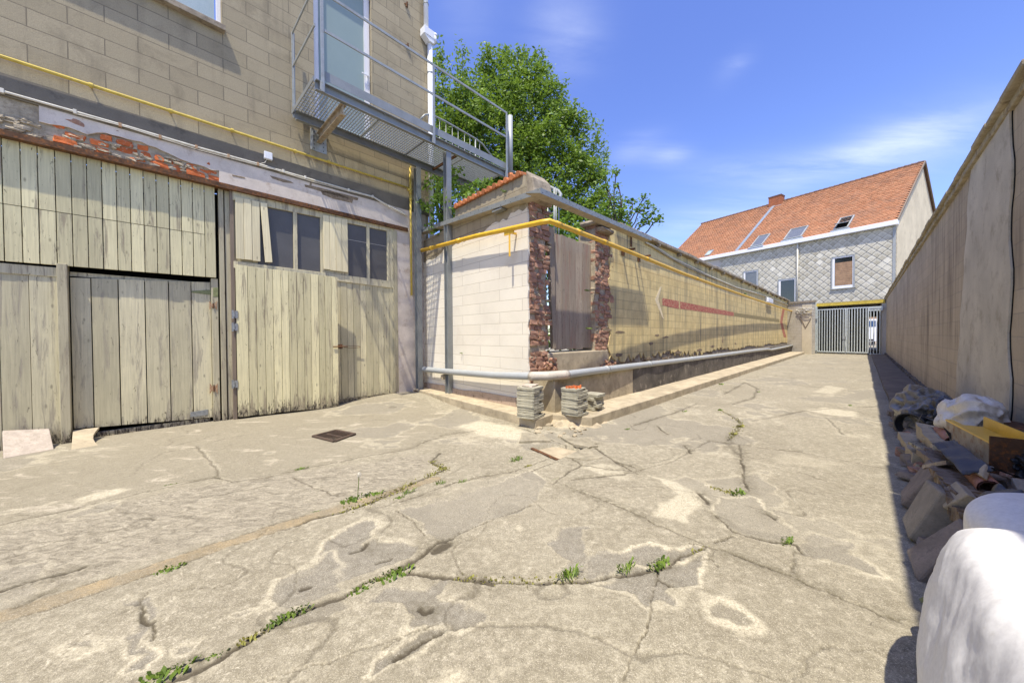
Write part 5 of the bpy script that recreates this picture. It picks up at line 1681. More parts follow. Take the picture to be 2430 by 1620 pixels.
# walls
m = MB()
m.box(FH, SL, -.25, -.1, zE, -.35, 0)
m.box(FH, -.25, sE, z_bm - .05, zE, -.35, 0)
pr0 = FH.at(2092, 780)[0]
m.box(FH, pr0, sE, -.1, z_bm - .05, -.35, 0)
m.build('front_wall', M['houseinside'], house)
m = MB()
m.solid(FGb, [(0, 0), (2 * ra, 0), (2 * ra, zE), (ra, rz - .12), (0, zE)], -.35, 0)
m.build('gable_wall', M['cream_render'], house)
# roof: courses of tiles
ridge_len = None
e2 = Vector((-hn.x * ra, -hn.y * ra, rz - zE))
slope = e2.length
e2n = e2.normalized()
rn = hd.cross(e2n).normalized()
if rn.z < 0: rn = -rn
FR = Frame(FH.P(sE, zE, 0), -hd, e2n, rn)       # along to the left, up the slope
lr = FR.at(1673, 528)[0]
ll = FR.at(1625, 595)[0]
LEN = max(lr, ll) + .2
m = MB()
nrow = int(slope / .17)
for i in range(nrow + 1):
    b0 = -.25 + i * (slope + .25) / (nrow + 1); b1 = b0 + (slope + .25) / (nrow + 1)
    step = .25
    na_ = int((LEN + .1) / .2)
    for k in range(na_):
        a0, a1 = -.1 + k * .2 + (i % 2) * .1, -.1 + (k + 1) * .2 + (i % 2) * .1
        o = .05 + random.uniform(-.006, .008)
        am = (a0 + a1) / 2
        P_ = FR.P
        pts = [P_(a0, b0 + .02, o + .012), P_(am, b0 - .015, o + .03), P_(a1, b0 + .02, o + .012), P_(a1, b1 + .03, .04), P_(a0, b1 + .03, .04)]
        uv = [(a0, b0), (am, b0), (a1, b0), (a1, b1), (a0, b1)]
        # tile pattern runs a fresh random cell per tile
        m.face(pts[::-1], uv[::-1], random.random())
m.build('roof', M['roof'], house)
m = MB()
m.face([FR.P(-.12, -.25, .02), FR.P(LEN, -.25, .02), FR.P(LEN, slope, .02), FR.P(-.12, slope, .02)][::-1])
FRb = Frame(FH.P(sE, rz, 0) - hn * ra, -hd, Vector((-hn.x * ra, -hn.y * ra, -(rz - zE))), Vector((-hn.x, -hn.y, .8)))
m.face([FRb.P(-.12, 0, .03), FRb.P(LEN, 0, .03), FRb.P(LEN, slope, .03), FRb.P(-.12, slope, .03)])
m.build('roof_underlay', M['ridge'], house)
m = MB()
k = 0
while k * .33 < LEN:
    a = k * .33 - .1
    m.tube([FR.P(a, slope - .02, .03), FR.P(a + .32, slope - .02, .045)], [.10, .12], 8, random.random()); k += 1
m.build('ridge_tiles', M['ridge'], house)
m = MB(); m.beam(FR.P(-.14, -.25, .04), FR.P(-.14, slope, .04), .06, .12, up=tuple(rn)); m.beam(FRb.P(-.14, 0, .04), FRb.P(-.14, slope, .04), .06, .12, up=tuple(FRb.n)); m.build('verge_board', M['darkwood'], house)
# verge tiles paler
# valley strip and chimney
ca, cb = FR.at(1745, 600)
m = MB(); m.box(FR, ca - .13, ca + .13, -.2, slope - .3, .055, .085); m.build('lead_strip', M['lead'], house)
c0, cz = FR.at(1815, 490)
cpos = FR.P(ca - .1, slope - .35, 0)
m = MB()
fc = Frame((cpos.x, cpos.y, 0), -hd, ZUP, hn)
zc_ = FH.at(1815, 475)[1]
ctop = rz + .75
m.box(fc, -.5, .5, rz - 1.1, ctop - .3, -.4, .35, .6)
ch = m.build('chimney', blockwall('chimney_brick', (.40, .13, .05), (.33, .10, .04), (.25, .2, .15), .21, .075, mortar=.008, soil=(.2, .1, .06), soil_at=(.5, .8)), house)
m = MB(); m.box(fc, -.53, .53, ctop - .3, ctop - .2, -.43, .38); m.build('chimney_cap', M['ridge'], ch)
m = MB(); m.box(fc, -.56, .56, rz - 1.15, rz - .45, -.52, .46); m.build('flashing', M['lead'], ch)
# skylights
for q, nm in ((((1797, 562), (1825, 555), (1812, 581), (1784, 585)), 0), (((1876, 545), (1918, 535.5), (1903, 561), (1859, 570)), 1), (((1992, 521), (2030, 508.5), (2014, 537), (1976, 549)), 2), (((1679, 596), (1691, 593.5), (1687, 604), (1674, 607)), 3)):
    pts = [FR.at(x, y, .1) for x, y in q]
    a0 = max(p[0] for p in pts); a1 = min(p[0] for p in pts); b0 = min(p[1] for p in pts); b1 = max(p[1] for p in pts)
    al = (pts[0][0] + pts[3][0]) / 2; ar = (pts[1][0] + pts[2][0]) / 2
    bt_ = (pts[0][1] + pts[1][1]) / 2; bb_ = (pts[2][1] + pts[3][1]) / 2
    w = .07 if nm < 3 else .04
    m = MB()
    lo, hi = min(al, ar), max(al, ar)
    m.box(FR, lo, lo + w, bb_, bt_, .05, .15); m.box(FR, hi - w, hi, bb_, bt_, .05, .15); m.box(FR, lo + w, hi - w, bb_, bb_ + w, .05, .15); m.box(FR, lo + w, hi - w, bt_ - w, bt_, .05, .15)
    sk = m.build('skylight', M['zinctrim'], house)
    if nm == 2:
        sk['label'] = 'skylight tilted open'
        m = MB(); m.box(FR, lo + w, hi - w, bb_ + w, bt_ - w, .06, .07); m.build('opening', M['black'], sk)
        m = MB()
        fo = Frame(FR.P(0, (bb_ + bt_) / 2 + .05, .13), FR.e1, (FR.e2 * .93 - FR.n * .37), (FR.n * .93 + FR.e2 * .37))
        h_ = (bt_ - bb_) / 2 - .04
        m.box(fo, lo + w, hi - w, -h_, h_, -.02, .02); m.build('sash', M['zinctrim'], sk)
        m = MB(); m.box(fo, lo + w + .08, hi - w - .08, -h_ + .1, h_ - .1, .02, .026); m.build('pane', M['skylightglass'], sk)
    else:
        m = MB(); m.box(FR, lo + w, hi - w, bb_ + w, bt_ - w, .09, .11); m.build('pane', M['skylightglass'] if nm < 3 else M['ripple'], sk)
    if nm < 3:
        m = MB(); m.box(FR, lo - .12, hi + .12, bb_ - .22, bb_, .055, .095); m.build('apron', M['lead'], sk)
# fascia gutter
m = MB(); m.box(FH, SL, sE + .15, zE - .38, zE - .10, .0, .30); m.build('fascia', M['fascia'], house, bevel=.01)
m = MB(); m.box(FH, SL, sE + .02, zE - .42, zE - .385, .0, .2); m.box(FH, sE - .1, sE + .02, z_bm - 1.2, zE - .34, .02, .06); m.build('edge_trim', M['zinctrim'], house)
# windows (rectangles on the front)
wins = [((2010, 610), (2028, 690), (2026.5, 682), 1976, 2026.5, 611, 681, 'brown'), None]
def rect(x0, x1, y0, y1, o=0):
    a0 = FH.at(x0, (y0 + y1) / 2, o)[0]; a1 = FH.at(x1, (y0 + y1) / 2, o)[0]
    xm = (x0 + x1) / 2
    return a0, a1, FH.at(xm, y1, o)[1], FH.at(xm, y0, o)[1]


W3 = [rect(1975, 2027, 608, 680), rect(1848, 1889, 662, 735), rect(1765, 1799, 643, 695)]
W3[2] = (W3[2][0], W3[2][1], W3[2][2] - .9, W3[2][3])
# diamond slates around the windows
m = MB()
DV, DH = .47, .47
zc = zE - .42
row = 0
def clip(poly, a0, a1, b0, b1):
    for ax, lim, sg in ((0, a0, 1), (0, a1, -1), (1, b0, 1), (1, b1, -1)):
        out = []
        for i in range(len(poly)):
            p, q = poly[i], poly[(i + 1) % len(poly)]
            ip, iq = sg * (p[ax] - lim) >= 0, sg * (q[ax] - lim) >= 0
            if ip: out.append(p)
            if ip != iq:
                t = (lim - p[ax]) / (q[ax] - p[ax])
                out.append(tuple(lerp(p[k], q[k], t) for k in range(4)))
        poly = out
        if len(poly) < 3: return []
    return poly


z = zc + .1
zlow = z_bm + .02
while z > zlow - DV / 2:
    a = SL + (row % 2) * DH / 2
    while a < sE + DH:
        if -6.5 < a:
            tone = random.random()
            plainslate = random.random() < .05
            D = [(a, z - DV / 2, 0, -1), (a + DH / 2, z, 1, 0), (a, z + DV / 2, 0, 1), (a - DH / 2, z, -1, 0)]
            D = clip(D, SL, sE - .1, zlow, zc)
            if D:
                pts = [FH.P(p[0], p[1], .030 - .014 * p[3] + .002 * tone) for p in D]
                m.face(pts, [(p[2], p[3]) if not plainslate else (0, .85) for p in D], tone)
        a += DH
    z -= DV / 2; row += 1
m.build('slate_cladding', M['slate'], house)
m = MB(); m.box(FH, SL, -.2, .1, zlow, .0, .03); m.build('lower_render', M['greyblock'], house)
for i, (a0, a1, b0, b1) in enumerate(W3):
    m = MB(); w = .12
    m.box(FH, a0 - .03, a0 + .02, b0 - .1, b1 + .04, .0, .1); m.box(FH, a1 - .02, a1 + .05, b0 - .1, b1 + .04, .0, .1); m.box(FH, a0 + .02, a1 - .02, b1 - .01, b1 + .04, .0, .1); m.box(FH, a0 - .08, a1 + .1, b0 - .14, b0 - .1, .0, .13)
    wn = m.build('window', M['zinctrim'], house)
    m = MB()
    m.box(FH, a0 + .02, a0 + .02 + w, b0 - .1, b1 - .02, .035, .065); m.box(FH, a1 - .02 - w * .4, a1 - .02, b0 - .1, b1 - .02, .035, .065); m.box(FH, a0 + .02 + w, a1 - .02 - w * .4, b0 - .1, b0 + .08, .035, .065); m.box(FH, a0 + .02 + w, a1 - .02 - w * .4, b1 - .1, b1 - .02, .035, .065)
    m.build('frame', M['white_window'], wn, bevel=.005)
    m = MB(); m.box(FH, a0 + .02 + w, a1 - .02 - w * .4, b0 + .08, b1 - .1, .035, .045); m.build('pane', M['darkglass'] if i != 2 else M['skylightglass'], wn)
    if i == 0:
        m = MB()
        for k in range(13):
            zz = lerp(b0 + .1, b1 - .4, k / 13)
            m.box(FH, a0 + .04 + w, a1 - .03 - w * .4, zz, zz + (b1 - b0 - .5) / 13 - .006, .046, .05, k / 13)
        m.build('wooden_blind', M['brown'], wn)
# beam over the passage, downpipe
m = MB(); m.box(FH, sB0, pr0 + .15, z_bm - .2, z_bm + .0, .0, .1); m.build('passage_beam', M['beamyellow'], house)
sdp = FH.at(1894, 640)[0]
m = MB(); m.tube([FH.P(sdp, zE - .3, .12), FH.P(sdp, 3.2, .12)], .05, 10); m.build('downpipe', M['dirtywhite'], house, smooth=True)
# passage: side walls, ceiling, far end with an opening at the right
pd = 11.0
pL = P0 - dA * 0
m = MB()
fpL = Frame(FH.P(-.25, 0, -.0), dA, ZUP, nA)
m.box(fpL, .0, pd, -.05, z_bm, -.3, 0); m.build('passage_left_wall', M['passagewhite'], house)
rpt = FH.P(pr0, 0, 0)
fpR = Frame(rpt, dA, ZUP, -nA)
m = MB(); m.box(fpR, .0, pd + 1.0, -.05, z_bm, -.3, 0); m.build('passage_right_wall', M['houseinside'], house)
m = MB()
c_ = [FH.P(-.25, 0, -.02), FH.P(pr0, 0, -.02), rpt + dA * pd, FH.P(-.25, 0, 0) + dA * pd]
m.solid(frz, [xy(p) for p in c_], z_bm - .1, z_bm + .1); m.build('passage_ceiling', M['houseinside'], house)
endp = FH.P(-.25, 0, 0) + dA * (pd - 2.5)
fe = Frame(endp, nA, ZUP, -dA)
gx = fe.at(2061, 780)[0]; gx2 = fe.at(2085, 780)[0]
m = MB(); m.box(fe, -.1, gx, -.05, z_bm, -.2, 0); m.box(fe, gx, gx2 + .6, 2.75, z_bm, -.2, 0); m.build('passage_end_wall', M['passagedoor'], house)
m = MB(); m.box(fe, gx2 - .1, gx2 + .6, -.05, 2.75, -.2, -.02); m.build('passage_jamb', M['streetpink'], house)
# the back of the house so it stands as a volume
m = MB(); fb_ = Frame(FH.P(sE, 0, -2 * ra), -hd, ZUP, -hn); m.box(fb_, 6, LEN, -.1, zE, -.3, 0); m.box(fb_, 0, 6, z_bm, zE, -.3, 0); m.build('rear_wall', M['cream_render'], house)

# ------------------------------------------------------------------ steel gate
gt = thing('steel_gate', 'pale grey double steel gate with upright bars closing the passage', 'gate', tuple(FH.P(1.5, 0, .1)))
og = .22
sg0, sgm, sg1 = FH.at(1938, 790, og)[0], FH.at(2008, 790, og)[0], FH.at(2062, 790, og)[0]
sg2 = FH.at(2089, 790, og)[0]
zg0_, zg1_ = FH.at(1990, 836, og)[1], FH.at(1990, 731.5, og)[1]
for nm, a0, a1, n in (('left_leaf', sg0 + .02, sgm - .01, 10), ('right_leaf', sgm + .01, sg1, 7)):
    m = MB()
    m.box(FH, a0, a0 + .06, zg0_, zg1_, og - .03, og + .03); m.box(FH, a1 - .06, a1, zg0_, zg1_, og - .03, og + .03)
    m.box(FH, a0 + .06, a1 - .06, zg0_, zg0_ + .07, og - .028, og + .028); m.box(FH, a0 + .06, a1 - .06, zg1_ - .07, zg1_, og - .028, og + .028)
    lf = m.build('gate_leaf', M['lamcol'], gt)
    m = MB()
    for k in range(1, n + 1):
        s = lerp(a0, a1, k / (n + 1)); m.box(FH, s - .024, s + .024, zg0_ + .07, zg1_ - .07, og - .02, og + .02)
    m.build('bars', M['lamcol'], lf)
m = MB(); sq0 = FH.at(1926, 790, og)[0]; m.box(FH, sq0, sg0 - .06, -.02, zg1_ + .5, og - .14, og + .08); m.box(FH, sg0 - .055, sg0 + .01, -.02, zg1_ + .2, og - .1, og + .02); m.build('gate_post', M['lamcol'], gt, bevel=.006)
m = MB()
for x in (2066, 2073.5, 2081, 2088):
    s = FH.at(x, 790, og)[0]; m.box(FH, s - .02, s + .02, .05, zg1_ - .1, og - .02, og + .02)
m.box(FH, sg1 + .02, sg2 + .1, .02, .09, og - .025, og + .025); m.box(FH, sg1, sg2 + .12, zg1_ - .12, zg1_ + .0, og - .04, og + .04); m.box(FH, sg1, sg2 + .1, zg1_ - .28, zg1_ - .12, og - .03, og + .02)
m.build('side_panel', M['lamcol'], gt)
m = MB(); m.box(FH, sgm - .08, sgm + .0, 1.0, 1.2, og + .03, og + .06); m.tube([FH.P(sgm - .06, 1.12, og + .06), FH.P(sgm - .16, 1.12, og + .08)], .015, 8); m.tube([FH.P(sgm + .0, -.02, og + .06), FH.P(sgm + .0, .55, og + .06)], .014, 8); m.build('lock', M['galv'], gt)
for z in (.15, zg1_ * .77):
    m = MB(); m.tube([FH.P(sg0, z - .05, og + .06), FH.P(sg0, z + .08, og + .06)], .045, 8); m.build('hinge', M['greymetal'], gt)

# ------------------------------------------------------------------ street beyond
m = MB()
sd = atY(2072, 800, 46); 
fs_ = Frame((sd.x, sd.y, 0), nA, ZUP, -dA)
sh = thing('street_house', 'brown and pink house front glimpsed across the street through the gate', 'house', tuple(fs_.P(0, 0, -4)))
m = MB(); m.box(fs_, -8, 8, -.1, 6, -8, -5); m.build('wall', M['streetpink'], sh)
m = MB(); m.box(fs_, -3, .9, 2.9, 6, -5, -4.9); m.build('upper_panel', M['brown'], sh)
van = thing('parked_van', 'white parked van with sky-tinted dark windscreen glimpsed through the gate bars', 'van', tuple(fs_.P(0, 0, -2)))
m = MB()
fv = fs_
a0 = -1.4; a1 = fs_.at(2078, 790)[0] + .1
zt_, zb_ = fs_.at(2070, 757)[1], fs_.at(2070, 808)[1]
m.box(fv, a0, a1, .35, zt_, -4.6, 0); bdy = m.build('body', M['vanwhite'], van, bevel=.08)
m = MB(); m.box(fv, a0 + .1, a1 - .1, fs_.at(2070, 775)[1], fs_.at(2070, 761)[1], 0, .02); m.build('windscreen', glassmat('van_sky_tint_glass', (.05, .10, .22), .1, .8, 0, (.1, .15, .25)), van)  # blue of the reflected sky is put into the glass colour
m = MB(); m.box(fv, a0 + .2, a1 - .3, .45, .65, 0, .03); m.build('bumper', M['black'], van)
for a in (a0 + .25, a1 - .25):
    for o in (-.8, -3.8):
        m = MB(); m.tube([fv.P(a - .12, .33, o), fv.P(a + .12, .33, o)], .33, 14); m.build('wheel', M['tyre'], van)
# ------------------------------------------------------------------ slabs stacked on the kerb corner
ORD = ['bottom', 'second', 'third', 'fourth', 'fifth', 'sixth', 'seventh', 'eighth', 'ninth', 'tenth', 'eleventh', 'twelfth']


def slab_mesh(sz, th, seed):
    r = random.Random(seed)
    bm = bmesh.new()
    bmesh.ops.create_cube(bm, size=1.0)
    bmesh.ops.subdivide_edges(bm, edges=bm.edges[:], cuts=3, use_grid_fill=True)
    for v in bm.verts:
        c = v.co
        e = (abs(c.x) > .45) + (abs(c.y) > .45)
        k = 1 - (0.012 * r.random() if e else 0) - (.03 * r.random() if e == 2 else 0)
        v.co = Vector((c.x * sz * k, c.y * sz * k, c.z * th + (r.uniform(-.003, .003) if e else 0)))
    if seed % 4 == 1:                       # a knocked corner or edge
        for v in bm.verts:
            if v.co.y < -sz * .4 and v.co.x > 0:
                v.co.y += r.uniform(.01, .05)
    me = bpy.data.meshes.new('concrete_slab')
    bm.to_mesh(me); bm.free()
    at = me.attributes.new('tone', 'FLOAT', 'FACE')
    tn = r.random()
    at.data.foreach_set('value', np.full(len(me.polygons), tn, dtype=np.float32))
    me.materials.append(M['paver'])
    return me


for si, (fc, lf, rt_, n, top, nm) in enumerate((((1268, 997), (1226.6, 992), (1305.6, 984), 11, 919.7, 'tall stack at the kerb corner'),
                                               ((1371, 990.7), (1324, 981), (1399, 980), 10, 923, 'middle stack topped with brick dust'),
                                               ((1413, 976), (1383, 969), (1441, 964), 5, 936, 'short untidy stack beside the dark plinth'))):
    z0 = .145
    f, l, r_ = gz(*fc, z0), gz(*lf, z0), gz(*rt_, z0)
    dl, dr = (l - f).normalized(), (r_ - f).normalized()
    bis = (dl + dr).normalized()
    cen = f + bis * .215 * (1 if si < 2 else .95)
    H_ = (fc[1] - top) * f.y / FPX * .985
    th = H_ / n
    yaw = math.atan2(bis.y, bis.x) - math.pi / 4
    for k in range(n):
        me = slab_mesh(.30 if si < 2 else .27, th - .003, si * 20 + k)
        o = bpy.data.objects.new('concrete_slab', me); COL.objects.link(o)
        j = .007 if si < 2 else .03
        o.location = (cen.x + random.uniform(-j, j), cen.y + random.uniform(-j, j), z0 + th * (k + .5))
        o.rotation_euler = (random.uniform(-.006, .006), random.uniform(-.006, .006), yaw + random.uniform(-.03, .03) * (1 if si < 2 else 5))
        b = o.modifiers.new('bevel', 'BEVEL'); b.width = .004; b.segments = 1; b.limit_method = 'ANGLE'
        pos = 'topmost' if k == n - 1 else ORD[k] + (' from the bottom' if k else '')
        tag(o, f'square grey concrete slab, {pos} in the {nm}', 'paving slab', 'concrete slabs stacked on the kerb corner')
    if si == 0:
        m = MB(); tp = Vector((cen.x, cen.y, z0 + H_)) + bis * .03
        m.rock(tp + Vector((0, 0, .012)), (.24, .2, .025), yaw, .12)
        tag(m.build('slab_fragment', M['paverpink'], origin=(tp.x, tp.y, tp.z)), 'thin broken slab piece lying on the tall stack', 'slab piece')
    if si == 1:
        m = MB()
        for q in range(80):
            m.rock(Vector((cen.x + random.gauss(0, .06), cen.y + random.gauss(0, .06), z0 + H_ + .004 + random.uniform(0, .008))), [random.uniform(.008, .03)] * 3, random.uniform(0, 3), .3, sub=0)
        tag(m.build('brick_crumbs', M['brick']), 'red brick crumbs heaped on the middle slab stack', kind='stuff')

# slabs leaning on the gate
def leaning(nm, label, px, tops_o, th, mat, notch=False):
    b0, b1 = gz(*px[3]), gz(*px[2])
    t0, t1 = FF.P(*FF.at(*px[0], tops_o), tops_o), FF.P(*FF.at(*px[1], tops_o), tops_o)
    n = (b1 - b0).cross(t0 - b0).normalized()
    if n.dot(CAM - b0) < 0: n = -n
    F_ = [b0, b1]
    if notch:
        for k in (.2, .4, .6, .8):
            F_.append(lerp(b1, t1, k) + (b0 - b1).normalized() * (.05 * math.sin(k * 3.14)))
    F_ += [t1, t0]
    m = MB(); fr = Frame(b0, b1 - b0, n.cross((b1 - b0).normalized()), n)
    pl2 = [((p - b0).dot(fr.e1), (p - b0).dot(fr.e2)) for p in F_]
    m.solid(fr, pl2, -th, 0)
    o = m.build(nm, mat, origin=tuple(b0), bevel=.006)
    tag(o, label, 'paving slab')


leaning('leaning_slab', 'large pinkish white paving slab leaning on the left gate post', ((6, 1021), (120, 1005), (128, 1065), (9, 1087)), .03, .045, M['paverpink'])
leaning('leaning_slab', 'small notched grey paving slab leaning under the low gate leaf', ((173, 1020), (236, 1012.5), (234.6, 1056.5), (169, 1067)), -.08, .035, M['ledge'], True)

# ------------------------------------------------------------------ leaves
def leaf_quads(P, N, size, asp=0.5, jitter=.4):
    """one small folded leaf blade at every point: arrays of verts and quads"""
    n = len(P)
    d = rng.normal(size=(n, 3)); d[:, 2] *= .6
    d /= np.linalg.norm(d, axis=1)[:, None] + 1e-9
    nn = N + rng.normal(size=(n, 3)) * jitter
    s = np.cross(d, nn); s /= np.linalg.norm(s, axis=1)[:, None] + 1e-9
    L = size * rng.uniform(.6, 1.3, n)[:, None]
    W = L * asp
    v = np.stack([P - d * L * .5, P + s * W * .5, P + d * L * .5, P - s * W * .5], 1)
    return v.reshape(-1, 3)


def leaf_mesh(name, V, tones, mat):
    n = len(V) // 4
    me = bpy.data.meshes.new(name)
    me.vertices.add(len(V)); me.vertices.foreach_set('co', V.astype(np.float32).ravel())
    me.loops.add(len(V)); me.loops.foreach_set('vertex_index', np.arange(len(V), dtype=np.int32))
    me.polygons.add(n); me.polygons.foreach_set('loop_start', np.arange(n, dtype=np.int32) * 4)
    me.update(calc_edges=True)
    at = me.attributes.new('tone', 'FLOAT', 'FACE'); at.data.foreach_set('value', tones.astype(np.float32))
    me.materials.append(mat)
    return me


def crown(blobs, dens, size, asp=.45, clump=.5, per=26, tonebias=0.0):
    """blobs: (centre, radius, squash z). Leaves sit in clumps spread through each blob's volume, thinner inside"""
    VV, TT = [], []
    for c, r, sq in blobs:
        k = max(4, int(dens * r * r))
        d = rng.normal(size=(k, 3)); d /= np.linalg.norm(d, axis=1)[:, None]
        rad = r * rng.uniform(.12, 1, k) ** .42 * rng.uniform(.82, 1.1, k)
        cc = np.array(c) + d * rad[:, None] * np.array([1, 1, sq])
        for q in range(k):
            cs = clump * rng.uniform(.5, 1.2)
            n = int(per * rng.uniform(.5, 1.4))
            pp = cc[q] + rng.normal(size=(n, 3)) * cs * np.array([.42, .42, .34])
            nrm = np.tile(d[q] * .5 + np.array([0, 0, .8]), (n, 1))
            VV.append(leaf_quads(pp, nrm, size, asp, .7))
            t = rng.uniform(-.05, 1.0) + tonebias
            TT.append(np.clip(t * .6 + rng.uniform(0, .45, n), 0, 1))
    return np.concatenate(VV), np.concatenate(TT)


def branch_tree(root, tips, r0, mat, name, parent, seed=1):
    r = random.Random(seed)
    m = MB()
    root = Vector(root)
    for t in tips:
        t = Vector(t)
        pts = []
        for k in range(7):
            u = k / 6
            p = root.lerp(t, u)
            p.x += r.uniform(-.12, .12) * (0 < k < 6); p.y += r.uniform(-.12, .12) * (0 < k < 6)
            p.z += .6 * math.sin(u * math.pi) * .5
            pts.append(p)
        m.tube(pts, [lerp(r0 * .6, .015, (k / 6) ** .7) for k in range(7)], 7, cap=False)
    m.tube([root + Vector((0, 0, -root.z + ZB)), root + Vector((.05, 0, .1))], [r0 * 1.25, r0 * .8], 9)
    return m.build(name, mat, parent, smooth=True)


ZB = -.1


def px_blob(x, y, r, dist, sq=1.0):
    p = atY(x, y, dist)
    return (tuple(p), r * dist / FPX, sq)


DT = 15.0
big = [(1165, 330, 105, 15), (1250, 270, 85, 15.4), (1120, 250, 70, 15), (1295, 345, 70, 14.6), (1345, 415, 62, 14.4), (1230, 420, 100, 14.6), (1385, 480, 40, 14), (1170, 170, 42, 15.2), (1262, 180, 38, 15.2), (1300, 235, 45, 15), (1220, 205, 50, 15), (1090, 330, 75, 14.5), (1140, 450, 80, 14.2), (1385, 365, 38, 14.8), (1310, 500, 70, 14.2), (1230, 140, 18, 15.4), (1195, 132, 18, 15.4), (1275, 150, 16, 15.4), (1330, 290, 45, 14.8), (1420, 410, 24, 14.4), (1400, 420, 30, 14.2), (1440, 520, 34, 13.6), (1405, 545, 46, 13.4), (1350, 555, 50, 13.6), (1425, 470, 30, 13.9), (1370, 300, 26, 14.8)]
t = thing('ash_tree', 'large bright green ash tree rising behind the white wall', 'tree', tuple(gz(1220, 900)[:2]) + (0,))
root = atY(1230, 640, 15.2); t.location = (root.x, root.y, 0)
bl = [px_blob(*b) for b in big]
V, T = crown(bl, 74, .165, .44, .46, 32, .02)
tw, tt = [], []
for x, y, h in ((1158, 110, 40), (1148, 105, 45), (1203, 120, 30), (1245, 118, 34), (1278, 122, 30), (1215, 128, 28), (1422, 300, 60), (1432, 335, 55), (1440, 365, 40), (1335, 215, 30), (1300, 155, 30), (1190, 125, 35), (1362, 260, 30), (1408, 290, 30)):
    p = atY(x, y, 15)
    for k in range(16):
        q = np.array([[p.x, p.y, p.z - h * 15 / FPX * k / 14]]) + rng.normal(size=(5, 3)) * .1 * (1 + k * .06)
        tw.append(leaf_quads(q, np.tile([0, 0, 1.0], (5, 1)), .15, .42, .8)); tt.append(rng.uniform(.3, 1, 5))
V = np.concatenate([V] + tw); T = np.concatenate([T] + tt)
o = bpy.data.objects.new('crown', leaf_mesh('crown', V - np.array([root.x, root.y, 0]), T, M['leaf'])); COL.objects.link(o); o.parent = t
branch_tree((root.x, root.y, root.z * .9), [b[0] for b in bl], .17, M['bark'], 'trunk', t)
t = thing('slim_tree', 'slender yellowish green tree between the downpipe and the ash tree', 'tree', (0, 0, 0))
root = atY(1050, 560, 14.4); t.location = (root.x, root.y, 0)
bl = [px_blob(*b) for b in ((1040, 300, 45, 14.2), (1055, 230, 38, 14.6), (1035, 160, 30, 14.8), (1100, 180, 22, 14.8), (1045, 125, 18, 14.9), (1098, 130, 15, 15), (1070, 380, 60, 13.8), (1030, 420, 50, 13.5), (1105, 240, 28, 14.6), (1020, 240, 30, 14.6))]
V, T = crown(bl, 55, .17, .44, .45, 24, .16)
o = bpy.data.objects.new('crown', leaf_mesh('crown', V - np.array([root.x, root.y, 0]), T, M['leaf'])); COL.objects.link(o); o.parent = t
branch_tree((root.x, root.y, root.z * .8), [b[0] for b in bl], .1, M['bark'], 'trunk', t, 3)
t = thing('young_tree', 'young broad-leaved tree leaning out over the yellow wall coping', 'tree', (0, 0, 0))
root = atY(1470, 640, 10.4); t.location = (root.x, root.y, 0)
bl = [px_blob(*b) for b in ((1462, 470, 16, 10.4), (1466, 435, 10, 10.4), (1470, 500, 26, 10.4), (1500, 480, 16, 10.3), (1530, 495, 22, 10.2), (1550, 515, 20, 10.1), (1525, 525, 16, 10.2), (1440, 500, 22, 10.5), (1462, 408, 7, 10.4), (1437, 440, 8, 10.5), (1436, 415, 5, 10.5), (1528, 470, 7, 10.2), (1565, 520, 10, 10.1), (1420, 520, 30, 10.6), (1480, 530, 26, 10.4))]
V, T = crown(bl, 190, .085, .8, .16, 13, .1)
o = bpy.data.objects.new('crown', leaf_mesh('crown', V - np.array([root.x, root.y, 0]), T, M['leafivy'])); COL.objects.link(o); o.parent = t
branch_tree((root.x, root.y, root.z * .95), [b[0] for b in bl], .05, M['bark'], 'trunk', t, 5)
t = thing('ivy_bush', 'bright ivy bush spilling over the white wall beneath the landing', 'bush', (0, 0, 0))
root = atY(1060, 640, 8.6); t.location = (root.x, root.y, 0)
bl = [px_blob(*b) for b in ((1030, 440, 22, 8.0), (1055, 450, 34, 7.9), (1100, 462, 34, 7.6), (1085, 490, 26, 7.4), (1045, 500, 36, 7.7), (1035, 530, 24, 7.6), (1085, 405, 14, 7.9), (1075, 425, 18, 7.9), (1130, 448, 20, 7.4), (1158, 440, 13, 7.2), (1120, 470, 18, 7.3), (1020, 480, 24, 8.0), (1165, 448, 11, 7.1))]
V, T = crown(bl, 150, .075, .85, .18, 18, .1)
o = bpy.data.objects.new('foliage', leaf_mesh('foliage', V - np.array([root.x, root.y, 0]), T, M['leafivy'])); COL.objects.link(o); o.parent = t
branch_tree((root.x, root.y, root.z * .8), [b[0] for b in bl[:6]], .05, M['bark'], 'stem', t, 6)
t = thing('shrub', 'dark green shrub filling the gap behind the grey board door', 'shrub', (0, 0, 0))
root = atY(1350, 800, 9.5); t.location = (root.x, root.y, 0)
bl = [px_blob(*b) for b in ((1300, 560, 45, 9.6), (1350, 560, 55, 9.4), (1400, 600, 50, 9.2), (1310, 680, 60, 9.0), (1370, 680, 60, 9.0), (1410, 720, 50, 8.8), (1320, 780, 60, 8.8), (1390, 800, 55, 8.8), (1280, 620, 40, 9.4))]
V, T = crown(bl, 70, .10, .7, .25, 22, -.05)
o = bpy.data.objects.new('foliage', leaf_mesh('foliage', V - np.array([root.x, root.y, 0]), T, M['leafivy'])); COL.objects.link(o); o.parent = t
branch_tree((root.x, root.y, 1.2), [b[0] for b in bl[:5]], .05, M['bark'], 'stem', t, 8)

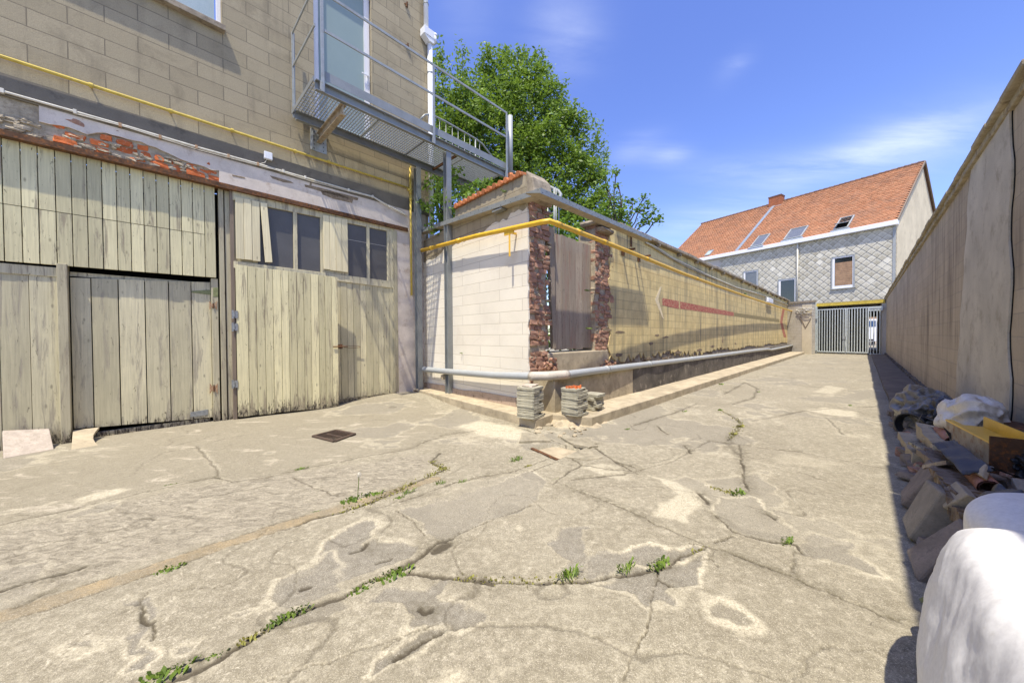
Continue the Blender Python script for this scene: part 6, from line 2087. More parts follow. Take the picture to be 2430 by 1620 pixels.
# ------------------------------------------------------------------ weeds in the cracks
def weed(x, y, r, kind, label, frame=None, pos=None):
    p = pos if pos is not None else gz(x, y)
    z = float(ground_z(np.array([p.x]), np.array([p.y]))[0]) if pos is None else p.z
    n = int(30 + r * 520)
    V_, T_ = [], []
    for i in range(n):
        a = rng.uniform(0, 6.283); rr = .8 * r * rng.uniform(0, 1) ** .8
        along = dA * rr * math.cos(a) * 1.3 + nA * rr * math.sin(a) * .7
        base = np.array([along.x, along.y, 0.0])
        out = np.array([math.cos(a + rng.uniform(-.8, .8)), math.sin(a + rng.uniform(-.8, .8)), 0])
        h = r * rng.uniform(.2, .8) * (1.1 if kind == 'grass' else .5)
        w = h * (.08 if kind == 'grass' else .30)
        tip = base + out * h * rng.uniform(.3, .9) + np.array([0, 0, h * rng.uniform(.5, 1.1)])
        mid = base * .4 + tip * .6 + np.array([0, 0, h * .16])
        sd = np.cross(out, [0, 0, 1]); sd = sd / (np.linalg.norm(sd) + 1e-9) * w
        V_ += [base, mid + sd, tip, mid - sd]; T_.append(rng.uniform(.1, 1))
    me = leaf_mesh('weed', np.array(V_), np.array(T_), M['weed'] if kind != 'moss' else M['moss'])
    o = bpy.data.objects.new('weed', me); COL.objects.link(o); o.location = (p.x, p.y, z - .004)
    tag(o, label, 'weed', 'weeds growing in the concrete cracks')
    return o


W_ = [(400, 1598, .085, 'leaf', 'leafy weed at the lowest end of the long front crack'),
      (515, 1552, .04, 'leaf', 'small weed just above the leafy lowest weed of the front crack'),
      (598, 1512, .06, 'moss', 'yellowish dry tuft in the front crack between two green weeds'),
      (655, 1478, .05, 'leaf', 'green tuft in the front crack right above the yellowish dry tuft'),
      (695, 1458, .075, 'leaf', 'spreading green weed midway along the front crack'),
      (860, 1396, .075, 'leaf', 'low dark green weed below the largest weed of the front crack'),
      (935, 1365, .105, 'leaf', 'largest bushy weed near the upper end of the front crack'),
      (400, 1352, .075, 'leaf', 'dark leafy weed on the yellowish drain strip at left'),
      (407, 1150, .045, 'leaf', 'tiny pale seedling alone in the crack before the left gate'),
      (715, 1112, .055, 'leaf', 'compact weed in the crack in front of the drain grate'),
      (752, 1214, .045, 'leaf', 'small weed at the lower left of the long weedy clump'),
      (838, 1187, .11, 'leaf', 'broad weed clump with a dandelion stalk on the drain strip'),
      (890, 1172, .08, 'leaf', 'weed joined to the right side of the dandelion clump'),
      (945, 1182, .05, 'leaf', 'little weed below the yellow strip near the granular patch'),
      (968, 1170, .06, 'grass', 'grassy tuft at the left edge of the granular patch'),
      (1045, 1148, .055, 'grass', 'flat grassy tuft along the seam above the granular patch'),
      (1097, 1144, .04, 'grass', 'thin grassy wisp at the end of the seam above the granular patch'),
      (1028, 1095, .045, 'moss', 'mossy tuft at the top of the curved crack in the yard'),
      (1050, 1112, .055, 'moss', 'mossy tuft at the bend of the curved crack in the yard'),
      (1224, 1093, .075, 'grass', 'bright green grass tuft left of the manhole'),
      (1252, 1106, .05, 'moss', 'brownish dry tuft right below the grass tuft by the manhole'),
      (1317, 1137, .035, 'leaf', 'small weed between the cracked plates below the manhole'),
      (1350, 1366, .075, 'grass', 'spiky grass tuft where the curved front crack meets the grey patch'),
      (1482, 1352, .065, 'grass', 'thin grass tuft left of the dandelion rosette'),
      (1562, 1340, .09, 'leaf', 'bright dandelion rosette in the grey patch of the alley'),
      (1752, 1169, .09, 'leaf', 'weed band along the edge of the broken alley patch'),
      (1868, 1285, .07, 'leaf', 'weed at the right end of the broken alley patch'),
      (1757, 1012, .09, 'moss', 'mossy weed in the winding crack up the alley'),
      (1742, 1030, .07, 'moss', 'moss patch just below the mossy weed in the winding crack'),
      (1708, 973, .07, 'leaf', 'small weed at the upper end of the winding crack'),
      (1625, 976, .06, 'leaf', 'low weed in the alley crack near the kerb'),
      (1489, 1018, .05, 'leaf', 'weed beside the cut end of the kerb'),
      (1712, 912, .1, 'leaf', 'weed growing along the kerb foot far up the alley'),
      (1800, 930, .06, 'leaf', 'tiny weed in the round crack far up the alley'),
      (2017, 962, .06, 'leaf', 'tiny weed by the pale scuffed spot near the shadow edge')]
for w in W_:
    weed(*w)
# dandelion stalk
p = gz(848, 1185)
t = thing('dandelion_stalk', 'single dandelion stalk with pale seed head standing in the weed clump', 'plant', tuple(p))
m = MB(); m.tube([p, p + Vector((.01, 0, .11)), p + Vector((.012, .01, .2))], .003, 5); m.build('stem', M['weed'], t)
m = MB()
for i in range(40):
    d = Vector((random.gauss(0, 1), random.gauss(0, 1), random.gauss(0, 1))).normalized() * .02
    c = p + Vector((.012, .01, .205)); m.beam(c, c + d, .003, .003)
m.build('seed_head', M['dirtywhite'], t)
# moss in the seams
V_, T_ = [], []
for L, n, sp in (([(398, 1620), (486, 1581), (579, 1524), (672, 1472), (765, 1431), (837, 1400), (899, 1372)], 900, .02), ([(1045, 1073), (1024, 1094), (1058, 1111), (1020, 1128), (974, 1149), (910, 1179), (860, 1200), (805, 1217)], 900, .035), ([(1728, 1044), (1743, 1029), (1758, 1004), (1743, 989), (1708, 972)], 300, .03), ([(1684, 1155), (1730, 1168), (1778, 1172)], 150, .02), ([(1500, 1362), (1584, 1338), (1679, 1298)], 120, .015), ([(1838, 1285), (1888, 1293)], 80, .02), ([(1079, 1372), (1226, 1379), (1382, 1375)], 160, .02)):
    G = [gz(*q) for q in L]
    for i in range(n):
        k = random.randrange(len(G) - 1); q = G[k].lerp(G[k + 1], random.random())
        if vnoise(np.array([q.x * 3.]), np.array([q.y * 3.]), 4)[0] < .38: continue
        b = np.array([q.x + random.gauss(0, sp), q.y + random.gauss(0, sp), -.004]); h = random.uniform(.006, .022)
        d = rng.normal(size=3); d[2] = abs(d[2]) + .5; d /= np.linalg.norm(d)
        s_ = np.cross(d, rng.normal(size=3)); s_ /= np.linalg.norm(s_) + 1e-9
        V_ += [b, b + d * h * .6 + s_ * h * .35, b + d * h, b + d * h * .6 - s_ * h * .35]; T_.append(random.random())
o = bpy.data.objects.new('moss', leaf_mesh('moss', np.array(V_), np.array(T_), M['moss'])); COL.objects.link(o)
tag(o, 'dry yellow green moss filling the cracks of the concrete', kind='stuff')
# little plants rooted in the walls
for fr, x, y, r, lab in ((FW, 1096, 838, .06, 'small green sprig rooted low in the white wall'), (FA, 1760, 662, .16, 'leafy sprig hanging from the coping of the yellow wall'), (FA, 1768, 698, .16, 'green sprig growing below the cable on the yellow wall'), (FA, 1395, 690, .09, 'ivy strip growing in the joint of the right brick pier'), (FA, 1398, 780, .09, 'ivy tuft at the foot of the right brick pier'), (FA, 1301, 868, .1, 'dry brownish weed at the foot of the left brick pier'), (FW, 1197, 455, .08, 'small fern rooted in the bare wall top under the tiles')):
    a, b = fr.at(x, y, .01)
    weed(0, 0, r, 'leaf' if 'dry' not in lab else 'moss', lab, pos=fr.P(a, b, .01))
# ------------------------------------------------------------------ rubbish heap along the tall wall
def T(t, d, z): return FG.P(t, z, d)


def slabq(pts, th, mat, name, label, cat, group=None, bevel=.008, rough=.0, sub=0):
    """a slab or block whose visible face has these 3D corners, thickened away from the camera"""
    c = sum(pts, Vector()) / len(pts)
    n = (pts[1] - pts[0]).cross(pts[2] - pts[0]).normalized()
    if n.dot(CAM - c) < 0: n = -n
    e1 = (pts[1] - pts[0]).normalized(); fr = Frame(c, e1, n.cross(e1), n)
    m = MB(); m.solid(fr, [((p - c).dot(fr.e1), (p - c).dot(fr.e2)) for p in pts], -th, 0)
    o = m.build(name, mat, origin=tuple(c), bevel=bevel)
    return tag(o, label, cat, group)


def at3(x, y, z): return gz(x, y, z)


def nz3(p, s, seed):
    from mathutils import noise
    return noise.noise(Vector(p) * s + Vector((seed, seed * 1.7, seed * .3)))


def crumple(name, label, cat, c, size, mat, seed, amp=.25, ex=2.0, fold=3.0, fr=None, kind=None, sub=5, flat=True, rid=.6, bend=None):
    bm = bmesh.new(); bmesh.ops.create_icosphere(bm, subdivisions=sub, radius=1.0)
    fr = fr or Frame((0, 0, 0), dA, ZUP, nA)
    for v in bm.verts:
        p = v.co.copy()
        k = (abs(p.x) ** ex + abs(p.y) ** ex + abs(p.z) ** ex) ** (1 / ex)
        q = p / k
        r = 1 + amp * nz3(p, fold, seed) - amp * rid * abs(nz3(p, fold * 1.5, seed + 5)) - amp * .12 * rid * abs(nz3(p, fold * 3.0, seed + 9))
        q = q * r
        v.co = Vector((q.x * size[0], q.y * size[1], q.z * size[2]))
        if flat and v.co.z < -size[2] * .9: v.co.z = -size[2] * .9
        if bend: v.co = bend(v.co)
    me = bpy.data.meshes.new(name); bm.to_mesh(me); bm.free()
    for v in me.vertices:
        p = v.co; v.co = fr.e1 * p.x + fr.n * p.y + Vector((0, 0, p.z))
    me.polygons.foreach_set('use_smooth', [True] * len(me.polygons)); me.materials.append(mat)
    at = me.attributes.new('tone', 'FLOAT', 'FACE')
    o = bpy.data.objects.new(name, me); COL.objects.link(o); o.location = c
    return tag(o, label, cat, kind=kind)


def sheet(name, label, cat, quad, nu, nv, amp, mat, seed, thick=.004, fold=5.0):
    a, b, c, d = [Vector(p) for p in quad]
    n = (b - a).cross(d - a).normalized()
    if n.dot(CAM - a) < 0: n = -n
    o0 = (a + b + c + d) / 4
    vs, fs = [], []
    for i in range(nu + 1):
        for j in range(nv + 1):
            u, v = i / nu, j / nv
            p = a.lerp(b, u).lerp(d.lerp(c, u), v)
            p = p + n * amp * (nz3(p, fold, seed) + .5 * abs(nz3(p, fold * 2.5, seed + 3)))
            p += Vector((nz3(p, 9, seed), nz3(p, 9, seed + 1), 0)) * amp * .25
            vs.append(p - o0)
    for i in range(nu):
        for j in range(nv):
            k = i * (nv + 1) + j; fs.append((k, k + nv + 1, k + nv + 2, k + 1))
    me = bpy.data.meshes.new(name); me.from_pydata([tuple(p) for p in vs], [], fs); me.polygons.foreach_set('use_smooth', [True] * len(fs)); me.materials.append(mat)
    me.attributes.new('tone', 'FLOAT', 'FACE')
    o = bpy.data.objects.new(name, me); COL.objects.link(o); o.location = o0
    s = o.modifiers.new('thick', 'SOLIDIFY'); s.thickness = thick
    return tag(o, label, cat)


# big white bag nearest the camera
def bagbend(p):
    k = (p.z + .4) / .8
    w_ = .012 * nz3((p.x * 1.2, p.y * 3, p.z * 3), 2.2, 7) - .020 * abs(nz3((p.x * 1.5, p.y * 2, p.z * 1.2), 3.2, 17)) - .008 * abs(nz3(p, 11, 27))
    return Vector((p.x - .15 * max(0, k) ** 1.5 * max(0, p.x / .8), p.y - .04 * math.sin(k * 3.14) * max(0, -p.y / .42) + w_ + .09 * max(0, k - .35) * max(0, -p.y / .42), p.z + .16 * (p.y / .4) * max(0, k) + w_ * (k > .6)))


def bulk_bag():
    prof = [(.235, .0), (.185, .07), (.168, .17), (.175, .30), (.20, .44), (.235, .58), (.262, .665), (.285, .70), (.33, .725), (.45, .76), (.60, .80), (.75, .83), (.90, .84), (.985, .80), (.995, .6), (.995, .0)]
    prof = [(a - .05 if a < .9 else a, b) for a, b in prof]
    # resample the section finely
    P_ = []
    for (a0, b0), (a1, b1) in zip(prof[:-1], prof[1:]):
        k = max(2, int(math.hypot(a1 - a0, b1 - b0) / .012))
        P_ += [(lerp(a0, a1, q / k), lerp(b0, b1, q / k)) for q in range(k)]
    P_.append(prof[-1])
    for _ in range(6):
        P_ = [P_[0]] + [(lerp(P_[q][0], (P_[q - 1][0] + P_[q + 1][0]) / 2, .5), lerp(P_[q][1], (P_[q - 1][1] + P_[q + 1][1]) / 2, .5)) for q in range(1, len(P_) - 1)] + [P_[-1]]
    nt_ = 130
    vs, fs = [], []
    for i in range(nt_ + 1):
        u = i / nt_
        t0 = .50 + 1.80 * u
        e = max(0, (t0 - 1.78) / .52)
        zs = math.sqrt(max(0, 1 - e ** 2.2)) if e < 1 else 0
        for d_, z_ in P_:
            out = max(0, .45 - d_) / .33
            # soft vertical folds running up the side, a few sharp creases, and drooping slack
            f1 = -.016 * abs(nz3((t0 * 2.2 + z_ * .6, d_, z_ * .5), 2.0, 4)) - .010 * abs(nz3((t0 * 3 - z_ * 2.2, d_ * 2, z_ * 1.2), 2.6, 14)) + .012 * nz3((t0, d_, z_), 3.2, 24)
            f2 = -.009 * abs(nz3((t0 * 3 + z_ * 2, d_ * 3, z_ * 2.2), 3.0, 34)) - .005 * abs(nz3((t0 * 5 - z_ * 4, d_ * 4, z_), 3.4, 54))
            dd = d_ - (f1 + f2) * out + .10 * e * out * (1 - z_)
            zz = z_ * zs * (1 + .03 * nz3((t0, d_, 0), 3, 44)) + (f1 * .9 + f2) * (1 - out) * (z_ > .5)
            vs.append(T(t0 - .05 * max(0, .5 - d_) * e, dd, max(0, zz)))
    m_ = len(P_)
    for i in range(nt_):
        for k in range(m_ - 1):
            a = i * m_ + k; fs.append((a, a + 1, a + m_ + 1, a + m_))
    fs.append(tuple(range(m_))); 
    o0 = T(1.4, .6, 0)
    me = bpy.data.meshes.new('bulk_bag'); me.from_pydata([tuple(p - o0) for p in vs], [], fs)
    me.polygons.foreach_set('use_smooth', [True] * len(fs)); me.materials.append(M['bag']); me.attributes.new('tone', 'FLOAT', 'FACE')
    bm = bmesh.new(); bm.from_mesh(me); bmesh.ops.recalc_face_normals(bm, faces=bm.faces[:]); bm.to_mesh(me); bm.free()
    o = bpy.data.objects.new('bulk_bag', me); COL.objects.link(o); o.location = o0
    tag(o, 'huge white woven bulk bag in the lower right corner', 'bag')


bulk_bag()
crumple('white_sack', 'rounded white sack slumped behind the bulk bag', 'bag', T(2.62, .62, .40), (.34, .28, .22), M['bag'], 8, .08, 2.8, 1.4, sub=5)
crumple('folded_sack', 'folded white sack squeezed under the bulk bag beside the brown block', 'bag', T(2.26, .30, .17), (.11, .09, .17), M['bag'], 12, .10, 2.6, 1.6, sub=5)
# concrete blocks tipped against the heap
gB = 'concrete blocks tipped against the rubbish heap'
slabq([at3(2137, 1229, .06), at3(2196, 1134, .36), at3(2231, 1165, .37), at3(2160, 1280, .02)], .13, M['block'], 'concrete_block', 'light grey concrete block standing tilted in the middle of three', 'concrete block', gB, .012)
slabq([at3(2135, 1166, .05), at3(2200, 1087, .34), at3(2222, 1112, .36), at3(2141, 1199, .02)], .12, M['blockbrown'], 'concrete_block', 'dark tilted concrete block behind the light grey block', 'concrete block', gB, .012)
slabq([at3(2151, 1306, .08), at3(2280, 1228, .34), at3(2300, 1262, .30), at3(2163, 1372, .01)], .12, M['blockbrown'], 'concrete_block', 'brownish concrete slab lying tilted beside the white bags', 'concrete block', gB, .012)
# base of the heap
random.seed(5)
for nm, mt, n, lab, sc in (('rubble_heap', 'blockbrown', 190, 'brown rubble and earth under the rubbish along the tall wall', 1), ('brick_rubble_heap', 'oldbrick', 110, 'broken brick pieces mixed into the rubbish along the tall wall', .6), ('mortar_rubble', 'mortar', 200, 'pale mortar crumbs strewn over the rubbish along the tall wall', .35), ('rotten_wood_scraps', 'mosswood', 70, 'rotten wood scraps strewn over the rubbish along the tall wall', .8)):
    m = MB()
    for i in range(n):
        t_ = random.uniform(2.5, 8.6); d_ = random.uniform(.36, .99); z_ = random.uniform(.03, .06 + .32 * min(1, max(0, d_ - .36) * 3.2) * (1 if t_ > 2.9 else .5))
        if sc == 1: z_ *= .8
        m.rock(T(t_, d_, z_), (random.uniform(.08, .3) * sc, random.uniform(.06, .2) * sc, random.uniform(.05, .12) * sc ** .5), random.uniform(0, 3), .18)
    tag(m.build(nm, M[mt]), lab, kind='stuff')


m = MB()
for i in range(60):
    c = T(random.uniform(3, 7.6), random.uniform(.45, .95), random.uniform(.22, .42))
    a_, b_ = [Vector((random.gauss(0, 1), random.gauss(0, 1), random.gauss(0, .35))).normalized() * random.uniform(.04, .16) for _ in range(2)]
    m.face([c - a_, c - b_ * .4, c + a_, c + b_])
tag(m.build('plastic_scraps', M['tarp']), 'torn black plastic scraps strewn over the rubbish heap', kind='stuff')


def timber(x0, y0, z0, x1, y1, z1, w, h, mat, label, name='timber'):
    a, b = at3(x0, y0, z0), at3(x1, y1, z1)
    m = MB(); n = 8
    d = (b - a); u = Vector((0, 0, 1)); s = d.cross(u).normalized()
    rings = []
    for i in range(n + 1):
        c = a.lerp(b, i / n) - a
        rings.append([c + s * (sg * w / 2 * random.uniform(.85, 1.1)) + u * (k * h / 2 * random.uniform(.8, 1.15)) for sg, k in ((-1, -1), (1, -1), (1, 1), (-1, 1))])
    for i in range(n):
        for k in range(4):
            m.face([rings[i][k], rings[i][(k + 1) % 4], rings[i + 1][(k + 1) % 4], rings[i + 1][k]])
    m.face(rings[0][::-1]); m.face(rings[-1])
    o = m.build(name, mat); o.location = a
    b_ = o.modifiers.new('bevel', 'BEVEL'); b_.width = .008; b_.limit_method = 'ANGLE'
    return tag(o, label, 'timber', 'rotten timbers in the rubbish heap')


timber(2222, 1078, .28, 2300, 1212, .30, .16, .12, M['mosswood'], 'long mossy rotten timber running up from the white sack')
timber(2246, 1120, .34, 2318, 1185, .37, .16, .04, M['mosswood'], 'flat rotten board lying on the mossy timber')
timber(2195, 1020, .26, 2245, 1080, .30, .14, .14, M['ledge'], 'pale rough chunk of timber below the black sheet')
timber(2184, 1072, .30, 2232, 1108, .33, .05, .05, M['darkwood'], 'thin dark stick lying across the heap')
timber(2150, 1035, .10, 2190, 1092, .11, .14, .10, M['ledge'], 'pale concrete-grey plank along the kerb strip')
timber(2290, 1210, .25, 2330, 1250, .3, .15, .1, M['mosswood'], 'short mossy stump end beside the white sack')
timber(2172, 1052, .22, 2216, 1078, .30, .10, .03, M['creamflap'], 'narrow painted board end sticking out of the heap')
timber(2205, 1108, .30, 2262, 1098, .40, .09, .03, M['greywood'], 'grey lath lying across the mossy timber')
timber(2196, 1040, .30, 2290, 1068, .40, .07, .025, M['greywood'], 'long grey lath under the rusty beam')
gS = 'broken slabs thrown on the rubbish heap'
slabq([at3(2176, 1030, .20), at3(2206, 1012, .34), at3(2232, 1040, .36), at3(2190, 1060, .22)], .05, M['paver'], 'broken_slab', 'pale broken slab tilted beside the black bucket', 'slab piece', gS, .006)
slabq([at3(2222, 1168, .30), at3(2268, 1140, .42), at3(2296, 1172, .42), at3(2240, 1205, .28)], .05, M['block'], 'broken_slab', 'grey broken slab wedged behind the light concrete block', 'slab piece', gS, .006)
slabq([at3(2302, 1080, .44), at3(2340, 1100, .50), at3(2330, 1130, .48), at3(2290, 1108, .42)], .03, M['ledge'], 'broken_slab', 'thin pale slab chip leaning on the rusty beam web', 'slab piece', gS, .006)

# steel beam
hb = thing('steel_beam', 'rusty steel beam with a yellow painted flange lying on the heap', 'steel beam', tuple(at3(2357, 1105, .42)))
a, b = at3(2357, 1080, .46), at3(2249, 1018, .46)
a.z = b.z = 0
fbm_ = Frame(a, b - a, ZUP, Vector(((b - a).y, -(b - a).x, 0)))
if fbm_.n.dot(CAM - a) < 0: fbm_ = Frame(a, b - a, ZUP, -fbm_.n)
Lb = (b - a).length
m = MB(); m.box(fbm_, 0, Lb, .38, .54, -.01, .01); m.build('web', M['rustbright'], hb)
m = MB(); m.box(fbm_, 0, Lb, .54, .553, -.03, .015); m.box(fbm_, 0, Lb * .75, .553, .64, -.15, -.14); m.box(fbm_, 0, Lb * .75, .54, .552, -.15, -.03); m.build('yellow_flange', M['yellow'], hb)
m = MB(); m.box(fbm_, -.015, -.0, .26, .60, -.42, .02); m.build('end_plate', M['rust'], hb)
m = MB(); c = fbm_.P(-.016, .54, -.14); m.tube([c, c - fbm_.e1 * .006], .013, 10); m.build('yellow_dot', M['yellow'], hb)
slabq([at3(2367, 992, .55), at3(2430, 1003, .55), at3(2440, 1045, .5), at3(2368, 1030, .5)], .02, M['rust'], 'steel_plate', 'brown rusty plate standing behind the steel beam', 'steel plate')
slabq([at3(2399, 1130, .45), at3(2450, 1140, .45), at3(2450, 1190, .42), at3(2412, 1160, .42)], .05, M['block'], 'grey_slab', 'grey slab leaning at the right edge under the steel beam', 'paving slab')
# plastics
crumple('plastic_sheet', 'crumpled dusty plastic sheet heaped at the far end of the rubbish', 'plastic sheet', T(7.5, .64, .24), (.75, .32, .34), M['tarpclear'], 21, .34, 2.0, 1.6, sub=6, rid=1.3)
crumple('plastic_sheet', 'blue black plastic sheet lying over the grey crumpled one', 'plastic sheet', T(6.9, .78, .30), (.62, .22, .26), M['tarp'], 31, .32, 2.0, 1.7, sub=6, rid=1.3)
slabq([at3(2195, 1000, .25), at3(2282, 935, .42), at3(2284, 962, .38), at3(2225, 1003, .25)], .03, M['tarpclear'], 'grey_board', 'long grey board lying slanted on the plastic sheets', 'board')
crumple('plastic_bag', 'dirty white plastic bag draped over the rusty beam end', 'bag', T(5.55, .76, .50), (.36, .22, .24), M['bagdirty'], 41, .30, 2.4, 1.3, sub=6, rid=1.3)
slabq([at3(2278, 960, .5), at3(2305, 950, .5), at3(2300, 1008, .42), at3(2281, 1014, .40)], .03, M['bagdirty'], 'bag_corner', 'hanging corner of white plastic in front of the yellow flange', 'plastic')
crumple('plastic_sheet', 'black plastic strips tucked behind the yellow flange', 'plastic sheet', T(4.5, .84, .42), (.45, .12, .13), M['tarp'], 51, .4, 2.0, 3.0, sub=5, rid=1.2)
sheet('rubber_flap', 'dull black rubber sheet sliding down in front of the rusty beam', 'rubber sheet', [at3(2215, 1055, .40), at3(2262, 1042, .46), at3(2356, 1112, .50), at3(2290, 1130, .44)], 26, 12, .05, M['tarp'], 4, .006)
sheet('plastic_strip', 'black plastic strip trailing between the pipe piece and the white sack', 'plastic sheet', [at3(2325, 1172, .50), at3(2375, 1150, .54), at3(2440, 1180, .56), at3(2440, 1228, .54)], 24, 10, .05, M['tarp'], 14, .005)
# black bucket lying on its side
bk = thing('bucket', 'black bucket lying on its side with its dark mouth to the alley', 'bucket', tuple(at3(2165, 1018, .12)))
c0 = at3(2160, 1010, .16); ax = (dA * .75 + nA * .45 + Vector((0, 0, .05))).normalized()
m = MB()
m.tube([c0, c0 + ax * .36], [.155, .12], 20, cap=False); m.tube([c0 + ax * .005, c0 + ax * .35], [.145, .11], 20, cap=False)
m.build('shell', M['tarp'], bk, smooth=True)
m = MB(); m.tube([c0 + ax * .33, c0 + ax * .36], .115, 20); m.build('bottom', M['black'], bk)
m = MB()
s_ = ax.cross(Vector((0, 0, 1))).normalized(); u_ = s_.cross(ax)
m.tube([c0 + (s_ * math.cos(k) + u_ * math.sin(k)) * .157 for k in np.linspace(0, 6.2832, 25)], .01, 6); m.build('rim', M['tarp'], bk, smooth=True)
# pipes and brick
for (x0, y0, z0, x1, y1, z1, r, lab) in ((2232, 1020, .34, 2262, 1050, .36, .05, 'short terracotta pipe between black plastic and rusty beam'), (2312, 1122, .38, 2352, 1162, .40, .055, 'split terracotta pipe below the rusty end plate')):
    a, b = at3(x0, y0, z0), at3(x1, y1, z1)
    m = MB(); m.tube([a, b], r, 14, cap=False); m.tube([a, b], r * .82, 14, cap=False)
    o = m.build('clay_pipe', M['terracotta'], origin=tuple(a), smooth=True); tag(o, lab, 'clay pipe')
a, b = at3(2310, 1116, .4), at3(2356, 1112, .42)
m = MB(); m.tube([a, b], .018, 10); tag(m.build('grey_tube', M['pvc'], origin=tuple(a), smooth=True), 'thin grey tube end lying on the black rubber sheet', 'tube')
m = MB(); p = at3(2141, 1075, .03); m.rock(p, (.11, .10, .12), .6, .1); tag(m.build('half_brick', M['oldbrick'], origin=tuple(p)), 'broken red half brick at the edge of the kerb strip', 'brick')
m = MB(); p = at3(2150, 1088, .02); m.rock(p, (.05, .05, .04), .3, .2); tag(m.build('pebble', M['bagdirty'], origin=tuple(p)), 'white pebble beside the red half brick', 'stone')
for x, y in ((2163, 1283), (2187, 1430), (2205, 1440)):
    p = at3(x, y, .01); m = MB(); m.face([p, p + Vector((.03, .01, .008)), p + Vector((.05, .03, .012)), p + Vector((.015, .025, .002))]); tag(m.build('dead_leaf', M['moss']), 'yellow dead leaf in the shadow ' + {2163: 'below the light concrete block', 2187: 'left of the bulk bag', 2205: 'touching the bulk bag'}[x], 'leaf', 'dead leaves by the heap')

# ------------------------------------------------------------------ daylight
A_, B_ = 0.20, 0.365
sunfrom = (nA * A_ - dA * B_ + Vector((0, 0, 1))).normalized()
elev = math.asin(sunfrom.z)
az = math.atan2(sunfrom.x, sunfrom.y)
ld = bpy.data.lights.new('sun', 'SUN'); ld.energy = 4.9; ld.angle = math.radians(.55); ld.color = (1, .92, .77)
lo = bpy.data.objects.new('sun', ld); COL.objects.link(lo)
lo.rotation_euler = (-sunfrom).to_track_quat('-Z', 'Y').to_euler(); lo.location = (0, 0, 30)
w = bpy.data.worlds.new('World'); scene.world = w; w.use_nodes = True
nt = w.node_tree; nd = nt.nodes; ln = nt.links
bgn = nd['Background']
sky = nd.new('ShaderNodeTexSky'); sky.sky_type = 'NISHITA'; sky.sun_disc = False
sky.sun_elevation = elev; sky.sun_rotation = az; sky.altitude = 0; sky.air_density = 1.0; sky.dust_density = .6; sky.ozone_density = 2.2
hs = nd.new('ShaderNodeHueSaturation'); hs.inputs['Saturation'].default_value = 1.18; hs.inputs['Hue'].default_value = .522; hs.inputs['Value'].default_value = 1.42
ln.new(sky.outputs[0], hs.inputs['Color'])
tc = nd.new('ShaderNodeTexCoord')
# thin cirrus: noise on the sky dome projected to a flat layer
sp = nd.new('ShaderNodeSeparateXYZ'); ln.new(tc.outputs['Generated'], sp.inputs[0])
zz = nd.new('ShaderNodeMath'); zz.operation = 'ADD'; zz.inputs[1].default_value = .12; ln.new(sp.outputs[2], zz.inputs[0])
dv = nd.new('ShaderNodeVectorMath'); dv.operation = 'DIVIDE'; cb = nd.new('ShaderNodeCombineXYZ')
for k in range(3): ln.new(zz.outputs[0], cb.inputs[k])
ln.new(tc.outputs['Generated'], dv.inputs[0]); ln.new(cb.outputs[0], dv.inputs[1])
mp = nd.new('ShaderNodeMapping'); mp.inputs['Rotation'].default_value = (0, 0, math.radians(-28)); mp.inputs['Scale'].default_value = (.9, 3.4, 1); mp.inputs['Location'].default_value = (.35, 1.2, 0)
ln.new(dv.outputs[0], mp.inputs[0])
nz = nd.new('ShaderNodeTexNoise'); nz.inputs['Scale'].default_value = 1.6; nz.inputs['Detail'].default_value = 8; nz.inputs['Roughness'].default_value = .6; nz.inputs['Distortion'].default_value = .4
ln.new(mp.outputs[0], nz.inputs[0])


def mth(op, a, b=None):
    q = nd.new('ShaderNodeMath'); q.operation = op
    for k, v in ((0, a), (1, b)):
        if v is None: continue
        if isinstance(v, bpy.types.NodeSocket): ln.new(v, q.inputs[k])
        else: q.inputs[k].default_value = v
    return q.outputs[0]


def dot(vec):
    q = nd.new('ShaderNodeVectorMath'); q.operation = 'DOT_PRODUCT'; ln.new(tc.outputs['Generated'], q.inputs[0]); q.inputs[1].default_value = vec
    return q.outputs['Value']


tot = None
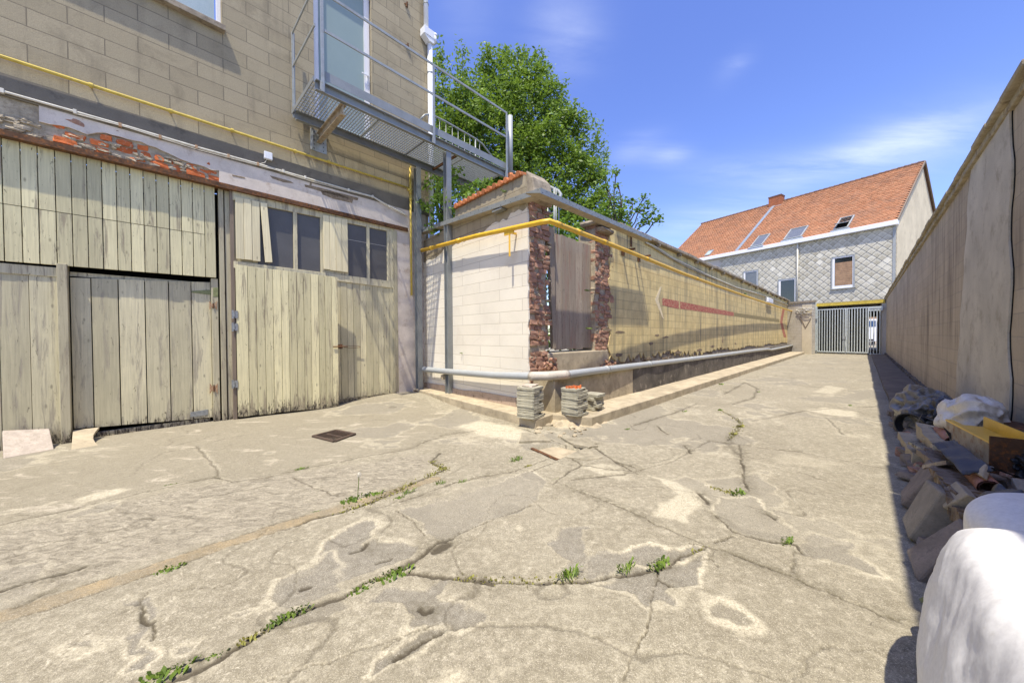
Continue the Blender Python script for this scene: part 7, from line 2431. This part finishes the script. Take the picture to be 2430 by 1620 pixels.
# wisps of cirrus: a direction, a second direction along the wisp, half width, strength
for (cx_, cy_), (ex_, ey_), wd_, st_ in (((2060, 362), (2290, 296), .026, .36), ((2200, 330), (2400, 300), .05, .25), ((1335, 85), (1410, 130), .07, .2), ((1110, 25), (1180, 45), .06, .1), ((1510, 352), (1570, 330), .03, .16), ((1590, 368), (1640, 362), .02, .22), ((1735, 165), (1775, 140), .02, .3), ((1800, 400), (2000, 390), .03, .18), ((1700, 520), (1900, 470), .05, .2)):
    c_ = ray(cx_, cy_).normalized(); e_ = ray(ex_, ey_).normalized()
    t_ = (e_ - c_ * e_.dot(c_)); hl_ = t_.length; t_.normalize(); n_ = c_.cross(t_)
    u_ = mth('DIVIDE', dot(t_), hl_); v_ = mth('DIVIDE', dot(n_), wd_)
    r2 = mth('ADD', mth('MULTIPLY', u_, u_), mth('MULTIPLY', v_, v_))
    f_ = mth('MULTIPLY', mth('POWER', 2.718, mth('MULTIPLY', r2, -1.0)), mth('MULTIPLY', mth('GREATER_THAN', dot(c_), 0.0), st_))
    tot = f_ if tot is None else mth('ADD', tot, f_)
mr = nd.new('ShaderNodeMapRange'); mr.inputs[1].default_value = .34; mr.inputs[2].default_value = .66; mr.inputs[3].default_value = .15; mr.inputs[4].default_value = 1.0; ln.new(nz.outputs[0], mr.inputs[0])
mx = nd.new('ShaderNodeMix'); mx.data_type = 'RGBA'; mx.inputs[7].default_value = (6.6, 7.0, 7.6, 1)
ln.new(mth('MULTIPLY', tot, mr.outputs[0]), mx.inputs[0]); ln.new(hs.outputs[0], mx.inputs[6]); ln.new(mx.outputs[2], bgn.inputs['Color'])
bgn.inputs['Strength'].default_value = .145

# ------------------------------------------------------------------ camera
cd = bpy.data.cameras.new('camera'); cam = bpy.data.objects.new('camera', cd); COL.objects.link(cam)
cd.sensor_fit = 'HORIZONTAL'; cd.sensor_width = 36.0; cd.lens = FPX * 36.0 / 2430.0
cd.clip_start = .05; cd.clip_end = 2000
R = Matrix((RIGHT, UP, -FWD)).transposed().to_4x4()
cam.matrix_world = Matrix.Translation(CAM) @ R
scene.camera = cam
vs = scene.view_settings
vs.view_transform = 'Standard'; vs.look = 'None'; vs.exposure = 0.5; vs.gamma = 1.0
scene.render.engine = 'CYCLES'
scene.cycles.max_bounces = 6
scene.cycles.use_denoising = True
